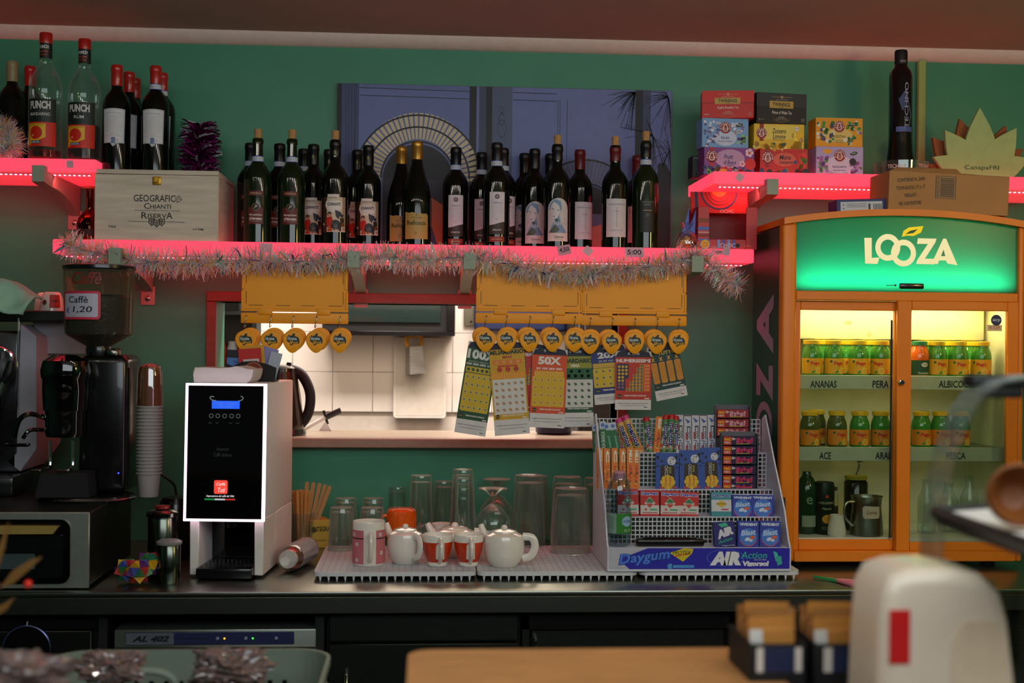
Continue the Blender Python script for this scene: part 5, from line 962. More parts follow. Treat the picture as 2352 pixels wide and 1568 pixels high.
dt = obj('drip_tray', MB().box(-xs+.022, xs-.022, -.03, .13, .004, .03, 'black', .005, 2), t); m = MB()
for i in range(11):
    for j in range(6): m.lathe([(0, .0008), (.0042, .0008), (.0042, 0)], 'steel_dark', 8, Matrix.Translation((-.055+i*.0105+(j % 2)*.005, -.018+j*.022, .03)))
obj('drip_grid', m, dt)
for sx_ in (-1, 1):
    for yy in (.03, Dm-.03): obj('foot', MB().lathe([(0, 0), (.01, 0), (.01, .009), (0, .009)], 'rubber', 10), t, (sx_*(xs-.02), yy, 0))
Mz = CT+H; mxy = Vector((p0.x, my))
# folded cloth on top
rr = random.Random(2); m = MB(); cw = .075; pts = []
prof = [(-.072, 0), (.058, 0), (.068, .008), (.072, .02), (.074, .034), (.06, .034), (.045, .039), (.03, .041), (.012, .037), (-.01, .036), (-.05, .037), (-.07, .037), (-.0745, .02)]
m.prism(prof, 'y', 0, .11, mat('napkin', '#cfcbc6', .9, noise=.05, bump=.5, bscale=900))
tag(obj('folded_cloth', m, None, (P(512, 870, my+.03).x, my+.035, Mz), (0, 0, R_(-5))), 'folded white paper cloth on the coffee machine', 'cloth')
# sachet holder with sachets
sy_ = my+.17; t = thing('sachet_holder', 'black sachet holder with round brown badge on the coffee machine', 'holder', (P(583, 850, sy_).x, sy_, Mz), R_(-5)); sw = .072
pts = [(-sw, 0), (sw*.75, 0), (sw*.8, .035), (sw*.45, .045), (.0, .052), (-.03, .05), (-.055, .038), (-sw*1.02, .045)]
m = MB().prism(pts, 'y', 0, .004, 'black_matt').prism([(x, z*.9) for x, z in pts], 'y', .05, .054, 'black_matt').box(-sw, sw*.75, .004, .05, 0, .004, 'black_matt'); obj('rack', m, t)
obj('badge', Art().disc(-.001, .026, .0245, '#7a2f16', 0, 24).ring(-.001, .026, .0215, .0225, '#c89a7a', 1).text('Caff\u00e8', -.001, .028, .012, '#d8c0a8', .03, shear=.3).mesh('badge', front(0)), t)
def sachet(dx, y, z, w, h, col, lab, ry, art=None):
    o = thing('tea_sachet', lab, 'sachet', (t.location.x+dx, sy_+y, Mz+z), 0, 'tea sachets in the holder', (0, ry, 0)); obj('packet', MB().box(-w/2, w/2, -.001, .001, 0, h, col, .0005), o)
    if art: a = Art(); art(a, w, h); obj('print', a.mesh('print', front(-.001)), o)
def s_red(a, w, h):
    a.rect(-w*.3, h*.35, w*.4, h*.62, '#d0c0bc', 0); [a.disc(-w*.18+i*w*.22, h*.48, .005, '#a82a20', 1) for i in range(3)]
def s_blu(a, w, h): a.rect(-w/2, h*.7, w/2, h, '#10141c', 0); a.text('Tea', 0, h*.55, .006, '#2a3a6a')
sachet(-.05, .02, .012, .045, .068, '#4a78b8', 'blue and black tea sachet beside the red one', .02, s_blu); sachet(-.008, .012, .012, .058, .072, '#b81c16', 'red tea sachet with white panel in front of the others', -.08, s_red); sachet(.0, .03, .02, .055, .072, '#d09a1c', 'yellow tea sachet standing up behind the red one', -.1); sachet(.018, .038, .014, .04, .075, '#8a86b8', 'lilac tea sachet slanted behind the yellow one', .3); sachet(.038, .028, .006, .03, .07, '#a8b0c0', 'pale grey tea sachet leaning at the end of the holder', .25)
# kettle on the hatch sill
ky = .02; t = thing('kettle', 'black kettle with brown see-through body and large loop handle on the sill', 'kettle', (P(636, 990, ky).x, ky+.06, hz0)); kz = lambda v: P(640, v, ky+.06).z-hz0
h1 = kz(842)
obj('base', MB().lathe([(0, 0), (.078, 0), (.08, .006), (.075, .018), (0, .018)], 'black', 28), t); obj('body', MB().lathe([(0, .018), (.073, .018), (.074, .03), (.062, h1*.6), (.05, h1-.012)], mat('kettle_brown', '#2a1d12', .15, coat=.3), 28), t)
obj('lid', MB().lathe([(.051, h1-.014), (.05, h1-.004), (.035, h1+.004), (.012, h1+.008), (0, h1+.008)], 'black', 28), t)
def kp(u, v): q_ = P(u, v, ky+.06); return (q_.x-t.location.x, 0, q_.z-hz0)
hp_ = [(640, 852), (662, 848), (690, 858), (707, 885), (713, 912), (709, 945), (697, 968), (680, 985)]
obj('handle', MB().tube([kp(*p) for p in hp_], [.012, .012, .012, .0115, .0115, .0115, .011, .010], 'black_matt', 12, flat=1.3), t); obj('switch', MB().box(kp(672, 0)[0]-.007, kp(672, 0)[0]+.007, -.008, .008, kp(0, 838)[2], kp(0, 826)[2]-.0, 'black', .002), t)
obj('gauge', MB().tube([kp(676, 865), kp(680, 920), kp(676, 975)], .008, 'black', 8), t); obj('spout', MB().prism([(-.05, h1*.72), (-.082, h1-.01), (-.04, h1-.008)], 'y', -.016, .016, 'kettle_brown'), t)

# ------------------------------------------------------------------ things seen through the hatch
KT = KY-.006
def kb(u0, u1, v0, v1, y): a_, b_ = P(u0, v0, y), P(u1, v1, y); return a_.x, b_.x, b_.z, a_.z
x0, x1, z0, z1 = kb(740, 1045, 640, 772, 1.0)
t = thing('extractor_hood', 'black kitchen extractor hood on the white tiled wall', 'hood', ((x0+x1)/2, 1.0, z0)); w2 = (x1-x0)/2
obj('body', MB().box(-w2, w2, .02, .14, 0, z1-z0, 'black_matt', .004), t); obj('frame', MB().box(-w2, w2, 0, .02, 0, .018, 'black', .002).box(w2-.03, w2, 0, .02, .018, z1-z0, 'black', .002), t); obj('glass', MB().box(-w2+.01, w2-.055, .012, .018, .05, z1-z0, mat('hood_glass', '#1c2a28', .15, coat=.5)), t)
x0, x1, z0, z1 = kb(905, 1024, 775, 960, KT-.02)
t = thing('cutting_board', 'white plastic cutting board hanging on the kitchen tiles', 'cutting board', ((x0+x1)/2, KT-.012, z0)); w2 = (x1-x0)/2
obj('board', MB().prism(rrect(-w2, 0, w2, z1-z0, .012), 'y', -.006, .006, mat('board_white', '#e2dcd0', .5)), t); obj('rim_groove', MB().prism(rrect(-w2+.008, .008, w2-.008, z1-z0-.008, .01), 'y', -.0068, -.0055, mat('board_white2', '#d8d0c2', .5)), t)
gy = KT-.05; pg = P(955, 858, gy); t = thing('grater', 'box grater with yellow handle hanging beside the cutting board', 'grater', (pg.x, gy, pg.z), 0, None, (0, R_(-4), R_(20))); gh = P(955, 795, gy).z-pg.z
obj('body', MB().add([(-.032, -.026, 0), (.032, -.026, 0), (.032, .026, 0), (-.032, .026, 0), (-.025, -.02, gh), (.025, -.02, gh), (.025, .02, gh), (-.025, .02, gh)], [(0, 1, 5, 4), (1, 2, 6, 5), (2, 3, 7, 6), (3, 0, 4, 7), (4, 5, 6, 7)], mat('grater_steel', '#a8aaa8', .35, .9, bump=.6, bscale=300)).mesh('body', 0), t)
obj('handle', MB().tube([(-.026, 0, gh), (-.03, 0, gh+.03), (-.018, 0, gh+.04), (.018, 0, gh+.04), (.03, 0, gh+.03), (.026, 0, gh)], .008, mat('grater_yellow', '#d89a10', .4), 8), t)
sp = P(700, 985, .26); t = thing('sharpening_steel', 'knife sharpening steel with black handle propped on the sill', 'sharpener', (sp.x, .26, hz0), 0, None); e1 = P(748, 958, .26)-sp; e2 = P(783, 942, .26)-sp; zz0 = sp.z-hz0
obj('rod', MB().tube([(0, 0, .006), (e1.x, 0, e1.z+zz0)], .006, 'white_plastic', 8), t); obj('handle', MB().tube([(e1.x, 0, e1.z+zz0), (e2.x, 0, e2.z+zz0)], .010, 'black', 10), t); dv = Vector((e2.x-e1.x, 0, e2.z-e1.z)).normalized(); n_ = Vector((-dv.z, 0, dv.x)); c_ = Vector((e1.x, 0, e1.z+zz0)); obj('guard', MB().tube([c_-n_*.022-dv*.003, c_, c_+n_*.022+dv*.003], .004, 'black', 8), t); obj('prop', MB().prism([(e1.x-.02, 0), (e1.x+.02, 0), (e1.x, max(.004, e1.z+zz0-.012))], 'y', -.008, .008, 'white_plastic'), t)
x0, x1, z0, z1 = kb(1066, 1110, 690, 748, KT-.01); tag(obj('hook_plate', MB().box(x0, x1, KT-.012, KT-.004, z0, z1, 'steel', .002).lathe([(0, .006), (.004, .006), (.004, 0)], 'black', 8, Matrix.Translation(((x0+x1)/2-.01, KT-.012, z0+.015)) @ Matrix.Rotation(pi/2, 4, 'X'))), 'small steel plate fixed on the kitchen tiles', 'plate')
x0, x1, z0, z1 = kb(1090, 1300, 690, 762, KT-.05); tag(obj('plastic_crate', MB().box(x0, x1, KT-.06, KT-.006, z0, z1, mat('crate_blue', '#20284a', .5), .012, 3).box(x0+.01, x1-.01, KT-.066, KT-.06, z1-.02, z1-.01, 'crate_blue')), 'dark blue kitchen crate behind the yellow clips', 'crate')
p = P(1272, 998, .17); t = thing('blue_pot', 'dark blue speckled pot on the hatch sill behind the tickets', 'pot', (p.x, .17, hz0)); obj('pot', MB().lathe([(0, 0), (.05, 0), (.056, .006), (.06, .05), (.062, .052), (.056, .05), (0, .046)], mat('pot_blue', '#1c2044', .3, noise=.5, scale=120), 24), t); obj('handle', MB().tube([(.058, 0, .035), (.08, 0, .04), (.083, 0, .03), (.058, 0, .022)], .004, 'pot_blue', 8), t)
x0, x1, z0, z1 = kb(1330, 1440, 640, 1100, .7); tag(obj('kitchen_cabinet', MB().box(x0, x1, .7, 1.13, .2, z1, mat('dark_wood', '#1c1410', .5), .004).box(x0+.02, x1-.02, .69, .7, .3, z1-.03, 'dark_wood', .003)), 'tall dark wooden cabinet in the kitchen behind the hatch', 'cabinet')
x0, x1, z0, z1 = kb(497, 545, 690, 1000, .55); t = thing('shelf_unit', 'dark open kitchen shelf unit with jars, at the hatch post', 'shelf unit', ((x0+x1)/2, .55, .3)); w2 = (x1-x0)/2+.06
obj('body', MB().box(-w2, w2, .1, .12, 0, 1.6, mat('shelf_dark', '#20262a', .5)).box(-w2, -w2+.015, 0, .1, 0, 1.6, 'shelf_dark').box(w2-.015, w2, 0, .1, 0, 1.6, 'shelf_dark'), t)
for zz_ in (1.1, 1.28, 1.46): obj('shelf_board', MB().box(-w2+.015, w2-.015, 0, .1, zz_, zz_+.012, 'shelf_dark'), t)
for i, c in enumerate(('#7a2a1a', '#8a94a0', '#5a6a74')): tag(obj('spice_jar', MB().lathe([(0, 0), (.016, 0), (.017, .003), (.017, .06), (.013, .066), (.013, .08), (0, .08)], mat('spice%d' % i, c, .2), 14), None, (t.location.x+.01+.035*(i-1), .6, 1.412 if i < 2 else 1.592)), ('red spice jar on the dark kitchen shelf', 'pale grey spice jar on the dark kitchen shelf', 'blue grey spice jar on the highest dark kitchen shelf')[i], 'jar', 'spice jars')

# ================================================================== OVEN, GRINDER, ESPRESSO MACHINE
oy = YC+.03; ox1 = P(205, 1260, oy).x; oz = P(100, 1176, oy).z-CT; ox0 = ox1-.46
t = thing('microwave_oven', 'stainless steel countertop oven with dark glass door', 'oven', ((ox0+ox1)/2, oy, CT)); W = .23
obj('housing', MB().box(-W, W, .006, .42, .008, oz, mat('oven_side', '#23261f', .4, .7), .003), t)
obj('front_frame', MB().box(-W, W, 0, .006, .004, oz, mat('oven_steel', '#a0a69c', .42, .8, noise=.1), .002), t)
dr = obj('door', MB().prism(rrect(-W-.05, .016, W-.042, oz-.016, .022, 5), 'y', -.006, .0, 'black_gloss'), t)
obj('window', MB().prism(rrect(-W-.05, .03, W-.058, oz-.05, .008, 4), 'y', -.008, -.006, mat('oven_glass', '#0f1414', .08, coat=.5)), dr)
obj('handle', MB().prism([(-W, oz-.048), (W-.075, oz-.046), (W-.062, oz-.028), (-W, oz-.027)], 'y', -.028, -.012, mat('handle_steel_reflect', '#c0a45a', .35, .5)), dr)  # steel handle; its yellowish reflection is put into the base colour
obj('panel', MB().box(-W, W-.12, -.009, -.008, .05, .085, mat('oven_label', '#3a4a4a', .4)), dr)
OT = CT+oz
for sx_ in (-1, 1): obj('foot', MB().lathe([(0, 0), (.012, 0), (.012, .009), (0, .009)], 'rubber', 10), t, (sx_*.2, .05, 0)); obj('foot', MB().lathe([(0, 0), (.012, 0), (.012, .009), (0, .009)], 'rubber', 10), t, (sx_*.2, .37, 0))
# grinder
gy = -.50; gc = P(210, 1000, gy); gz = lambda v: P(213, v, gy).z-OT; t = thing('coffee_grinder', 'black coffee grinder with clear bean hopper lettered Caffe', 'coffee grinder', (gc.x, gy, OT)); pxm = (gy-CAM.y)/FPX
gx = lambda u: P(u, 900, gy).x-gc.x
obj('base', MB().lathe([(0, 0), (.118, 0), (.12, .006), (.116, .012), (0, .014)], 'black', 32, Matrix.Translation((-.01, 0, 0)) @ Matrix.Diagonal((1, .8, 1, 1))).lathe([(.1195, .004), (.1215, .006), (.1195, .008)], 'chrome', 32, Matrix.Translation((-.01, 0, 0)) @ Matrix.Diagonal((1, .8, 1, 1))), t)
zc1 = gz(815)
m = MB().box(gx(178), gx(292), .0, .17, .012, zc1, 'black', .02, 3); obj('body', m, t)
obj('dosing_head', MB().lathe([(0, gz(940)), (.052, gz(940)), (.055, gz(900)), (.055, gz(870)), (.058, gz(866)), (.06, gz(850)), (.054, gz(828)), (.03, gz(815)), (0, gz(813))], 'black_gloss', 28, Matrix.Translation((gx(158), -.03, 0))), t)
obj('doser', MB().lathe([(0, gz(1000)), (.045, gz(1000)), (.048, gz(990)), (.048, gz(940)), (0, gz(940))], mat('doser_smoke', '#0c0d0d', .08, coat=.5), 24, Matrix.Translation((gx(158), -.03, 0))), t)
obj('lever', MB().tube([(gx(128), -.04, gz(962)), (gx(90), -.06, gz(948)), (gx(65), -.065, gz(960)), (gx(52), -.065, gz(1000))], .006, 'black_gloss', 8).tube([(gx(112), -.04, gz(985)), (gx(86), -.06, gz(985)), (gx(72), -.065, gz(1003))], .005, 'black_gloss', 8).box(gx(34), gx(88), -.075, -.055, gz(1021), gz(1013), 'black_gloss', .003, 2), t)
obj('fork', MB().tube([(gx(130), -.05, gz(1008)), (gx(130), -.05, gz(1065)), (gx(130), -.09, gz(1070))], .004, 'chrome', 8).tube([(gx(181), -.05, gz(1008)), (gx(181), -.05, gz(1065)), (gx(181), -.09, gz(1070))], .004, 'chrome', 8).box(gx(96), gx(122), -.1, -.09, gz(1074), gz(1069), 'chrome', .002).box(gx(156), gx(183), -.1, -.09, gz(1074), gz(1069), 'chrome', .002), t)
obj('tray', MB().prism([(gx(118), gz(1078)), (gx(222), gz(1078)), (gx(228), .014), (gx(106), .014)], 'y', -.085, -.01, 'black_matt'), t)
obj('knob', MB().lathe([(0, 0), (.016, 0), (.017, .002), (.017, .01), (.015, .013), (0, .013)], 'steel', 20), t, (gx(256), .02, zc1)); obj('knob', MB().lathe([(0, 0), (.013, 0), (.013, .016), (0, .018)], 'black', 18), t, (gx(250), .07, zc1)); obj('indicator', MB().ball((gx(274), -.001, gz(1086)), .0025, emitter('blue_led', '#3a4aff', 2.), 8), t)
Rh = (gx(300)-gx(132))/2*.97; hcx = gx(216); Mh = Matrix.Translation((hcx, .04, 0))
hp = obj('hopper', MB().lathe([(.026, gz(800)), (.03, gz(795)), (Rh*.93, gz(768)), (Rh*.955, gz(762)), (Rh, gz(612)), (Rh*1.005, gz(610))], 'hopper', 36, Mh), t)
obj('collar', MB().lathe([(.03, zc1-.004), (.032, gz(803)), (.03, gz(795)), (.026, gz(795)), (.02, zc1-.004)], 'black', 24, Mh), t)
obj('hopper_lid', MB().lathe([(0, gz(606)), (Rh*.98, gz(607)), (Rh*1.03, gz(609)), (Rh*1.03, gz(616)), (Rh*.99, gz(619)), (0, gz(615))], 'black', 36, Mh), hp)
obj('coffee_beans', MB().lathe([(0, gz(798)), (.026, gz(796)), (Rh*.9, gz(767)), (Rh*.93, gz(760)), (Rh*.955, gz(682)), (Rh*.8, gz(676)), (Rh*.45, gz(684)), (0, gz(680))], mat('beans', '#17100b', .45, noise=.4, scale=90, bump=1., bscale=110), 32, Mh), hp)
a = Art().text('Caff\u00e8', -.012, gz(640), .031, '#7a2418', .078, shear=.35, bold=.015, l=0); obj('lettering', a.mesh('lettering', lambda s, tt, hh: (hcx+(Rh+hh)*math.sin(s/Rh), .04-(Rh+hh)*math.cos(s/Rh), tt), .006), hp)
x, z = -.027, gz(702); a = Art().poly(rrect(x-.052, z-.035, x+.052, z+.035, .008), '#c82a44', 0).poly(rrect(x-.046, z-.029, x+.046, z+.029, .004), '#b4b4c4', 1).text('Caff\u00e8', x-.004, z+.014, .0165, '#101014', .054, bold=.01, l=2).text('1,20', x+.008, z-.011, .0175, '#101014', .05, shear=.1, bold=.01, l=2).text('\u20ac', x-.034, z-.012, .013, '#26268a', l=2)
obj('price_card', a.mesh('price_card', lambda s, tt, hh: (hcx+(Rh+.002+hh)*math.sin(s/Rh), .04-(Rh+.002+hh)*math.cos(s/Rh), tt), .008), hp)
# espresso machine at the picture's edge
ey = -.36; ez = lambda v: P(40, v, ey).z-OT; ex = lambda u: P(u, 900, ey).x
t = thing('espresso_machine', 'white and black espresso machine with cup tray beside the grinder', 'espresso machine', (ex(-60), ey, OT+.0)); X = lambda u: ex(u)-ex(-60)
WS = mat('machine_grey', '#a8a6b0', .4)
obj('side_panel', MB().prism([(X(46), ez(745)), (X(82), ez(772)), (X(85), ez(1030)), (X(48), ez(1082)), (X(20), ez(1060)), (X(40), ez(1040))], 'y', 0, .22, WS), t)
obj('rear_panel', MB().prism([(X(46), ez(738)), (X(150), ez(738)), (X(182), ez(795)), (X(165), ez(812)), (X(82), ez(812))], 'y', .1, .2, WS), t)
obj('body', MB().box(X(-420), X(44), .0, .25, .05, ez(760), 'black', .01, 2).box(X(-420), X(10), -.06, .0, ez(980), ez(790), 'black_gloss', .01, 2), t); obj('base', MB().box(X(-420), X(60), -.1, .25, 0, .05, 'black', .006, 2), t)
obj('cup_tray', MB().box(X(-420), X(150), .02, .24, ez(737), ez(712), mat('tray_dark', '#23281f', .4), .003), t)
obj('chrome_post', MB().tube([(X(44), -.01, ez(730)), (X(43), -.01, ez(1000))], .0025, 'chrome', 8), t)
obj('steam_wand', MB().tube([(X(12), -.08, ez(795)), (X(34), -.085, ez(803)), (X(48), -.085, ez(812)), (X(50), -.085, ez(826))], .005, 'chrome', 8).tube([(X(32), -.085, ez(875)), (X(2), -.085, ez(965))], .0045, 'chrome', 8), t); obj('wand_grip', MB().tube([(X(50), -.085, ez(828)), (X(44), -.085, ez(855)), (X(32), -.085, ez(875))], [.009, .013, .009], 'rubber', 10), t)
# cups and towel on the cup tray
zt2 = OT+ez(712)
for i, (u, y_) in enumerate(((102, .06), (72, .12))):
    c = thing('espresso_cup', ('white espresso cup with red square on the cup tray, next to the hopper', 'white espresso cup behind the red square cup on the tray')[i], 'cup', (ex(u), ey+y_, zt2), 0, 'espresso cups'); obj('cup', cached('ecup', lambda: MB().lathe([(0, .05), (.018, .05), (.022, .047), (.028, .03), (.031, 0), (.029, 0), (.026, .028), (.02, .044), (0, .046)], 'porcelain', 24).mesh('cup')), c)
    if i == 0: obj('print', Art().rect(.002, .008, .03, .042, '#c8281a').text('caffe', .016, .026, .007, '#20100c', .018, l=1).disc(-.012, .022, .007, '#7a3a3a', 0).mesh('print', lambda s, tt, hh: ((.0315-.1*max(0, tt-.005)+hh)*math.sin(s/.03), -(.0315-.1*max(0, tt-.005)+hh)*math.cos(s/.03), tt), .005), c)
n1, n2 = 16, 14; m = MB(); vs = []; fs = []; rr = random.Random(5)
for i in range(n1+1):
    for j in range(n2+1):
        s_, q_ = i/n1, j/n2; u = -70+170*s_-20*q_*q_; x = ex(u); z = OT+ez(640+40*max(0, s_-.45)**1.2*2+105*max(0, q_-.35)*(1-.25*s_)); y = ey-.02-.09*q_+.008*math.sin(s_*14+q_*5)-.02*math.sin(pi*q_)
        vs.append((x, y+.006*math.sin(s_*9-q_*7), z+.006*math.sin(s_*11+q_*3)))
for i in range(n1):
    for j in range(n2): k = i*(n2+1)+j; fs.append((k, k+1, k+n2+2, k+n2+1))
o = obj('towel', m.add(vs, fs, mat('towel_green', '#9cc4ac', .95, noise=.12, bump=.8, bscale=700)).mesh('towel', 180)); sm = o.modifiers.new('s', 'SOLIDIFY'); sm.thickness = .004; tag(o, 'pale green towel draped over the espresso machine', 'towel')
# stack of paper cups
cy_ = -.45; cxx = P(343, 1000, cy_).x; z0 = OT+.001; dz = .0089
cme = MB().lathe([(0, .002), (.0235, .0), (.024, .002), (.0292, .057), (.0325, .058), (.0328, .0605), (.0325, .062), (.0292, .062), (.0232, .004), (0, .004)], mat('cup_paper', '#96928c', .6), 20).mesh('paper_cup')
ncup = int((P(343, 918, cy_).z-z0-.062)/dz)
for i in range(ncup): tag(obj('paper_cup', cme, None, (cxx, cy_, z0+i*dz)), 'white paper cup in the tall nested stack on the oven', 'cup', 'nested paper cups on the oven')
ztop = z0+(ncup-1)*dz+.062; t = thing('cup_sleeve', 'brown topped plastic sleeve over the tall paper cup stack', 'sleeve', (cxx, cy_, ztop+.0005)); hs = P(343, 838, cy_).z-ztop
obj('paper', MB().lathe([(.030, 0), (.029, hs*.75), (.026, hs*.93), (.018, hs), (0, hs)], mat('sleeve_brown', '#7a4018', .5, noise=.2), 20), t); obj('film', MB().lathe([(.0332, 0), (.0315, hs*.8), (.028, hs*.96), (.012, hs+.003)], 'film', 20), t)
# canisters, paper star, cable
def can(u, v0, v1, r, y, lab, top, cat='canister'):
    p = P(u, v1, y); h = P(u, v0, y).z-CT; t = thing('canister', lab, cat, (p.x, y, CT)); obj('body', MB().lathe([(0, 0), (r*.92, 0), (r, .006), (r, h*.86), (r*.94, h*.88)], mat('canister_steel', '#5f655c', .2, 1), 24), t); obj('lid', MB().lathe([(r*.9, h*.87), (r*1.1, h*.885), (r*1.12, h*.94), (r*.85, h*.98), (0, h)], top, 24), t); return t, h, r
t, h, r = can(372, 1167, 1290, .034, -.58, 'tall steel shaker canister with red knob behind the short one', 'canister_steel'); obj('knob', MB().lathe([(0, h), (.018, h), (.018, h+.007), (0, h+.008)], mat('knob_red', '#7a1a12', .4), 16), t)
can(388, 1237, 1310, .027, -.66, 'short steel shaker canister with domed cap beside the paper star', mat('cap_grey', '#7a7c76', .45))
sp = PZ(316, 1352, CT); t = thing('paper_star', 'folded paper star of bright triangular facets on the worktop', 'paper star', (sp.x-.014, sp.y+.04, CT)); rr = random.Random(8)
bm = bmesh.new(); bmesh.ops.create_icosphere(bm, subdivisions=1, radius=.03); cols = ['#c8961a', '#3a4a9a', '#2a6a3a', '#a82a3a', '#c8a020', '#5a2a6a', '#b03020', '#2a7a5a']
stars = [(Vector((.008, 0, .034)), .85), (Vector((-.028, .03, .032)), .8), (Vector((.022, .035, .045)), .85)]
for si, (c_, s_) in enumerate(stars):
    m = MB()
    for fi, f in enumerate(bm.faces):
        vs3 = [v.co*s_+c_ for v in f.verts]; n = f.normal; apex = f.calc_center_median()*s_+c_+n*.015*s_; cc = cols[(fi*3+si) % len(cols)]
        for k in range(3): m.add([vs3[k], vs3[(k+1) % 3], apex], [(0, 1, 2)], mat('facet'+cc, cc, .35))
    zmin = min(v[2] for v in m.v); m.v = [(x, y, max(z, .0005)) for x, y, z in m.v]
    a = obj(('star_body', 'star_body', 'star_body')[si], m.mesh('star_body', 0), t)
bm.free()
cb = [PZ(300, 1120, 1.09), PZ(330, 1090, 1.09)]
tag(obj('power_cable', MB().tube([P(300, 1092, -.25), P(330, 1079, -.24), P(360, 1085, -.23), P(385, 1100, -.22), P(402, 1118, -.2), P(405, 1160, -.19), (P(405, 1160, -.19).x, -.17, CT+.004)], .0032, 'rubber', 8)), 'black power cable arching beside the coffee machine', 'cable')
tag(obj('knock_box', MB().lathe([(0, 0), (.04, 0), (.044, .006), (.046, .14), (.036, .16), (0, .165)], 'black', 24), None, (P(405, 1200, -.3).x-.0, -.3, CT)), 'black round container behind the coffee machine', 'container')

# ================================================================== DRAINING MATS, CUPS AND GLASSES
MT = .022                                         # mat height above the worktop
ym = PZ(1000, 1334, CT).y; MZ = CT+MT
mats_ = [(720, 1094), (1097, 1466), (1470, 1839)]; mlab = ('under the mugs and orange cups', 'under the tall tumblers', 'carrying the sweets rack')
for (u0, u1), lb in zip(mats_, mlab):
    x0, x1 = P(u0, 1320, ym).x, P(u1, 1320, ym).x; W = (x1-x0)/2; D = .40
    t = thing('draining_mat', 'white plastic draining mat with toothed underside '+lb, 'draining mat', ((x0+x1)/2, ym, CT), 0, 'draining mats')
    obj('plate', MB().prism(rrect(-W, 0, W, D, .02, 5), 'z', MT-.010, MT, mat('mat_white', '#c4c6ca', .45, noise=.05)), t)
    m = MB(); nx = int(2*W/.0155)
    for i in range(1, nx): x = -W+i*2*W/nx; m.box(x-.0006, x+.0006, .006, D-.006, MT, MT+.0006, mat('mat_line', '#9c9ca2', .6))
    for j in range(1, 25): m.box(-W+.006, W-.006, j*.0155-.0006, j*.0155+.0006, MT, MT+.0006, 'mat_line')
    obj('grid', m.mesh('grid', 0), t)
    fm = cached('tooth', lambda: MB().add([(-.0036, -.003, .0125), (.0036, -.003, .0125), (.0036, .003, .0125), (-.0036, .003, .0125), (-.001, -.001, 0), (.001, -.001, 0), (.001, .001, 0), (-.001, .001, 0)], [(0, 1, 5, 4), (1, 2, 6, 5), (2, 3, 7, 6), (3, 0, 4, 7), (4, 5, 6, 7)], 'mat_white').mesh('tooth', 0))
    nt_ = 19
    for i in range(nt_): obj('tooth', fm, t, (-W+.016+i*(2*W-.032)/(nt_-1), .006, 0))
    for i in range(0, nt_, 6):
        for yy in (.2, D-.008): obj('tooth', fm, t, (-W+.016+i*(2*W-.032)/(nt_-1), yy, 0))
def on(u, v, z=MZ): return PZ(u, v, z)
def dpx(y): return (y-CAM.y)/FPX
def tea_pot(label, u, v, hpx, wpx, side, spout_dir, group='white teapots', lidknob=True, handle_dir=None):
    p = on(u, v); k = dpx(p.y); h, r = hpx*k, wpx*k/2; y = p.y+r*.8; t = thing('teapot', label, 'teapot', (p.x, y, MZ+.0008), 0, group)
    obj('body', MB().lathe([(0, 0), (r*.62, 0), (r*.68, .004), (r*.86, h*.16), (r, h*.42), (r*.99, h*.6), (r*.9, h*.78), (r*.6, h*.86), (0, h*.88)], 'porcelain', 30), t)
    l = obj('lid', MB().lathe([(r*.62, h*.85), (r*.6, h*.89), (r*.3, h*.93), (0, h*.94)], 'porcelain', 24).ball((0, 0, h*.965), r*.17, 'porcelain', 12, (1, 1, .8)), t)
    a_ = spout_dir; d = Vector((math.cos(a_), math.sin(a_), 0)); m = MB().tube([d*r*.8+Vector((0, 0, h*.55)), d*r*1.1+Vector((0, 0, h*.75)), d*r*1.3+Vector((0, 0, h*1.0))], [r*.26, r*.2, r*.13], 'porcelain', 12); obj('spout', m, t)
    a_ = handle_dir; d = Vector((math.cos(a_), math.sin(a_), 0)); m = MB().tube([d*r*.9+Vector((0, 0, h*.75)), d*r*1.35+Vector((0, 0, h*.72)), d*r*1.5+Vector((0, 0, h*.5)), d*r*1.3+Vector((0, 0, h*.27)), d*r*.9+Vector((0, 0, h*.2))], r*.13, 'porcelain', 10, flat=1.5); obj('handle', m, t)
tea_pot('white teapot with handle turned to the front, beside the pink mug', 930, 1299, 88, 86, 0, 2.5, handle_dir=-1.0)
tea_pot('white teapot with its loop handle at the side, beside the orange cups', 1160, 1306, 92, 96, 0, 2.6, handle_dir=-.15)
tea_pot('white teapot with upright spout behind the two orange cups', 1045, 1283, 74, 100, 0, 2.95, handle_dir=.0)
def mug(u, v, hpx, wpx, lab, colr, ang):
    p = on(u, v); k = dpx(p.y); h, r = hpx*k, wpx*k/2; t = thing('mug', lab, 'mug', (p.x, p.y+r, MZ+.0008)); return t, h, r
t, h, r = mug(845, 1302, 100, 75, 'pink patterned mug with white handle on the draining mat', None, 0)
obj('body', MB().lathe([(0, 0), (r*.94, 0), (r, .004), (r, h*.98), (r*.985, h), (r*.94, h*.98), (r*.94, h*.1), (0, h*.08)], 'porcelain', 30), t)
obj('handle', MB().tube([(.006, -r, h*.74), (.008, -r-.024, h*.7), (.008, -r-.028, h*.45), (.006, -r-.012, h*.2), (.006, -r, h*.16)], .0055, 'porcelain', 10, flat=1.3), t)
a = Art(); a.rect(-r*1.5, h*.05, -r*.28, h*.82, '#c06a72'); a.rect(r*.5, h*.05, r*1.5, h*.82, '#c06a72'); a.rect(-r*1.5, h*.62, -r*.28, h*.645, '#1c1418', 1); a.rect(r*.5, h*.62, r*1.5, h*.645, '#1c1418', 1)
for x, y in ((-r*.75, h*.14), (-r*.75, h*.5), (r*.8, h*.72), (r*.9, h*.3), (-r*1.0, h*.72)):
    for k in range(5): a.disc(x+.0035*math.cos(k*1.257), y+.0035*math.sin(k*1.257), .0024, '#d8c8c8', 2, 7)
obj('print', a.mesh('print', cyl(r), .006), t)
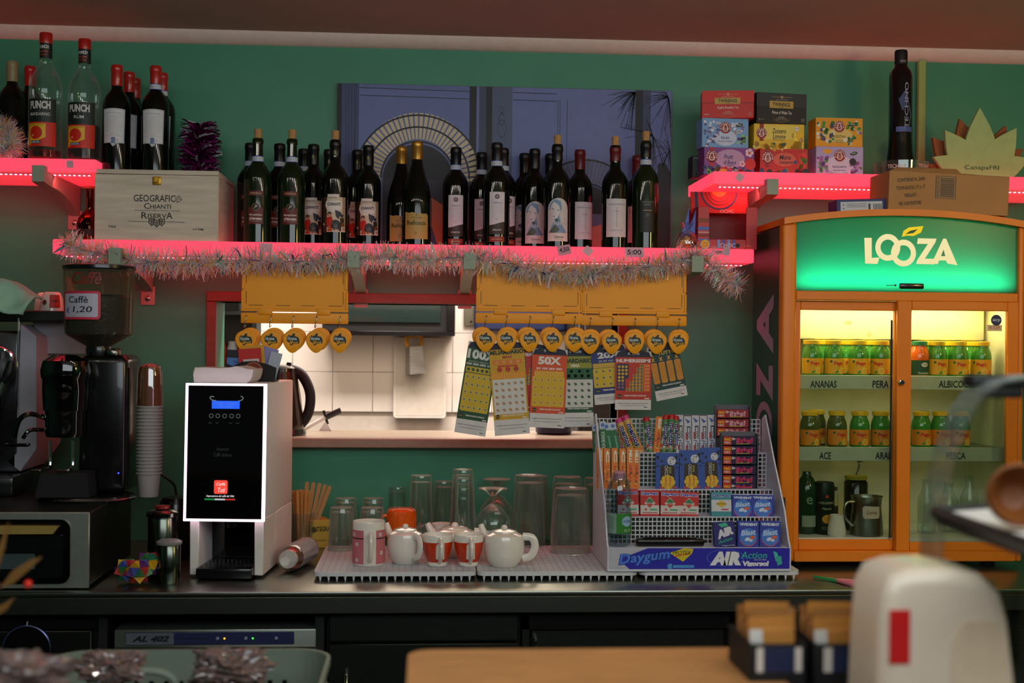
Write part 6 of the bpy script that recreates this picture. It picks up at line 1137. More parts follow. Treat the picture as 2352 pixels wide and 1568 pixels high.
for u, lb in ((1005, 'white cup with orange-red wall, beside the white teapot spout'), (1077, 'white cup with orange-red wall, touching the side-handled teapot')):
    t, h, r = mug(u, 1305, 73, 70, lb, None, 0); t['group'] = 'orange cups'; t['category'] = 'cup'; t.name = 'cappuccino_cup'
    obj('body', MB().lathe([(0, 0), (r*.62, 0), (r*.68, .003), (r*.66, h*.14)], 'porcelain', 28).lathe([(r*.66, h*.14), (r*.75, h*.24), (r*.92, h*.5), (r, h*.78)], mat('cup_orange', '#c8380e', .15, coat=.6), 28).lathe([(r, h*.78), (r*1.01, h*.97), (r*.99, h), (r*.95, h*.97), (r*.85, h*.5), (r*.5, h*.18), (0, h*.15)], 'porcelain', 28), t)
    dx = .006 if u == 1005 else .004; obj('handle', MB().tube([(dx, -r*.98, h*.86), (dx*1.4, -r-.016, h*.8), (dx*1.4, -r-.018, h*.5), (dx, -r*.75, h*.2)], .0055, 'porcelain', 10, flat=1.5).box(dx-.011, dx+.011, -r*.99, -r*.6, h*.25, h*.8, 'porcelain', .004, 2), t)
t, h, r = mug(920, 1262, 86, 72, 'glossy orange mug turned upside down behind the white teapot', None, 0); t.location.y += .05
obj('body', MB().lathe([(r*.97, 0), (r, .003), (r, h*.75), (r*.94, h*.92), (r*.75, h*.985), (0, h), (0, h-.005), (r*.7, h*.95), (r*.93, h*.7), (r*.93, 0)], mat('mug_orange', '#d85a08', .15, coat=.7), 28), t); obj('handle', MB().tube([(-r*.95, -.01, h*.8), (-r*1.3, -.012, h*.72), (-r*1.35, -.012, h*.4), (-r*.95, -.01, h*.25)], .005, 'mug_orange', 10), t)
p = on(1016, 1262); t = thing('espresso_cup', 'small plain white cup behind the teapot with upright spout', 'cup', (p.x, p.y+.085, MZ+.0008)); obj('cup', MB().lathe([(0, 0), (.02, 0), (.028, .03), (.031, .058), (.029, .058), (.026, .03), (0, .006)], 'porcelain', 22), t)
# glasses (all rim down)
def tumbler(u, v, hpx, wpx, lab, kind='plain', z0=MZ, y=None, taper=.84):
    p = on(u, v) if y is None else Vector((P(u, v, y).x, y, 0)); k = dpx(p.y); h, r = hpx*k, wpx*k/2
    if kind == 'balloon': pr = [(r*.62, 0), (r*.85, h*.12), (r, h*.3), (r*.92, h*.5), (r*.5, h*.66), (.006, h*.74), (.005, h*.86), (r*.5, h*.95), (r*.8, h*.985), (r*.8, h), (0, h)]; n = 26
    else: pr = [(r*.93, .001), (r, 0), (r, .003), (r*.97, h*.2), (r*taper, h*.95), (r*taper*.94, h), (r*taper*.6, h*.985), (0, h*.985), (0, h*.90), (r*taper*.85, h*.89), (r*.93, h*.18), (r*.93, .001)]; n = 10 if kind == 'facet' else 26
    me = MB().lathe(pr, 'clear', n).mesh('tumbler', 0 if kind == 'facet' else 38)
    return tag(obj('wine_glass' if kind == 'balloon' else 'tumbler', me, None, (p.x, p.y+(r if y is None else 0), z0+.0008)), lab, 'glass', 'upturned glasses')
GL = [(782, 1268, 98, 64, 'clear tumbler at the mat corner beside the yellow sugar box', 'plain'), (852, 1262, 92, 62, 'clear tumbler directly behind the pink mug', 'plain'),
      (792, 1240, 92, 56, 'low clear tumbler standing behind the tumbler at the mat corner', 'plain'), (856, 1238, 90, 56, 'low clear tumbler behind the tumbler of the pink mug', 'plain'), (801, 1215, 92, 40, 'small hindmost tumbler against the wall nearest the stirrers', 'plain'), (855, 1215, 92, 42, 'small hindmost tumbler against the wall, second from the stirrers', 'plain'), (912, 1225, 104, 48, 'tumbler behind the orange mug', 'plain'),
      (966, 1240, 145, 58, 'tall plain tumbler between the orange mug and the stacked tumblers', 'plain'), (1018, 1232, 124, 52, 'tumbler half hidden beside the stacked tumblers', 'plain'),
      (1217, 1258, 163, 82, 'large faceted tumbler next to the balloon glasses', 'facet'), (1316, 1276, 150, 98, 'large faceted tumbler beside the sweets rack, in front', 'facet'), (1306, 1250, 152, 80, 'large faceted tumbler behind the one beside the rack', 'facet'), (1372, 1245, 145, 66, 'faceted tumbler tucked behind the sweets rack side', 'facet'), (1232, 1234, 138, 72, 'faceted tumbler standing behind the one near the balloon glasses', 'facet'),
      (1133, 1262, 136, 84, 'balloon glass standing on its rim, in front of its pair', 'balloon'), (1142, 1236, 132, 78, 'balloon glass standing on its rim behind its pair', 'balloon')]
for g_ in GL: tumbler(*g_)
p = on(1062, 1262); b_ = dpx(p.y)
for i, lb in enumerate(('lowest tumbler of the stacked pile', 'second tumbler of the stacked pile', 'third tumbler of the stacked pile', 'topmost tumbler of the stacked pile')):
    tumbler(1062, 1262, 118, 64-2*i, 'clear '+lb, 'plain', MZ+i*.024, p.y+.035, .8)
gp_ = on(977, 1262); t = thing('glass_teapot', 'round glass teapot with steel clip behind the white teapot', 'glass teapot', (gp_.x, gp_.y+.02, MZ+.0008)); t.scale = (.7, .7, .8); obj('bowl', MB().lathe([(0, 0), (.03, 0), (.045, .02), (.048, .045), (.04, .068), (.026, .08), (.026, .086)], 'clear', 26), t); obj('clip', MB().tube([(.02, -.03, .07), (.036, -.03, .062), (.044, -.02, .05)], .005, 'chrome', 8), t); obj('handle', MB().tube([(.046, 0, .05), (.07, 0, .055), (.072, 0, .03), (.046, 0, .02)], .004, 'black', 8), t)
# stirrers in a glass, sugar box, jar, wrapped cups
sp = PZ(693, 1262, CT); t = thing('stirrer_glass', 'clear glass holding wooden coffee stirrers', 'glass', (sp.x, sp.y+.03, CT)); obj('glass_body', MB().lathe([(0, 0), (.026, 0), (.028, .003), (.033, .10), (.031, .10), (.026, .006), (0, .005)], 'clear', 24), t)
rr = random.Random(6); st = MB().box(-.0025, .0025, -.0007, .0007, 0, .155, mat('stirrer', '#b8823f', .7, noise=.15), .0004).mesh('stirrer')
for i in range(24):
    an = rr.uniform(0, 6.28); q_ = math.sqrt(rr.random())*.019; x, y = q_*math.cos(an), q_*math.sin(an)
    tag(obj('coffee_stirrer', st, None, (sp.x+x*.8-.003, sp.y+.03+y*.8, CT+.006), (-y*4.5*rr.uniform(.6, 1), x*4.5*rr.uniform(.6, 1)-.02, rr.uniform(-.6, .6))), 'thin wooden coffee stirrer in the glass', 'stirrer', 'thin wooden stirrers in the glass')
fl = MB().prism([(-.0045, 0), (.0045, 0), (.0055, .17)]+arc(0, .17, .0055, 0, pi, 6)[1:]+[(-.0055, .17)], 'y', -.0008, .0008, mat('stick', '#a8824f', .7)).mesh('stick')
for i, (dx, dy, rx, ry) in enumerate(((-.0, .012, -.05, .05), (.006, .014, -.04, .12), (.010, .01, -.03, .2), (.014, .008, -.02, .27), (.016, .004, .0, .34))): tag(obj('wooden_stick', fl, None, (sp.x+dx, sp.y+.03+dy, CT+.008), (rx, ry, 0)), 'wide round ended wooden stick leaning out of the stirrer glass', 'stick', 'wide wooden sticks in the glass')
def a_sug(a, w, h): a.text('INTEGRA', .004, h*.68, .014, '#4a4418', .05, bold=.03); a.disc(-w*.32, h*.66, .007, '#3a3414', 1, 10, .009); a.text('Zucchero', 0, h*.28, .007, '#6a6424', .034)
p = PZ(735, 1258, CT); carton('sugar_box', 'small yellow cardboard box between stirrers and glasses', 'box', p.x, p.y, CT, .058, .07, .078, mat('sugar_yellow', '#b09a3c', .7), a_sug, R_(20))
p = PZ(757, 1228, CT); t = thing('spice_jar', 'jar with red cap behind the yellow cardboard box', 'jar', (p.x, p.y+.02, CT)); obj('glass_body', MB().lathe([(0, 0), (.018, 0), (.02, .003), (.02, .082), (.016, .088)], 'white_plastic', 20), t); obj('cap', MB().lathe([(.0175, .086), (.0185, .088), (.0185, .108), (0, .11)], mat('cap_red', '#a81c12', .4), 18), t)
p = PZ(668, 1318, CT); t = thing('wrapped_cups', 'cellophane wrapped roll of small cups lying on the worktop', 'cup roll', (p.x-.008, p.y+.02, CT+.034), 0, None, (0, 0, R_(-12)))
RX = Matrix.Rotation(-pi/2, 4, 'X'); obj('cups', MB().lathe([(0, -.008), (.0225, -.008), (.0235, -.004), (.0235, .004)], 'paper', 22, RX).lathe([(.0235, .004), (.028, .012), (.030, .03)], '#6a3a1c', 22, RX).lathe([(.030, .03), (.032, .05), (.032, .15), (0, .152)], mat('cup_wrap', '#c4c2c4', .5), 22, RX), t); obj('wrap', MB().lathe([(.012, -.03), (.018, -.018), (.030, -.004), (.033, .03), (.0335, .152), (.02, .165), (0, .17)], 'film', 15, RX), t)
# scissors
sc0 = PZ(1868, 1324, CT+.004); sc1 = PZ(1985, 1344, CT+.004); d = (sc1-sc0); an = math.atan2(d.y, d.x); L = d.length
t = thing('scissors', 'green bladed scissors with pink handles lying on the worktop', 'scissors', (sc0.x, sc0.y, CT), an)
for s_, c in ((1, 0), (-1, 1)):
    obj('blade', MB().prism([(0, 0), (L*.5, -.008*s_), (L*.52, .006*s_), (0, .002*s_)], 'z', .002+.003*c, .0045+.003*c, mat('scissor_green', '#2a9a5a', .4)), t)
    obj('handle', MB().tube([(L*.47, 0, .005), (L*.62, .012*s_, .006), (L*.9, .022*s_, .006), (L, .016*s_, .006), (L*.96, .004*s_, .006), (L*.7, .002*s_, .006), (L*.5, 0, .005)], .0045, mat('scissor_pink', '#d87a8a', .4), 8), t)
obj('pivot', MB().lathe([(0, .009), (.004, .009), (.004, .002)], 'chrome', 10), t, (L*.46, 0, 0))

# ================================================================== SWEETS RACK
ry_ = PZ(1600, 1312, MZ).y; RZ = MZ+.0008; rx0, rx1 = P(1394, 1300, ry_).x, P(1816, 1300, ry_).x; rc = (rx0+rx1)/2; W = (rx1-rx0)/2
rk = thing('sweets_rack', 'white stepped counter rack with wire grids and blue gum banner', 'display rack', (rc, ry_, RZ)); WR = mat('rack_white', '#c8cad8', .4)
Hr = .36; Dr = .27
prof = [(0, 0), (Dr, 0), (Dr, Hr), (Dr-.03, Hr+.012), (Dr-.06, Hr*.93), (Dr-.12, Hr*.72), (.05, Hr*.4), (.012, Hr*.2), (0, .06)]
for s_ in (-1, 1): obj('side_panel', MB().prism(prof, 'x', s_*W-.004*(s_ > 0), s_*W+.004*(s_ < 0), WR), rk)
bn = obj('banner', MB().box(-W, W, -.004, .0, 0, .058, WR, .001), rk)
a = Art(); a.rect(-W+.004, .006, W-.004, .0575, '#2420a0'); a.poly([(-W+.004, .006), (-W+.055, .006), (-W+.028, .03), (-W+.10, .0575), (-W+.004, .0575)], '#b0b0bc', 1)
a.text('Daygum', -W*.6, .033, .034, '#1c3c9c', .132, rot=.12, shear=.25, bold=.08, l=2); a.text('Daygum', -W*.6, .0335, .031, '#4a7ad8', .127, rot=.12, shear=.25, bold=.02, l=3); x = -W*.19; a.poly([(x-.032, .046), (x+.005, .0575), (x+.028, .0555), (x+.024, .044), (x+.002, .024)], '#c8b41c', 2); a.text('PROTEX', x-.001, .046, .010, '#2a2a1c', .046, shear=.2, l=3, bold=0); a.line([(x-.02, .037), (x+.02, .045)], .002, '#c82a1c', 3); a.disc(-W*.32, .013, .007, '#4a90d0', 2); a.rect(-W*.3, .009, -W*.06, .016, '#4a90d0', 2)
a.text('AIR', W*.28, .032, .034, '#dcdce4', .078, shear=.2, bold=.1, l=3); a.ring(W*.28, .034, .045, .0465, '#4a80c8', 2, 24, sy=.45); a.text('Action', W*.59, .040, .017, '#3aa89a', .066, shear=.2, l=3); a.text('Vigorsol', W*.61, .0175, .016, '#dcdce4', .066, shear=.1, bold=.06, l=3); a.text('SENZA ZUCCHERO', W*.66, .0285, .003, '#c8c8d8', .03, l=3); a.poly([(W*.80, .05), (W*.845, .046), (W*.875, .022), (W*.83, .025)], '#4ab8b0', 3); a.poly([(W*.83, .036), (W*.89, .038), (W*.9, .018), (W*.85, .014)], '#3aa0a0', 4)
obj('lettering', a.mesh('lettering', front(-.004)), bn)
tiers = [(.012, P(1600, 1257, ry_+.012).z-RZ), (.085, P(1600, 1186, ry_+.085).z-RZ), (.15, P(1600, 1124, ry_+.15).z-RZ), (.215, P(1600, 1040, ry_+.215).z-RZ)]; tiers[0] = (.012, max(.03, tiers[0][1]))
for i, (ty, tz) in enumerate(tiers):
    obj('tier_floor', MB().box(-W+.004, W-.004, ty, ty+.062, tz-.003, tz, WR, .001), rk)
    yb_ = ty+.064; z2 = tiers[i+1][1] if i < 3 else tz+.085; m = MB(); x0_ = -W+.006; nx = int((2*W-.012)/.0108)
    for k in range(nx+1): x = x0_+k*(2*W-.012)/nx; m.box(x-.0013, x+.0013, yb_-.001, yb_+.001, tz, z2, WR)
    nz_ = max(2, int((z2-tz)/.0108))
    for k in range(nz_+1): z = tz+k*(z2-tz)/nz_; m.box(-W+.006, W-.006, yb_-.0012, yb_+.0012, z-.0013, z+.0013, WR)
    obj('wire_grid', m.mesh('wire_grid', 0), rk)
TY = [ry_+t_[0] for t_ in tiers]; TZ = [RZ+t_[1] for t_ in tiers]
def goods(name, cat, label, u0, u1, v0, tier, d, col, art, ry=0, group=None, dy=.004, z=None, r=.0012):
    y = TY[tier]+dy; x0, x1 = P(u0, 1100, y).x, P(u1, 1100, y).x; z = TZ[tier] if z is None else z; h = P((u0+u1)/2, v0, y).z-z
    t = thing(name, label, cat, ((x0+x1)/2, y, z+.0003), 0, group, (R_(-6), ry, 0)); obj('pack', MB().box(-(x1-x0)/2, (x1-x0)/2, 0, d, 0, h, col, r), t)
    if art: a = Art(); art(a, x1-x0, h); obj('print', a.mesh('print', front(0)), t)
    return t
def a_day(a, w, h): a.rect(-w/2, 0, w/2, h, '#b8241c'); a.rect(-w/2, h*.08, w/2, h*.42, '#c8c0bc', 1); a.rect(-w/2, h*.78, w/2, h*.95, '#c03428', 1); a.text('Daygum', 0, h*.86, h*.17, '#d8d8e8', w*.9, bold=.12, l=2); a.text('Daygum', 0, h*.86, h*.15, '#1c3c9c', w*.86, bold=.04, l=3); a.poly([(0, h*.75), (w*.3, h*.5), (0, h*.28), (-w*.3, h*.5)], '#c8b8a8', 2); a.poly([(0, h*.71), (w*.24, h*.54), (-w*.24, h*.54)], '#2a7a4a', 3); a.poly([(-w*.2, h*.47), (w*.2, h*.47), (0, h*.32)], '#c03a24', 3); a.text('XP', 0, h*.51, h*.06, '#3a4a5a', w*.3, l=4); a.disc(-w*.22, h*.26, .003, '#c03a24', 2); a.rect(.0, h*.22, w*.4, h*.28, '#3a9a6a', 2); a.lines(-w*.4, w*.4, [h*.13], .002, '#a83a30', 2)
def a_dayp(a, w, h): a.rect(-w/2, 0, w/2, h, '#3a8a94'); a.rect(-w/2, h*.2, w/2, h*.68, '#c4c8c8', 1); a.text('Daygum', 0, h*.84, h*.14, '#d0d8e0', w*.9, bold=.12, l=2); a.text('Daygum', 0, h*.84, h*.13, '#1c3c9c', w*.86, bold=.04, l=3); a.poly([(0, h*.66), (w*.28, h*.5), (0, h*.36), (-w*.28, h*.5)], '#d0b020', 2); a.text('PROTEX', 0, h*.51, h*.06, '#2a4a3a', w*.5, l=3); a.rect(.0, h*.25, w*.35, h*.31, '#b83a6a', 2)
def a_viv(a, w, h): a.rect(-w/2, 0, w/2, h, '#24389c'); a.disc(0, h*.38, w*.42, '#3f74c8', 1, 18); a.ring(0, h*.38, w*.40, w*.44, '#b8405a', 2, 18, pi*1.1, pi*1.9); a.text('VIVIDENT', 0, h*.87, h*.11, '#c8d0e0', w*.88, bold=.06, l=2); a.text('Blast', 0, h*.56, h*.22, '#a8c4e8', w*.72, rot=.12, shear=.2, bold=.04, l=3); a.disc(-w*.05, h*.3, w*.13, '#c8d4e4', 3, 10, w*.08, .4); a.disc(w*.12, h*.26, w*.1, '#b8c8e0', 3, 10, w*.07); a.poly([(w*.08, h*.42), (w*.3, h*.44), (w*.32, h*.33), (w*.1, h*.31)], '#d85a1c', 3)
def a_air(a, w, h): a.rect(-w/2, 0, w/2, h, '#1c1c6a'); a.poly([(-w*.3, h*.92), (w*.1, h*.98), (w*.2, h*.84), (-w*.12, h*.78)], '#3aa88a', 1); a.text('AIR', 0, h*.58, h*.34, '#d0d0dc', w*.82, rot=.3, shear=.2, bold=.08, l=2); a.text('Action', .0, h*.27, h*.14, '#3aa88a', w*.7, rot=.25, shear=.2, l=2); a.text('Vigorsol', w*.12, h*.06, h*.06, '#c8c8d8', w*.6, l=2)
for i, (u0, u1) in enumerate(((1420, 1468), (1472, 1515), (1518, 1561), (1560, 1605))): goods('gum_box', 'gum box', ('red Daygum box behind the water bottle', 'red Daygum box next to the water bottle', 'red Daygum box in the middle of its row', 'red Daygum box next to the empty wire grid')[i], u0, u1, 1124+2*i, 1, .022, '#b8241c', a_day, .02*(i-1), 'red gum boxes', dy=.006+.002*(i % 2))
goods('gum_box', 'gum box', 'teal Daygum Protex box beside the blue Vivident boxes', 1635, 1681, 1130, 1, .02, '#3a8a94', a_dayp)
for u0, u1, v0, tr, lb in ((1682, 1730, 1137, 1, 'upper blue Vivident box next to the teal Protex box'), (1727, 1778, 1137, 1, 'upper blue Vivident box next to the rack side'), (1696, 1744, 1197, 0, 'lower blue Vivident box next to the dark AIR box'), (1746, 1794, 1197, 0, 'lower blue Vivident box next to the rack side')): goods('gum_box', 'gum box', lb, u0, u1, v0, tr, .022, '#24389c', a_viv, .03, 'blue gum boxes')
goods('gum_box', 'gum box', 'dark blue AIR Action gum box at the bottom of the rack', 1644, 1692, 1199, 0, .02, '#1c1c6a', a_air, -.06)
def stick(u0, u1, vt, vb, tier, lab, col, art, ry=0, round_=False, group='stick packs'):
    y = TY[tier]+.006; x0, x1 = P(u0, 1050, y).x, P(u1, 1050, y).x; w = x1-x0; z = TZ[tier]; h = (vb-vt)*dpx(y); xm = P((u0+u1)/2, 1050, y).x
    t = thing('candy_stick', lab, 'candy stick', (xm, y+.008, z+.0005), 0, group, (R_(-5), ry, 0))
    if round_:
        r = w/2; obj('roll', MB().lathe([(0, 0), (r*.9, 0), (r, .002), (r, h-.012)], col, 16).lathe([(r, h-.012), (r*1.01, h-.002), (r*.8, h), (0, h)], art[1], 16), t); a = Art(); art[0](a, w, h); obj('print', a.mesh('print', cyl(r), .004), t)
    else: obj('pack', MB().box(-w/2, w/2, 0, .012, 0, h, col, .001), t); a = Art(); art(a, w, h); obj('print', a.mesh('print', front(0)), t)
V = pi/2
def a_gb(full):
    def f(a, w, h):
        a.rect(-w/2, 0, w/2, h*.72, '#14602f'); a.rect(-w/2, h*.72, w/2, h, '#b0bcc8'); a.disc(0, h*.88, w*.3, '#4a6ab0', 1, 10)
        for i in range(4): a.poly([(-w/2+i*w/4, h*.72), (-w/2+(i+1)*w/4, h*.72), (-w/2+(i+.5)*w/4, h*.78)], '#14602f', 1)
        if full: a.text('GOLIA BIANCA', 0, h*.34, w*.55, '#c8d4cc', h*.66, rot=V, l=2)
        else: a.text('mentol', 0, h*.35, w*.4, '#7ac0b0', h*.4, rot=V, l=2)
    return f
for i, (u, vt) in enumerate(((1371, 980), (1387, 973), (1404, 976), (1420, 974))): stick(u-7, u+8, vt, 1044, 3, ('green GOLIA BIANCA stick at the rack side', 'green GOLIA BIANCA stick, second from the rack side', 'unlettered green mint stick beside the GOLIA BIANCA pair', 'unlettered green mint stick beside the slanted pink roll')[i], '#14602f', a_gb(i < 2), (-.05, -.04, -.18, -.2)[i])
def a_men(ang, cols):
    def f(a, w, h): a.rect(-w*.7, 0, w*.7, h-.014, cols[0], 0); a.blobs(26, -w*.65, w*.65, .006, h-.02, cols[1:], .003, .006, 1, 7); a.text('mentos', 0, h*.47, w*.7, '#d8d8e8', h*.62, rot=ang, bold=.12, l=2); a.text('mentos', 0, h*.47, w*.64, '#1c2264', h*.6, rot=ang, bold=.04, l=3)
    return f
mc1 = ['#c8a05a', '#d88a2a', '#c84a5a', '#e0c04a', '#7a9a4a']; mc2 = ['#4a7a4a', '#c83a5a', '#3a9a4a', '#d87a2a', '#a8c8b0']
PK, RDc = mat('roll_pink', '#c83a7a', .4), mat('roll_red', '#b01c18', .4)
stick(1443, 1459, 968, 1052, 3, 'slanted pink topped fruit roll next to the mint sticks', mc1[0], (a_men(-V, mc1), PK), -.38, True); stick(1464, 1481, 967, 1060, 3, 'slanted pink topped fruit roll next to the bare grid', mc1[0], (a_men(-V, mc1), PK), -.42, True)
stick(1487, 1502, 963, 1045, 3, 'red topped mint roll behind the orange stick', mc2[0], (a_men(V, mc2), RDc), -.12, True); stick(1517, 1531, 958, 1045, 3, 'red topped roll leaning beside the Mentos pair', mc2[0], (a_men(V, mc2), RDc), .08, True); stick(1532, 1547, 957, 1045, 3, 'red topped roll between two red topped rolls', mc2[0], (a_men(-V, mc2), RDc), .06, True); stick(1549, 1563, 960, 1045, 3, 'red topped roll next to the gum packs', mc2[0], (a_men(-V, mc2), RDc), -.02, True)
def a_or(t1, t2):
    def f(a, w, h): a.rect(-w/2, 0, w/2, h, '#d8781a'); a.text(t1, w*.1, h*.8, w*.55, '#d8e0cc', h*.3, rot=-V, bold=.05, l=2); a.blobs(8, -w*.4, w*.4, h*.05, h*.5, ['#c8401a', '#e0a830', '#2a6a3a'], .002, .004, 1, len(t1)); a.text(t2, 0, h*.38, w*.5, '#b8301c', h*.4, rot=V, l=2)
    return f
stick(1502, 1516, 972, 1055, 3, 'orange GOLIA stick standing among the red topped rolls', '#d8781a', a_or('GOLIA', 'vitamina'), .1)
for i, u in enumerate((1380, 1396, 1414, 1432, 1449, 1463)): stick(u-7, u+7, 1034+(i % 2), 1128, 2, ('orange GOLIA stick at the rack side on the middle step', 'red-orange FRUTTA C stick behind the water bottle cap', 'plain amber stick behind the water bottle', 'striped orange fruit stick beside the amber one', 'yellow-orange fruit stick near the end of the middle step row', 'yellow-orange fruit stick beside the bare grid')[i], ('#d8781a', '#c8501a', '#c8781a', '#d09020', '#d8a020', '#d8981c')[i], a_or(('GOLIA', '', '', '', 'MILLI', 'MILLI')[i] or 'C', ('', 'Frutta C', '', '', 'Frutti', 'Frutti')[i] or 'fruit'), .0)
def a_brk(a, w, h): a.rect(-w/2, 0, w/2, h, '#b8bac4'); a.rect(-w*.1, h*.06, w*.38, h*.72, '#1c2034', 1); a.text('BROOKLYN', w*.14, h*.39, w*.3, '#c4c6d0', h*.58, rot=-V, bold=.05, l=2); a.rect(-w*.3, h*.2, -w*.1, h*.55, '#a83030', 1); a.poly([(-w*.4, h*.95), (w*.4, h*.85), (0, h*.8)], '#3a4a8a', 1)
tb = thing('gum_tray', 'grey open carton holding the white BROOKLYN gum packs', 'carton', (P(1598, 1000, TY[3]+.004).x, TY[3]+.004, TZ[3]), 0, None, (R_(-6), 0, 0)); tw = .056; hT = P(1598, 950, TY[3]).z-TZ[3]
obj('carton', MB().box(-tw, tw, .028, .03, 0, hT, mat('carton_grey', '#5a5c66', .7)).box(-tw, -tw+.002, .004, .028, 0, hT*.96, 'carton_grey').box(tw-.002, tw, .004, .028, 0, hT*.96, 'carton_grey'), tb)
for rr_, (v0, nm, dy_) in enumerate(((953, 'rear', .019), (1007, 'front', .005))):
    for i in range(5): goods('gum_pack', 'gum pack', 'white BROOKLYN gum pack, number %s from the red topped rolls in the %s rank' % (('one', 'two', 'three', 'four', 'five')[i], nm), 1553+i*18.2, 1569.5+i*18.2, v0+(0, 3, 1, 2, 0)[i], 3, .009, '#b8bac4', a_brk, 0, 'BROOKLYN gum packs', dy=dy_)
def a_bab(c1, c2):
    def f(a, w, h): a.rect(-w/2, 0, w/2, h, c1); a.rect(-w/2, 0, -w*.25, h, '#b8301c', 1); a.text('VINCI', -w*.38, h*.65, h*.3, '#e0b01c', w*.2, bold=.05, l=2); a.text('NBA', -w*.38, h*.28, h*.28, '#d8d0cc', w*.18, l=2); a.text('Big', -w*.18, h*.68, h*.4, '#d8ccc8', w*.11, l=2, bold=.04); a.text('Babol', w*.14, h*.5, h*.68, c2, w*.52, bold=.1, shear=.1, l=2); a.line([(-w*.1, h*.1), (w*.3, h*.14)], .0014, '#a8b020', 2)
    return f
def babrow(nm, u0, u1, vs_, tier, dy, c1, c2, hpx, labs, lab_t, zb0):
    y = TY[tier]+dy; xc = P((u0+u1)/2, 1100, y).x; w = (u1-u0)*dpx(y); zt_ = P(1700, vs_[0]-20, y).z
    t = thing('gum_tray', lab_t, 'carton', (xc, y, zb0), 0); hh = zt_-zb0
    obj('carton', MB().box(-w/2-.004, w/2+.004, .024, .026, 0, hh, 'carton_grey').box(-w/2-.005, -w/2-.003, 0, .024, 0, hh*.97, 'carton_grey').box(w/2+.003, w/2+.005, 0, .024, 0, hh*.97, 'carton_grey').box(-w/2-.003, w/2+.003, 0, .024, 0, .002, 'carton_grey'), t)
    for v, lb in zip(vs_, labs):
        p = P((u0+u1)/2, v, y); h = hpx*dpx(y)*.92; o = thing('gum_roll', lb, 'gum roll', (xc, y+.003, p.z-h/2), 0, nm); obj('pack', MB().box(-w/2, w/2, 0, .018, 0, h, c1, .002, 2), o); a = Art(); a_bab(c1, c2)(a, w, h); obj('print', a.mesh('print', front(0)), o)
babrow('pink Big Babol rolls', 1646, 1720, (950, 972, 992), 3, .022, '#8a1c24', '#c88a9a', 20, ['topmost roll in the upper red Big Babol carton', 'middle roll in the upper red Big Babol carton', 'lowest roll in the upper red Big Babol carton'], 'grey upper carton of red Big Babol rolls', TZ[3])
babrow('purple Big Babol rolls', 1660, 1738, (1012, 1034, 1056, 1079, 1101, 1120), 2, .012, '#20163c', '#b82a5a', 21, ['%s roll in the lower purple Big Babol carton' % s_ for s_ in ('topmost', 'second', 'third', 'fourth', 'fifth', 'lowest')], 'grey lower carton of purple Big Babol rolls', TZ[2])
def a_choc(a, w, h): a.rect(-w/2, 0, w/2, h, '#274a9c'); a.blobs(16, -w*.45, w*.45, h*.55, h*.95, ['#101830', '#1a1410'], .002, .005, 1, 3); a.disc(w*.18, h*.78, w*.19, '#b8bcc4', 2, 16); a.blobs(5, w*.08, w*.28, h*.7, h*.85, ['#2a2420'], .001, .002, 3, 2); a.poly(rrect(-w*.3, h*.06, w*.32, h*.66, .006), '#241812', 2); a.text('CHOCO', -w*.04, h*.5, w*.16, '#c8c4c0', h*.28, rot=-V, l=3); a.text('BONS', w*.12, h*.52, w*.1, '#b8b020', h*.16, rot=-V, l=3)
def a_choc2(a, w, h):
    a_choc(a, w, h)
    for k in range(8): a.disc(.0+w*.02+w*.2*math.cos(k*pi/4), h*.19+w*.2*math.sin(k*pi/4), w*.13, '#d8b01c', 3, 9)
    a.disc(w*.02, h*.19, w*.24, '#d8b01c', 4, 14); a.text('Chupa', -w*.06, h*.19, w*.15, '#a8281c', h*.24, rot=V, l=5); a.text('Chups', w*.12, h*.2, w*.15, '#a8281c', h*.24, rot=V, l=5); a.blobs(4, -w*.4, w*.4, .002, h*.06, ['#b03a4a'], .003, .005, 3, 2)
for i, (u0, u1, v0) in enumerate(((1506, 1559, 1040), (1562, 1613, 1034), (1612, 1658, 1028))): goods('sweets_pouch', 'pouch', ('blue chocolate lollipop pouch nearest the orange sticks', 'blue chocolate lollipop pouch in the middle of three', 'blue chocolate lollipop pouch nearest the purple gum carton')[i], u0, u1, v0, 2, .01, mat('pouch_blue', '#274a9c', .25, coat=.4), a_choc2, .02*(1-i), 'blue lollipop pouches', dy=.004+.003*i, r=.003)
# little bottle of water and black tray in the rack
wy = TY[0]+.03; t = thing('water_bottle', 'small clear water bottle with pink cap standing in the sweets rack', 'water bottle', (P(1421, 1200, wy).x, wy, TZ[0])); Hb = P(1421, 1081, wy).z-TZ[0]; r = .031
obj('bottle', MB().lathe([(0, .003), (.022, 0), (r, .008), (r, .03), (r*.96, .04), (r, .05), (r, .09), (r*.88, .1), (r, .112), (r, .135), (r*.85, .155), (.016, .178), (.0125, .183), (.0125, Hb-.012)], 'clear_blue', 26), t); obj('cap', MB().lathe([(.013, Hb-.022), (.0145, Hb-.021), (.0145, Hb-.001), (.013, Hb), (0, Hb)], mat('cap_pink', '#c88a98', .4), 20), t)
obj('label', Art().rect(-.046, .034, .046, .083, '#7a9a88').rect(-.01, .034, .046, .083, '#2f7a2a', 1).disc(.018, .064, .015, '#8ab0c8', 2, 14, .013).text('SANT\u0027ANNA', .018, .064, .006, '#3a5a9a', .024, l=3).text('CL 75', .018, .042, .006, '#c8d8c8', .018, l=3).lines(-.04, -.016, [.075-.004*i for i in range(8)], .0012, '#4a6a5a', 1).mesh('label', cyl(r), .006), t)
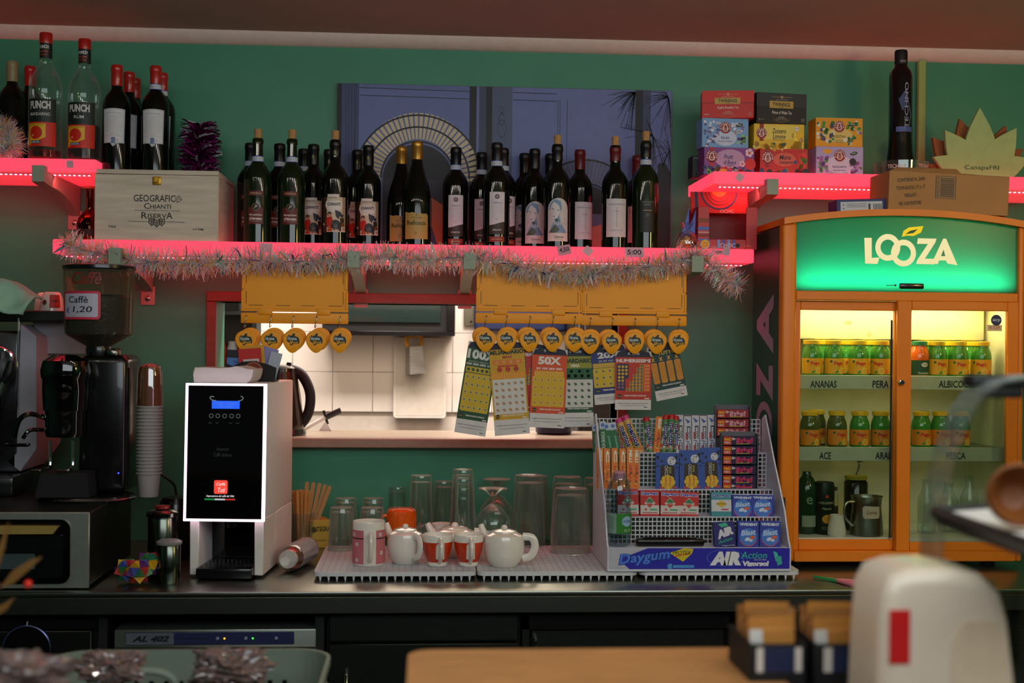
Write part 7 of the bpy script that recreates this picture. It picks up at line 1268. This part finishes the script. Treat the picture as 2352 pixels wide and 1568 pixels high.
y = TY[0]+.012; x0, x1 = P(1462, 1240, y).x, P(1619, 1240, y).x; tag(obj('black_case', MB().box(x0, x1, y, y+.03, TZ[0]+.0003, TZ[0]+.019, 'black', .006, 3).box(x0+.02, x1-.02, y+.008, y+.022, TZ[0]+.019, TZ[0]+.022, 'black', .001)), 'flat black case lying at the bottom of the sweets rack', 'case')
ht = P(1815, 1142, -.53).z-CT; t = thing('card_reader', 'slim black terminal standing between the rack and the fridge', 'terminal', (rx1+.003, -.56, MZ+.0008)); obj('body', MB().prism([(.0, 0), (.07, 0), (.05, ht-.022), (.02, ht-.022)], 'x', 0, .014, 'black'), t); obj('screen', MB().prism([(.012, ht*.3), (.05, ht*.3), (.044, ht*.8), (.026, ht*.8)], 'x', .014, .0155, 'black_gloss'), t)

# ================================================================== FOREGROUND BAR
BT = 1.11
t = thing('bar_counter', 'wooden bar counter between the guests and the work area', 'counter', (0, -2.34, 0)); obj('top', MB().box(-1.8, 1.9, -.75, 0, BT-.04, BT, mat('bar_wood', '#5a3a22', .4, noise=.2, scale=8, stretch=(1, 6, 6)), .006, 2), t); obj('front', MB().box(-1.8, 1.9, -.6, -.05, 0, BT-.04, 'bar_wood'), t)
t = thing('sink_unit', 'low steel sink unit behind the bar', 'sink unit', (-.45, -1.9, 0)); obj('top', MB().box(-.9, .9, -.32, .3, .845, .875, 'steel', .003), t); obj('body', MB().box(-.88, .88, -.3, .28, 0, .845, 'steel_dark'), t)
# cutting board
cy = -2.27; x0, x1 = P(938, 1500, cy).x, P(1722, 1500, cy).x; zt = P(1300, 1489, cy).z; tag(obj('wooden_board', MB().prism(rrect(x0, cy-.34, x1, cy, .028, 6), 'z', BT+.0005, zt, mat('board_wood', '#b07c48', .45, noise=.22, scale=9, stretch=(2, 6, 6), bump=.1)).mesh('wooden_board', 30)), 'thick tan wooden board with rounded corner on the bar', 'board')
# sugar sachet boxes
for i, (u0, u1, lb) in enumerate(((1722, 1852, 'black box of sugar sachets beside the wooden board'), (1872, 2036, 'black box of sugar sachets beside the napkin dispenser'))):
    sy_ = -2.42; x0, x1 = P(u0, 1500, sy_).x, P(u1, 1500, sy_).x; w = x1-x0; zt = P((u0+u1)/2, 1478, sy_).z-BT; t = thing('sugar_caddy', lb, 'caddy', ((x0+x1)/2, sy_, BT), 0, 'sugar caddies'); wn = .003
    obj('box', MB().box(-w/2, w/2, 0, wn, 0, zt, 'black_matt', .001).box(-w/2, w/2, .09, .093, 0, zt, 'black_matt').box(-w/2, -w/2+wn, wn, .09, 0, zt, 'black_matt').box(w/2-wn, w/2, wn, .09, 0, zt, 'black_matt').box(-w/2+wn, w/2-wn, wn, .09, 0, .003, 'black_matt'), t)
    obj('label', Art().rect(-w*.38, zt-.03, w*.42, zt-.004, '#c8c0b4').rect(-w*.26, zt-.03, w*.3, zt-.004, '#1a2444', 1).mesh('label', front(0)), t)
    for k in range(7):
        hh = zt+.022+.004*((k*5) % 3); o = thing('sugar_sachet', ('foremost sugar sachet with pale corner ' if k == 0 else 'brown sugar sachet behind the pale cornered one ')+('in the caddy beside the wooden board', 'in the caddy beside the napkin dispenser')[i], 'sachet', ((x0+x1)/2, sy_+.012+k*.011, BT+.0035), 0, ('sachets in the board caddy', 'sachets in the napkin caddy')[i], (R_(-3+k), R_(((k*7) % 5)-2)*1.2, 0))
        obj('packet', MB().box(-w/2+.006, w/2-.006, -.0035, .0035, 0, hh-.012, mat('sachet_brown%d' % (k % 2), ('#b0742c', '#94602a')[k % 2], .6, noise=.15), .002).box(-w/2+.006, w/2-.006, -.0008, .0008, hh-.012, hh, 'sachet_brown%d' % (k % 2)), o)
        if k == 0: obj('corner_print', Art().rect(-w/2+.006, hh-.03, -w/2+.02, hh-.012, '#c8c4bc').mesh('corner_print', front(-.0036)), o)
# napkin dispenser
ny = -2.55; x0, x1 = P(2018, 1560, ny).x, P(2345, 1560, ny).x; W = (x1-x0)/2; zt = P(2180, 1308, ny).z-BT; t = thing('napkin_dispenser', 'white rounded napkin dispenser with red sticker on the bar', 'napkin dispenser', ((x0+x1)/2, ny, BT)); NW = mat('dispenser_white', '#d4c4ae', .3, noise=.03, coat=.3)
pr = [(-W*1.02, 0), (W, 0), (W*.97, zt*.35), (W*.86, zt*.7), (W*.74, zt*.87), (W*.45, zt*.97), (0, zt), (-W*.5, zt*.995), (-W*.78, zt*.96), (-W*.92, zt*.86), (-W*.97, zt*.6)]
bm_ = MB().prism(pr, 'y', 0, .10, NW).mesh('housing', 60); o = obj('housing', bm_, t); bv = o.modifiers.new('bevel', 'BEVEL'); bv.width = .014; bv.segments = 4; bv.limit_method = 'ANGLE'; bv.angle_limit = R_(50)
obj('front_recess', MB().prism([(W*.02, .02), (W*.82, .02), (W*.78, zt*.6), (W*.6, zt*.72), (W*.2, zt*.72), (W*.02, zt*.6)], 'y', -.002, .002, mat('dispenser_in', '#cfba9c', .4)), t)
obj('sticker', MB().box(-W*.86, -W*.57, -.0015, 0, zt*.48, zt*.78, mat('sticker_red', '#c01c1c', .4), .0005), t)
# serving guard with tray and wooden bowl
gy0 = -2.37; t = thing('glass_guard', 'curved clear counter guard with dark clamp bar', 'glass guard', (P(2300, 1290, gy0).x, gy0, BT)); gX = lambda u: P(u, 1100, gy0).x-t.location.x; gZ = lambda v: P(2200, v, gy0).z-BT
cur = [(2112, 1690), (2112, 1300), (2114, 1230), (2120, 1150), (2132, 1080), (2150, 1010), (2175, 945), (2205, 900), (2245, 872), (2300, 860), (2420, 856)]
cp = [(gX(u), max(.0, gZ(v))) for u, v in cur]; th2 = .003; pts = cp+[(x+th2, max(0, z-th2*.6)) for x, z in cp[::-1]]
obj('guard_sheet', MB().prism(pts, 'y', -.06, 0, 'guard').mesh('guard_sheet', 30), t)
obj('end_pane', MB().prism(cp+[(gX(2420), 0)], 'y', -.002, .001, 'guard').mesh('end_pane', 0), t)
obj('clamp_bar', MB().box(gX(2212), gX(2430), -.022, .008, gZ(888), gZ(860), 'black_matt', .004, 2).box(gX(2250), gX(2335), -.018, .006, gZ(912), gZ(886), 'black_matt', .004, 2), t)
obj('post', MB().tube([(gX(2400), -.02, 0), (gX(2400), -.02, gZ(870))], .005, 'black_matt', 10), t)
Zt = P(2150, 1168, -2.42).z; A_, B_, C_ = PZ(2150, 1168, Zt), PZ(2420, 1148, Zt), PZ(2420, 1262, Zt); tc_ = (A_+B_+C_)/3
t2 = thing('serving_tray', 'dark tray with pale liner raised behind the glass guard', 'tray', (tc_.x, tc_.y, BT)); lo = lambda v: (v.x-tc_.x, v.y-tc_.y); zz_ = Zt-BT
a_, b_, c_ = lo(A_), lo(B_), lo(C_); tri = [a_, c_, (c_[0]+.08, c_[1]+.02), (b_[0]+.05, b_[1]), b_]; sh_ = lambda p, k: (p[0]*k, p[1]*k)
obj('tray', MB().prism(tri, 'z', zz_-.016, zz_-.004, mat('tray_black', '#16191a', .4)).mesh('tray', 30), t2)
m = MB()
for p_, q_ in zip(tri, tri[1:]+tri[:1]): m.tube([(*p_, zz_-.004), (*q_, zz_-.004)], .007, 'tray_black', 8)
obj('rim', m, t2); obj('liner', MB().prism([sh_(p, .86) for p in tri], 'z', zz_-.004, zz_-.002, 'paper'), t2); obj('stem', MB().tube([(b_[0]+.02, -.05, 0), (b_[0]+.02, -.05, zz_-.016)], .006, 'black_matt', 10), t2)
bp_ = PZ(2332, 1214, Zt); rb = 76*dpx(bp_.y); t3 = thing('wooden_bowl', 'brown wooden bowl standing on edge on the dark tray', 'bowl', (bp_.x+.005, bp_.y+.01, Zt+rb*.98), 0, None, (R_(80), 0, R_(-14))); obj('bowl', MB().lathe([(0, -.02), (rb*.55, -.018), (rb*.92, 0), (rb*.985, .018), (rb*.9, .022), (rb*.72, .004), (rb*.4, -.008), (0, -.01)], mat('bowl_wood', '#7a4419', .45, noise=.25, scale=20), 30), t3)
# dish basket
by = -1.66; x0, x1 = P(135, 1520, by).x, P(765, 1520, by).x; W = (x1-x0)/2; zt = P(480, 1490, by).z-.875; D = .40; t = thing('dish_basket', 'grey green plastic dish basket with slotted walls on the sink unit', 'basket', ((x0+x1)/2, by, .875)); BG = mat('basket_grey', '#6f7a6c', .5)
out = rrect(-W, -D, W, 0, .06, 6); inn = rrect(-W+.006, -D+.006, W-.006, -.006, .055, 6)
m = MB(); n = len(out)
for z0_, z1_ in ((zt-.012, zt), (0, .008), (zt*.55, zt*.62)):
    vs = [(x, y, z0_) for x, y in out]+[(x, y, z1_) for x, y in out]+[(x, y, z0_) for x, y in inn]+[(x, y, z1_) for x, y in inn]; fs = []
    for i in range(n): j = (i+1) % n; fs += [(i, j, n+j, n+i), (2*n+j, 2*n+i, 3*n+i, 3*n+j), (n+i, n+j, 3*n+j, 3*n+i), (j, i, 2*n+i, 2*n+j)]
    m.add(vs, fs, BG)
obj('rim', m, t); m = MB()
vs = [(x, y, zt*.62) for x, y in inn]+[(x, y, zt-.012) for x, y in inn]; m.add(vs, [(i, (i+1) % n, n+(i+1) % n, n+i) for i in range(n)], BG)
for i in range(17):
    for y in (-.003, -D+.003): x = -W+.03+i*(2*W-.06)/16; m.box(x-.004, x+.004, y-.003, y+.003, .004, zt*.6, BG)
for i in range(13):
    for x in (-W+.003, W-.003): y = -.05-i*(D-.1)/12; m.box(x-.003, x+.003, y-.004, y+.004, .004, zt*.6, BG)
for i in range(10): x = -W+.04+i*(2*W-.08)/9; m.box(x-.003, x+.003, -D+.006, -.006, .0, .006, BG)
obj('slat_wall', m.mesh('slat_wall', 0), t)
# handle arch in the basket
ha = [(P(u, v, by-.2).x-t.location.x, -.2, P(u, v, by-.2).z-.875) for u, v in ((255, 1640), (262, 1575), (290, 1548), (340, 1541), (385, 1550), (405, 1575), (412, 1640))]
obj('divider', MB().tube(ha, .006, BG, 8), t)
# wrapped sweets in crinkled foil, near the basket
CR = mat('crinkle', '#8a8486', .12, coat=.5); nt = CR.node_tree; r_ = nt.nodes.new('ShaderNodeValToRGB'); n_ = nt.nodes.new('ShaderNodeTexNoise'); n_.inputs['Scale'].default_value = 60; n_.inputs['Detail'].default_value = 1
while len(r_.color_ramp.elements) < 6: r_.color_ramp.elements.new(.5)
for e_, (po, co) in zip(r_.color_ramp.elements, ((.3, '#15191b'), (.44, '#3a4044'), (.51, '#8a8a8c'), (.56, '#4a3a36'), (.61, '#b03a2c'), (.66, '#8a7a4a'))): e_.position = po; e_.color = lin(co)  # red glints of the crinkled wrapping are put into its colour
nt.links.new(n_.outputs[0], r_.inputs[0]); nt.links.new(r_.outputs[0], nt.nodes['Principled BSDF'].inputs['Base Color'])
for i, (u, v, y, s_, lb) in enumerate(((45, 1555, -2.36, .042, 'large crinkled cellophane bundle at the end of the bar'), (255, 1530, -1.85, .036, 'crinkled cellophane sweet bundle above the basket handle arch'), (530, 1530, -1.85, .042, 'crinkled cellophane sweet bundle with red glints over the dish basket'))):
    p = P(u, v, y); rr = random.Random(20+i); m = MB(); bm = bmesh.new(); bmesh.ops.create_icosphere(bm, subdivisions=4, radius=1)
    for vv in bm.verts: vv.co = vv.co*rr.uniform(.78, 1.12)*(1+.25*math.sin(vv.co.x*5+i)*math.cos(vv.co.z*4+vv.co.y*3)); vv.co = Vector((vv.co.x*s_*1.35, vv.co.y*s_, vv.co.z*s_*.62))
    bm.verts.index_update(); m.add([tuple(vv.co) for vv in bm.verts], [tuple(q_.index for q_ in f.verts) for f in bm.faces], CR); bm.free()
    zmin = min(q_[2] for q_ in m.v); base = BT if i == 0 else p.z+zmin
    base = BT if i == 0 else .886; t = thing('sweets_bundle', lb, 'sweets', (p.x, y, base), 0, None); o = obj('wrapper', m.mesh('wrapper', 0), t, (0, 0, p.z-base))
    obj('bag_foot', MB().lathe([(0, 0), (.02, 0), (.024, .01), (.012, max(.02, p.z-base-.01)), (0, max(.02, p.z-base-.008))], 'film', 12), t)
# dried twig, with a red ball in place of a small light dot
p = P(20, 1320, -2.15); t = thing('dried_twig', 'blurred brown dried twig with an added red light dot at the bar end', 'twig', (p.x-.05, -2.15, BT)); tw_ = lambda u, v: (P(u, v, -2.15).x-t.location.x, 0, P(u, v, -2.15).z-BT)
obj('stem', MB().tube([(0, 0, 0), tw_(-40, 1400), tw_(0, 1340)], .004, '#3a2818', 6), t); m = MB(); BL = mat('leaf_dry', '#7a5420', .6)
for pts_ in (((0, 1350), (30, 1310), (70, 1285), (98, 1278), (70, 1305), (30, 1340)), ((-30, 1300), (0, 1250), (20, 1200), (10, 1260), (-5, 1310)), ((-20, 1400), (10, 1385), (35, 1370), (15, 1400), (-10, 1415))): q_ = [tw_(*z_) for z_ in pts_]; m.prism([(a_[0], a_[2]) for a_ in q_], 'y', -.002, .002, BL)
obj('leaf', m.mesh('leaf', 0), t); obj('berry', MB().ball(tw_(64, 1341), .0055, mat('red_light_dot', '#d82a1c', .3), 12), t)  # plain red ball stands in for a small red light

# round black tray hanging in front of the left cabinet
p = P(55, 1495, YB-.05); t = thing('round_tray', 'black round tray leaning on the cabinet door under the oven', 'tray', (p.x, YB-.03, 0), 0); rt = 52*dpx(YB-.05)
obj('disc', MB().lathe([(0, -.004), (rt*.97, -.004), (rt, 0), (rt*.97, .004), (0, .002)], 'black', 36, Matrix.Translation((0, 0, p.z)) @ Matrix.Rotation(pi/2, 4, 'X')), t)
obj('rim', MB().tube([(rt*math.cos(2*pi*i/40), 0, p.z+rt*math.sin(2*pi*i/40)) for i in range(41)], .0025, mat('rim_blue_light', '#5a6088', .25, .8), 6), t)  # blue light along the round edge is put into the rim colour
obj('hook', MB().tube([(0, 0, p.z+rt), (0, .01, p.z+rt+.012), (0, .03, p.z+rt+.012)], .002, 'steel', 6), t)
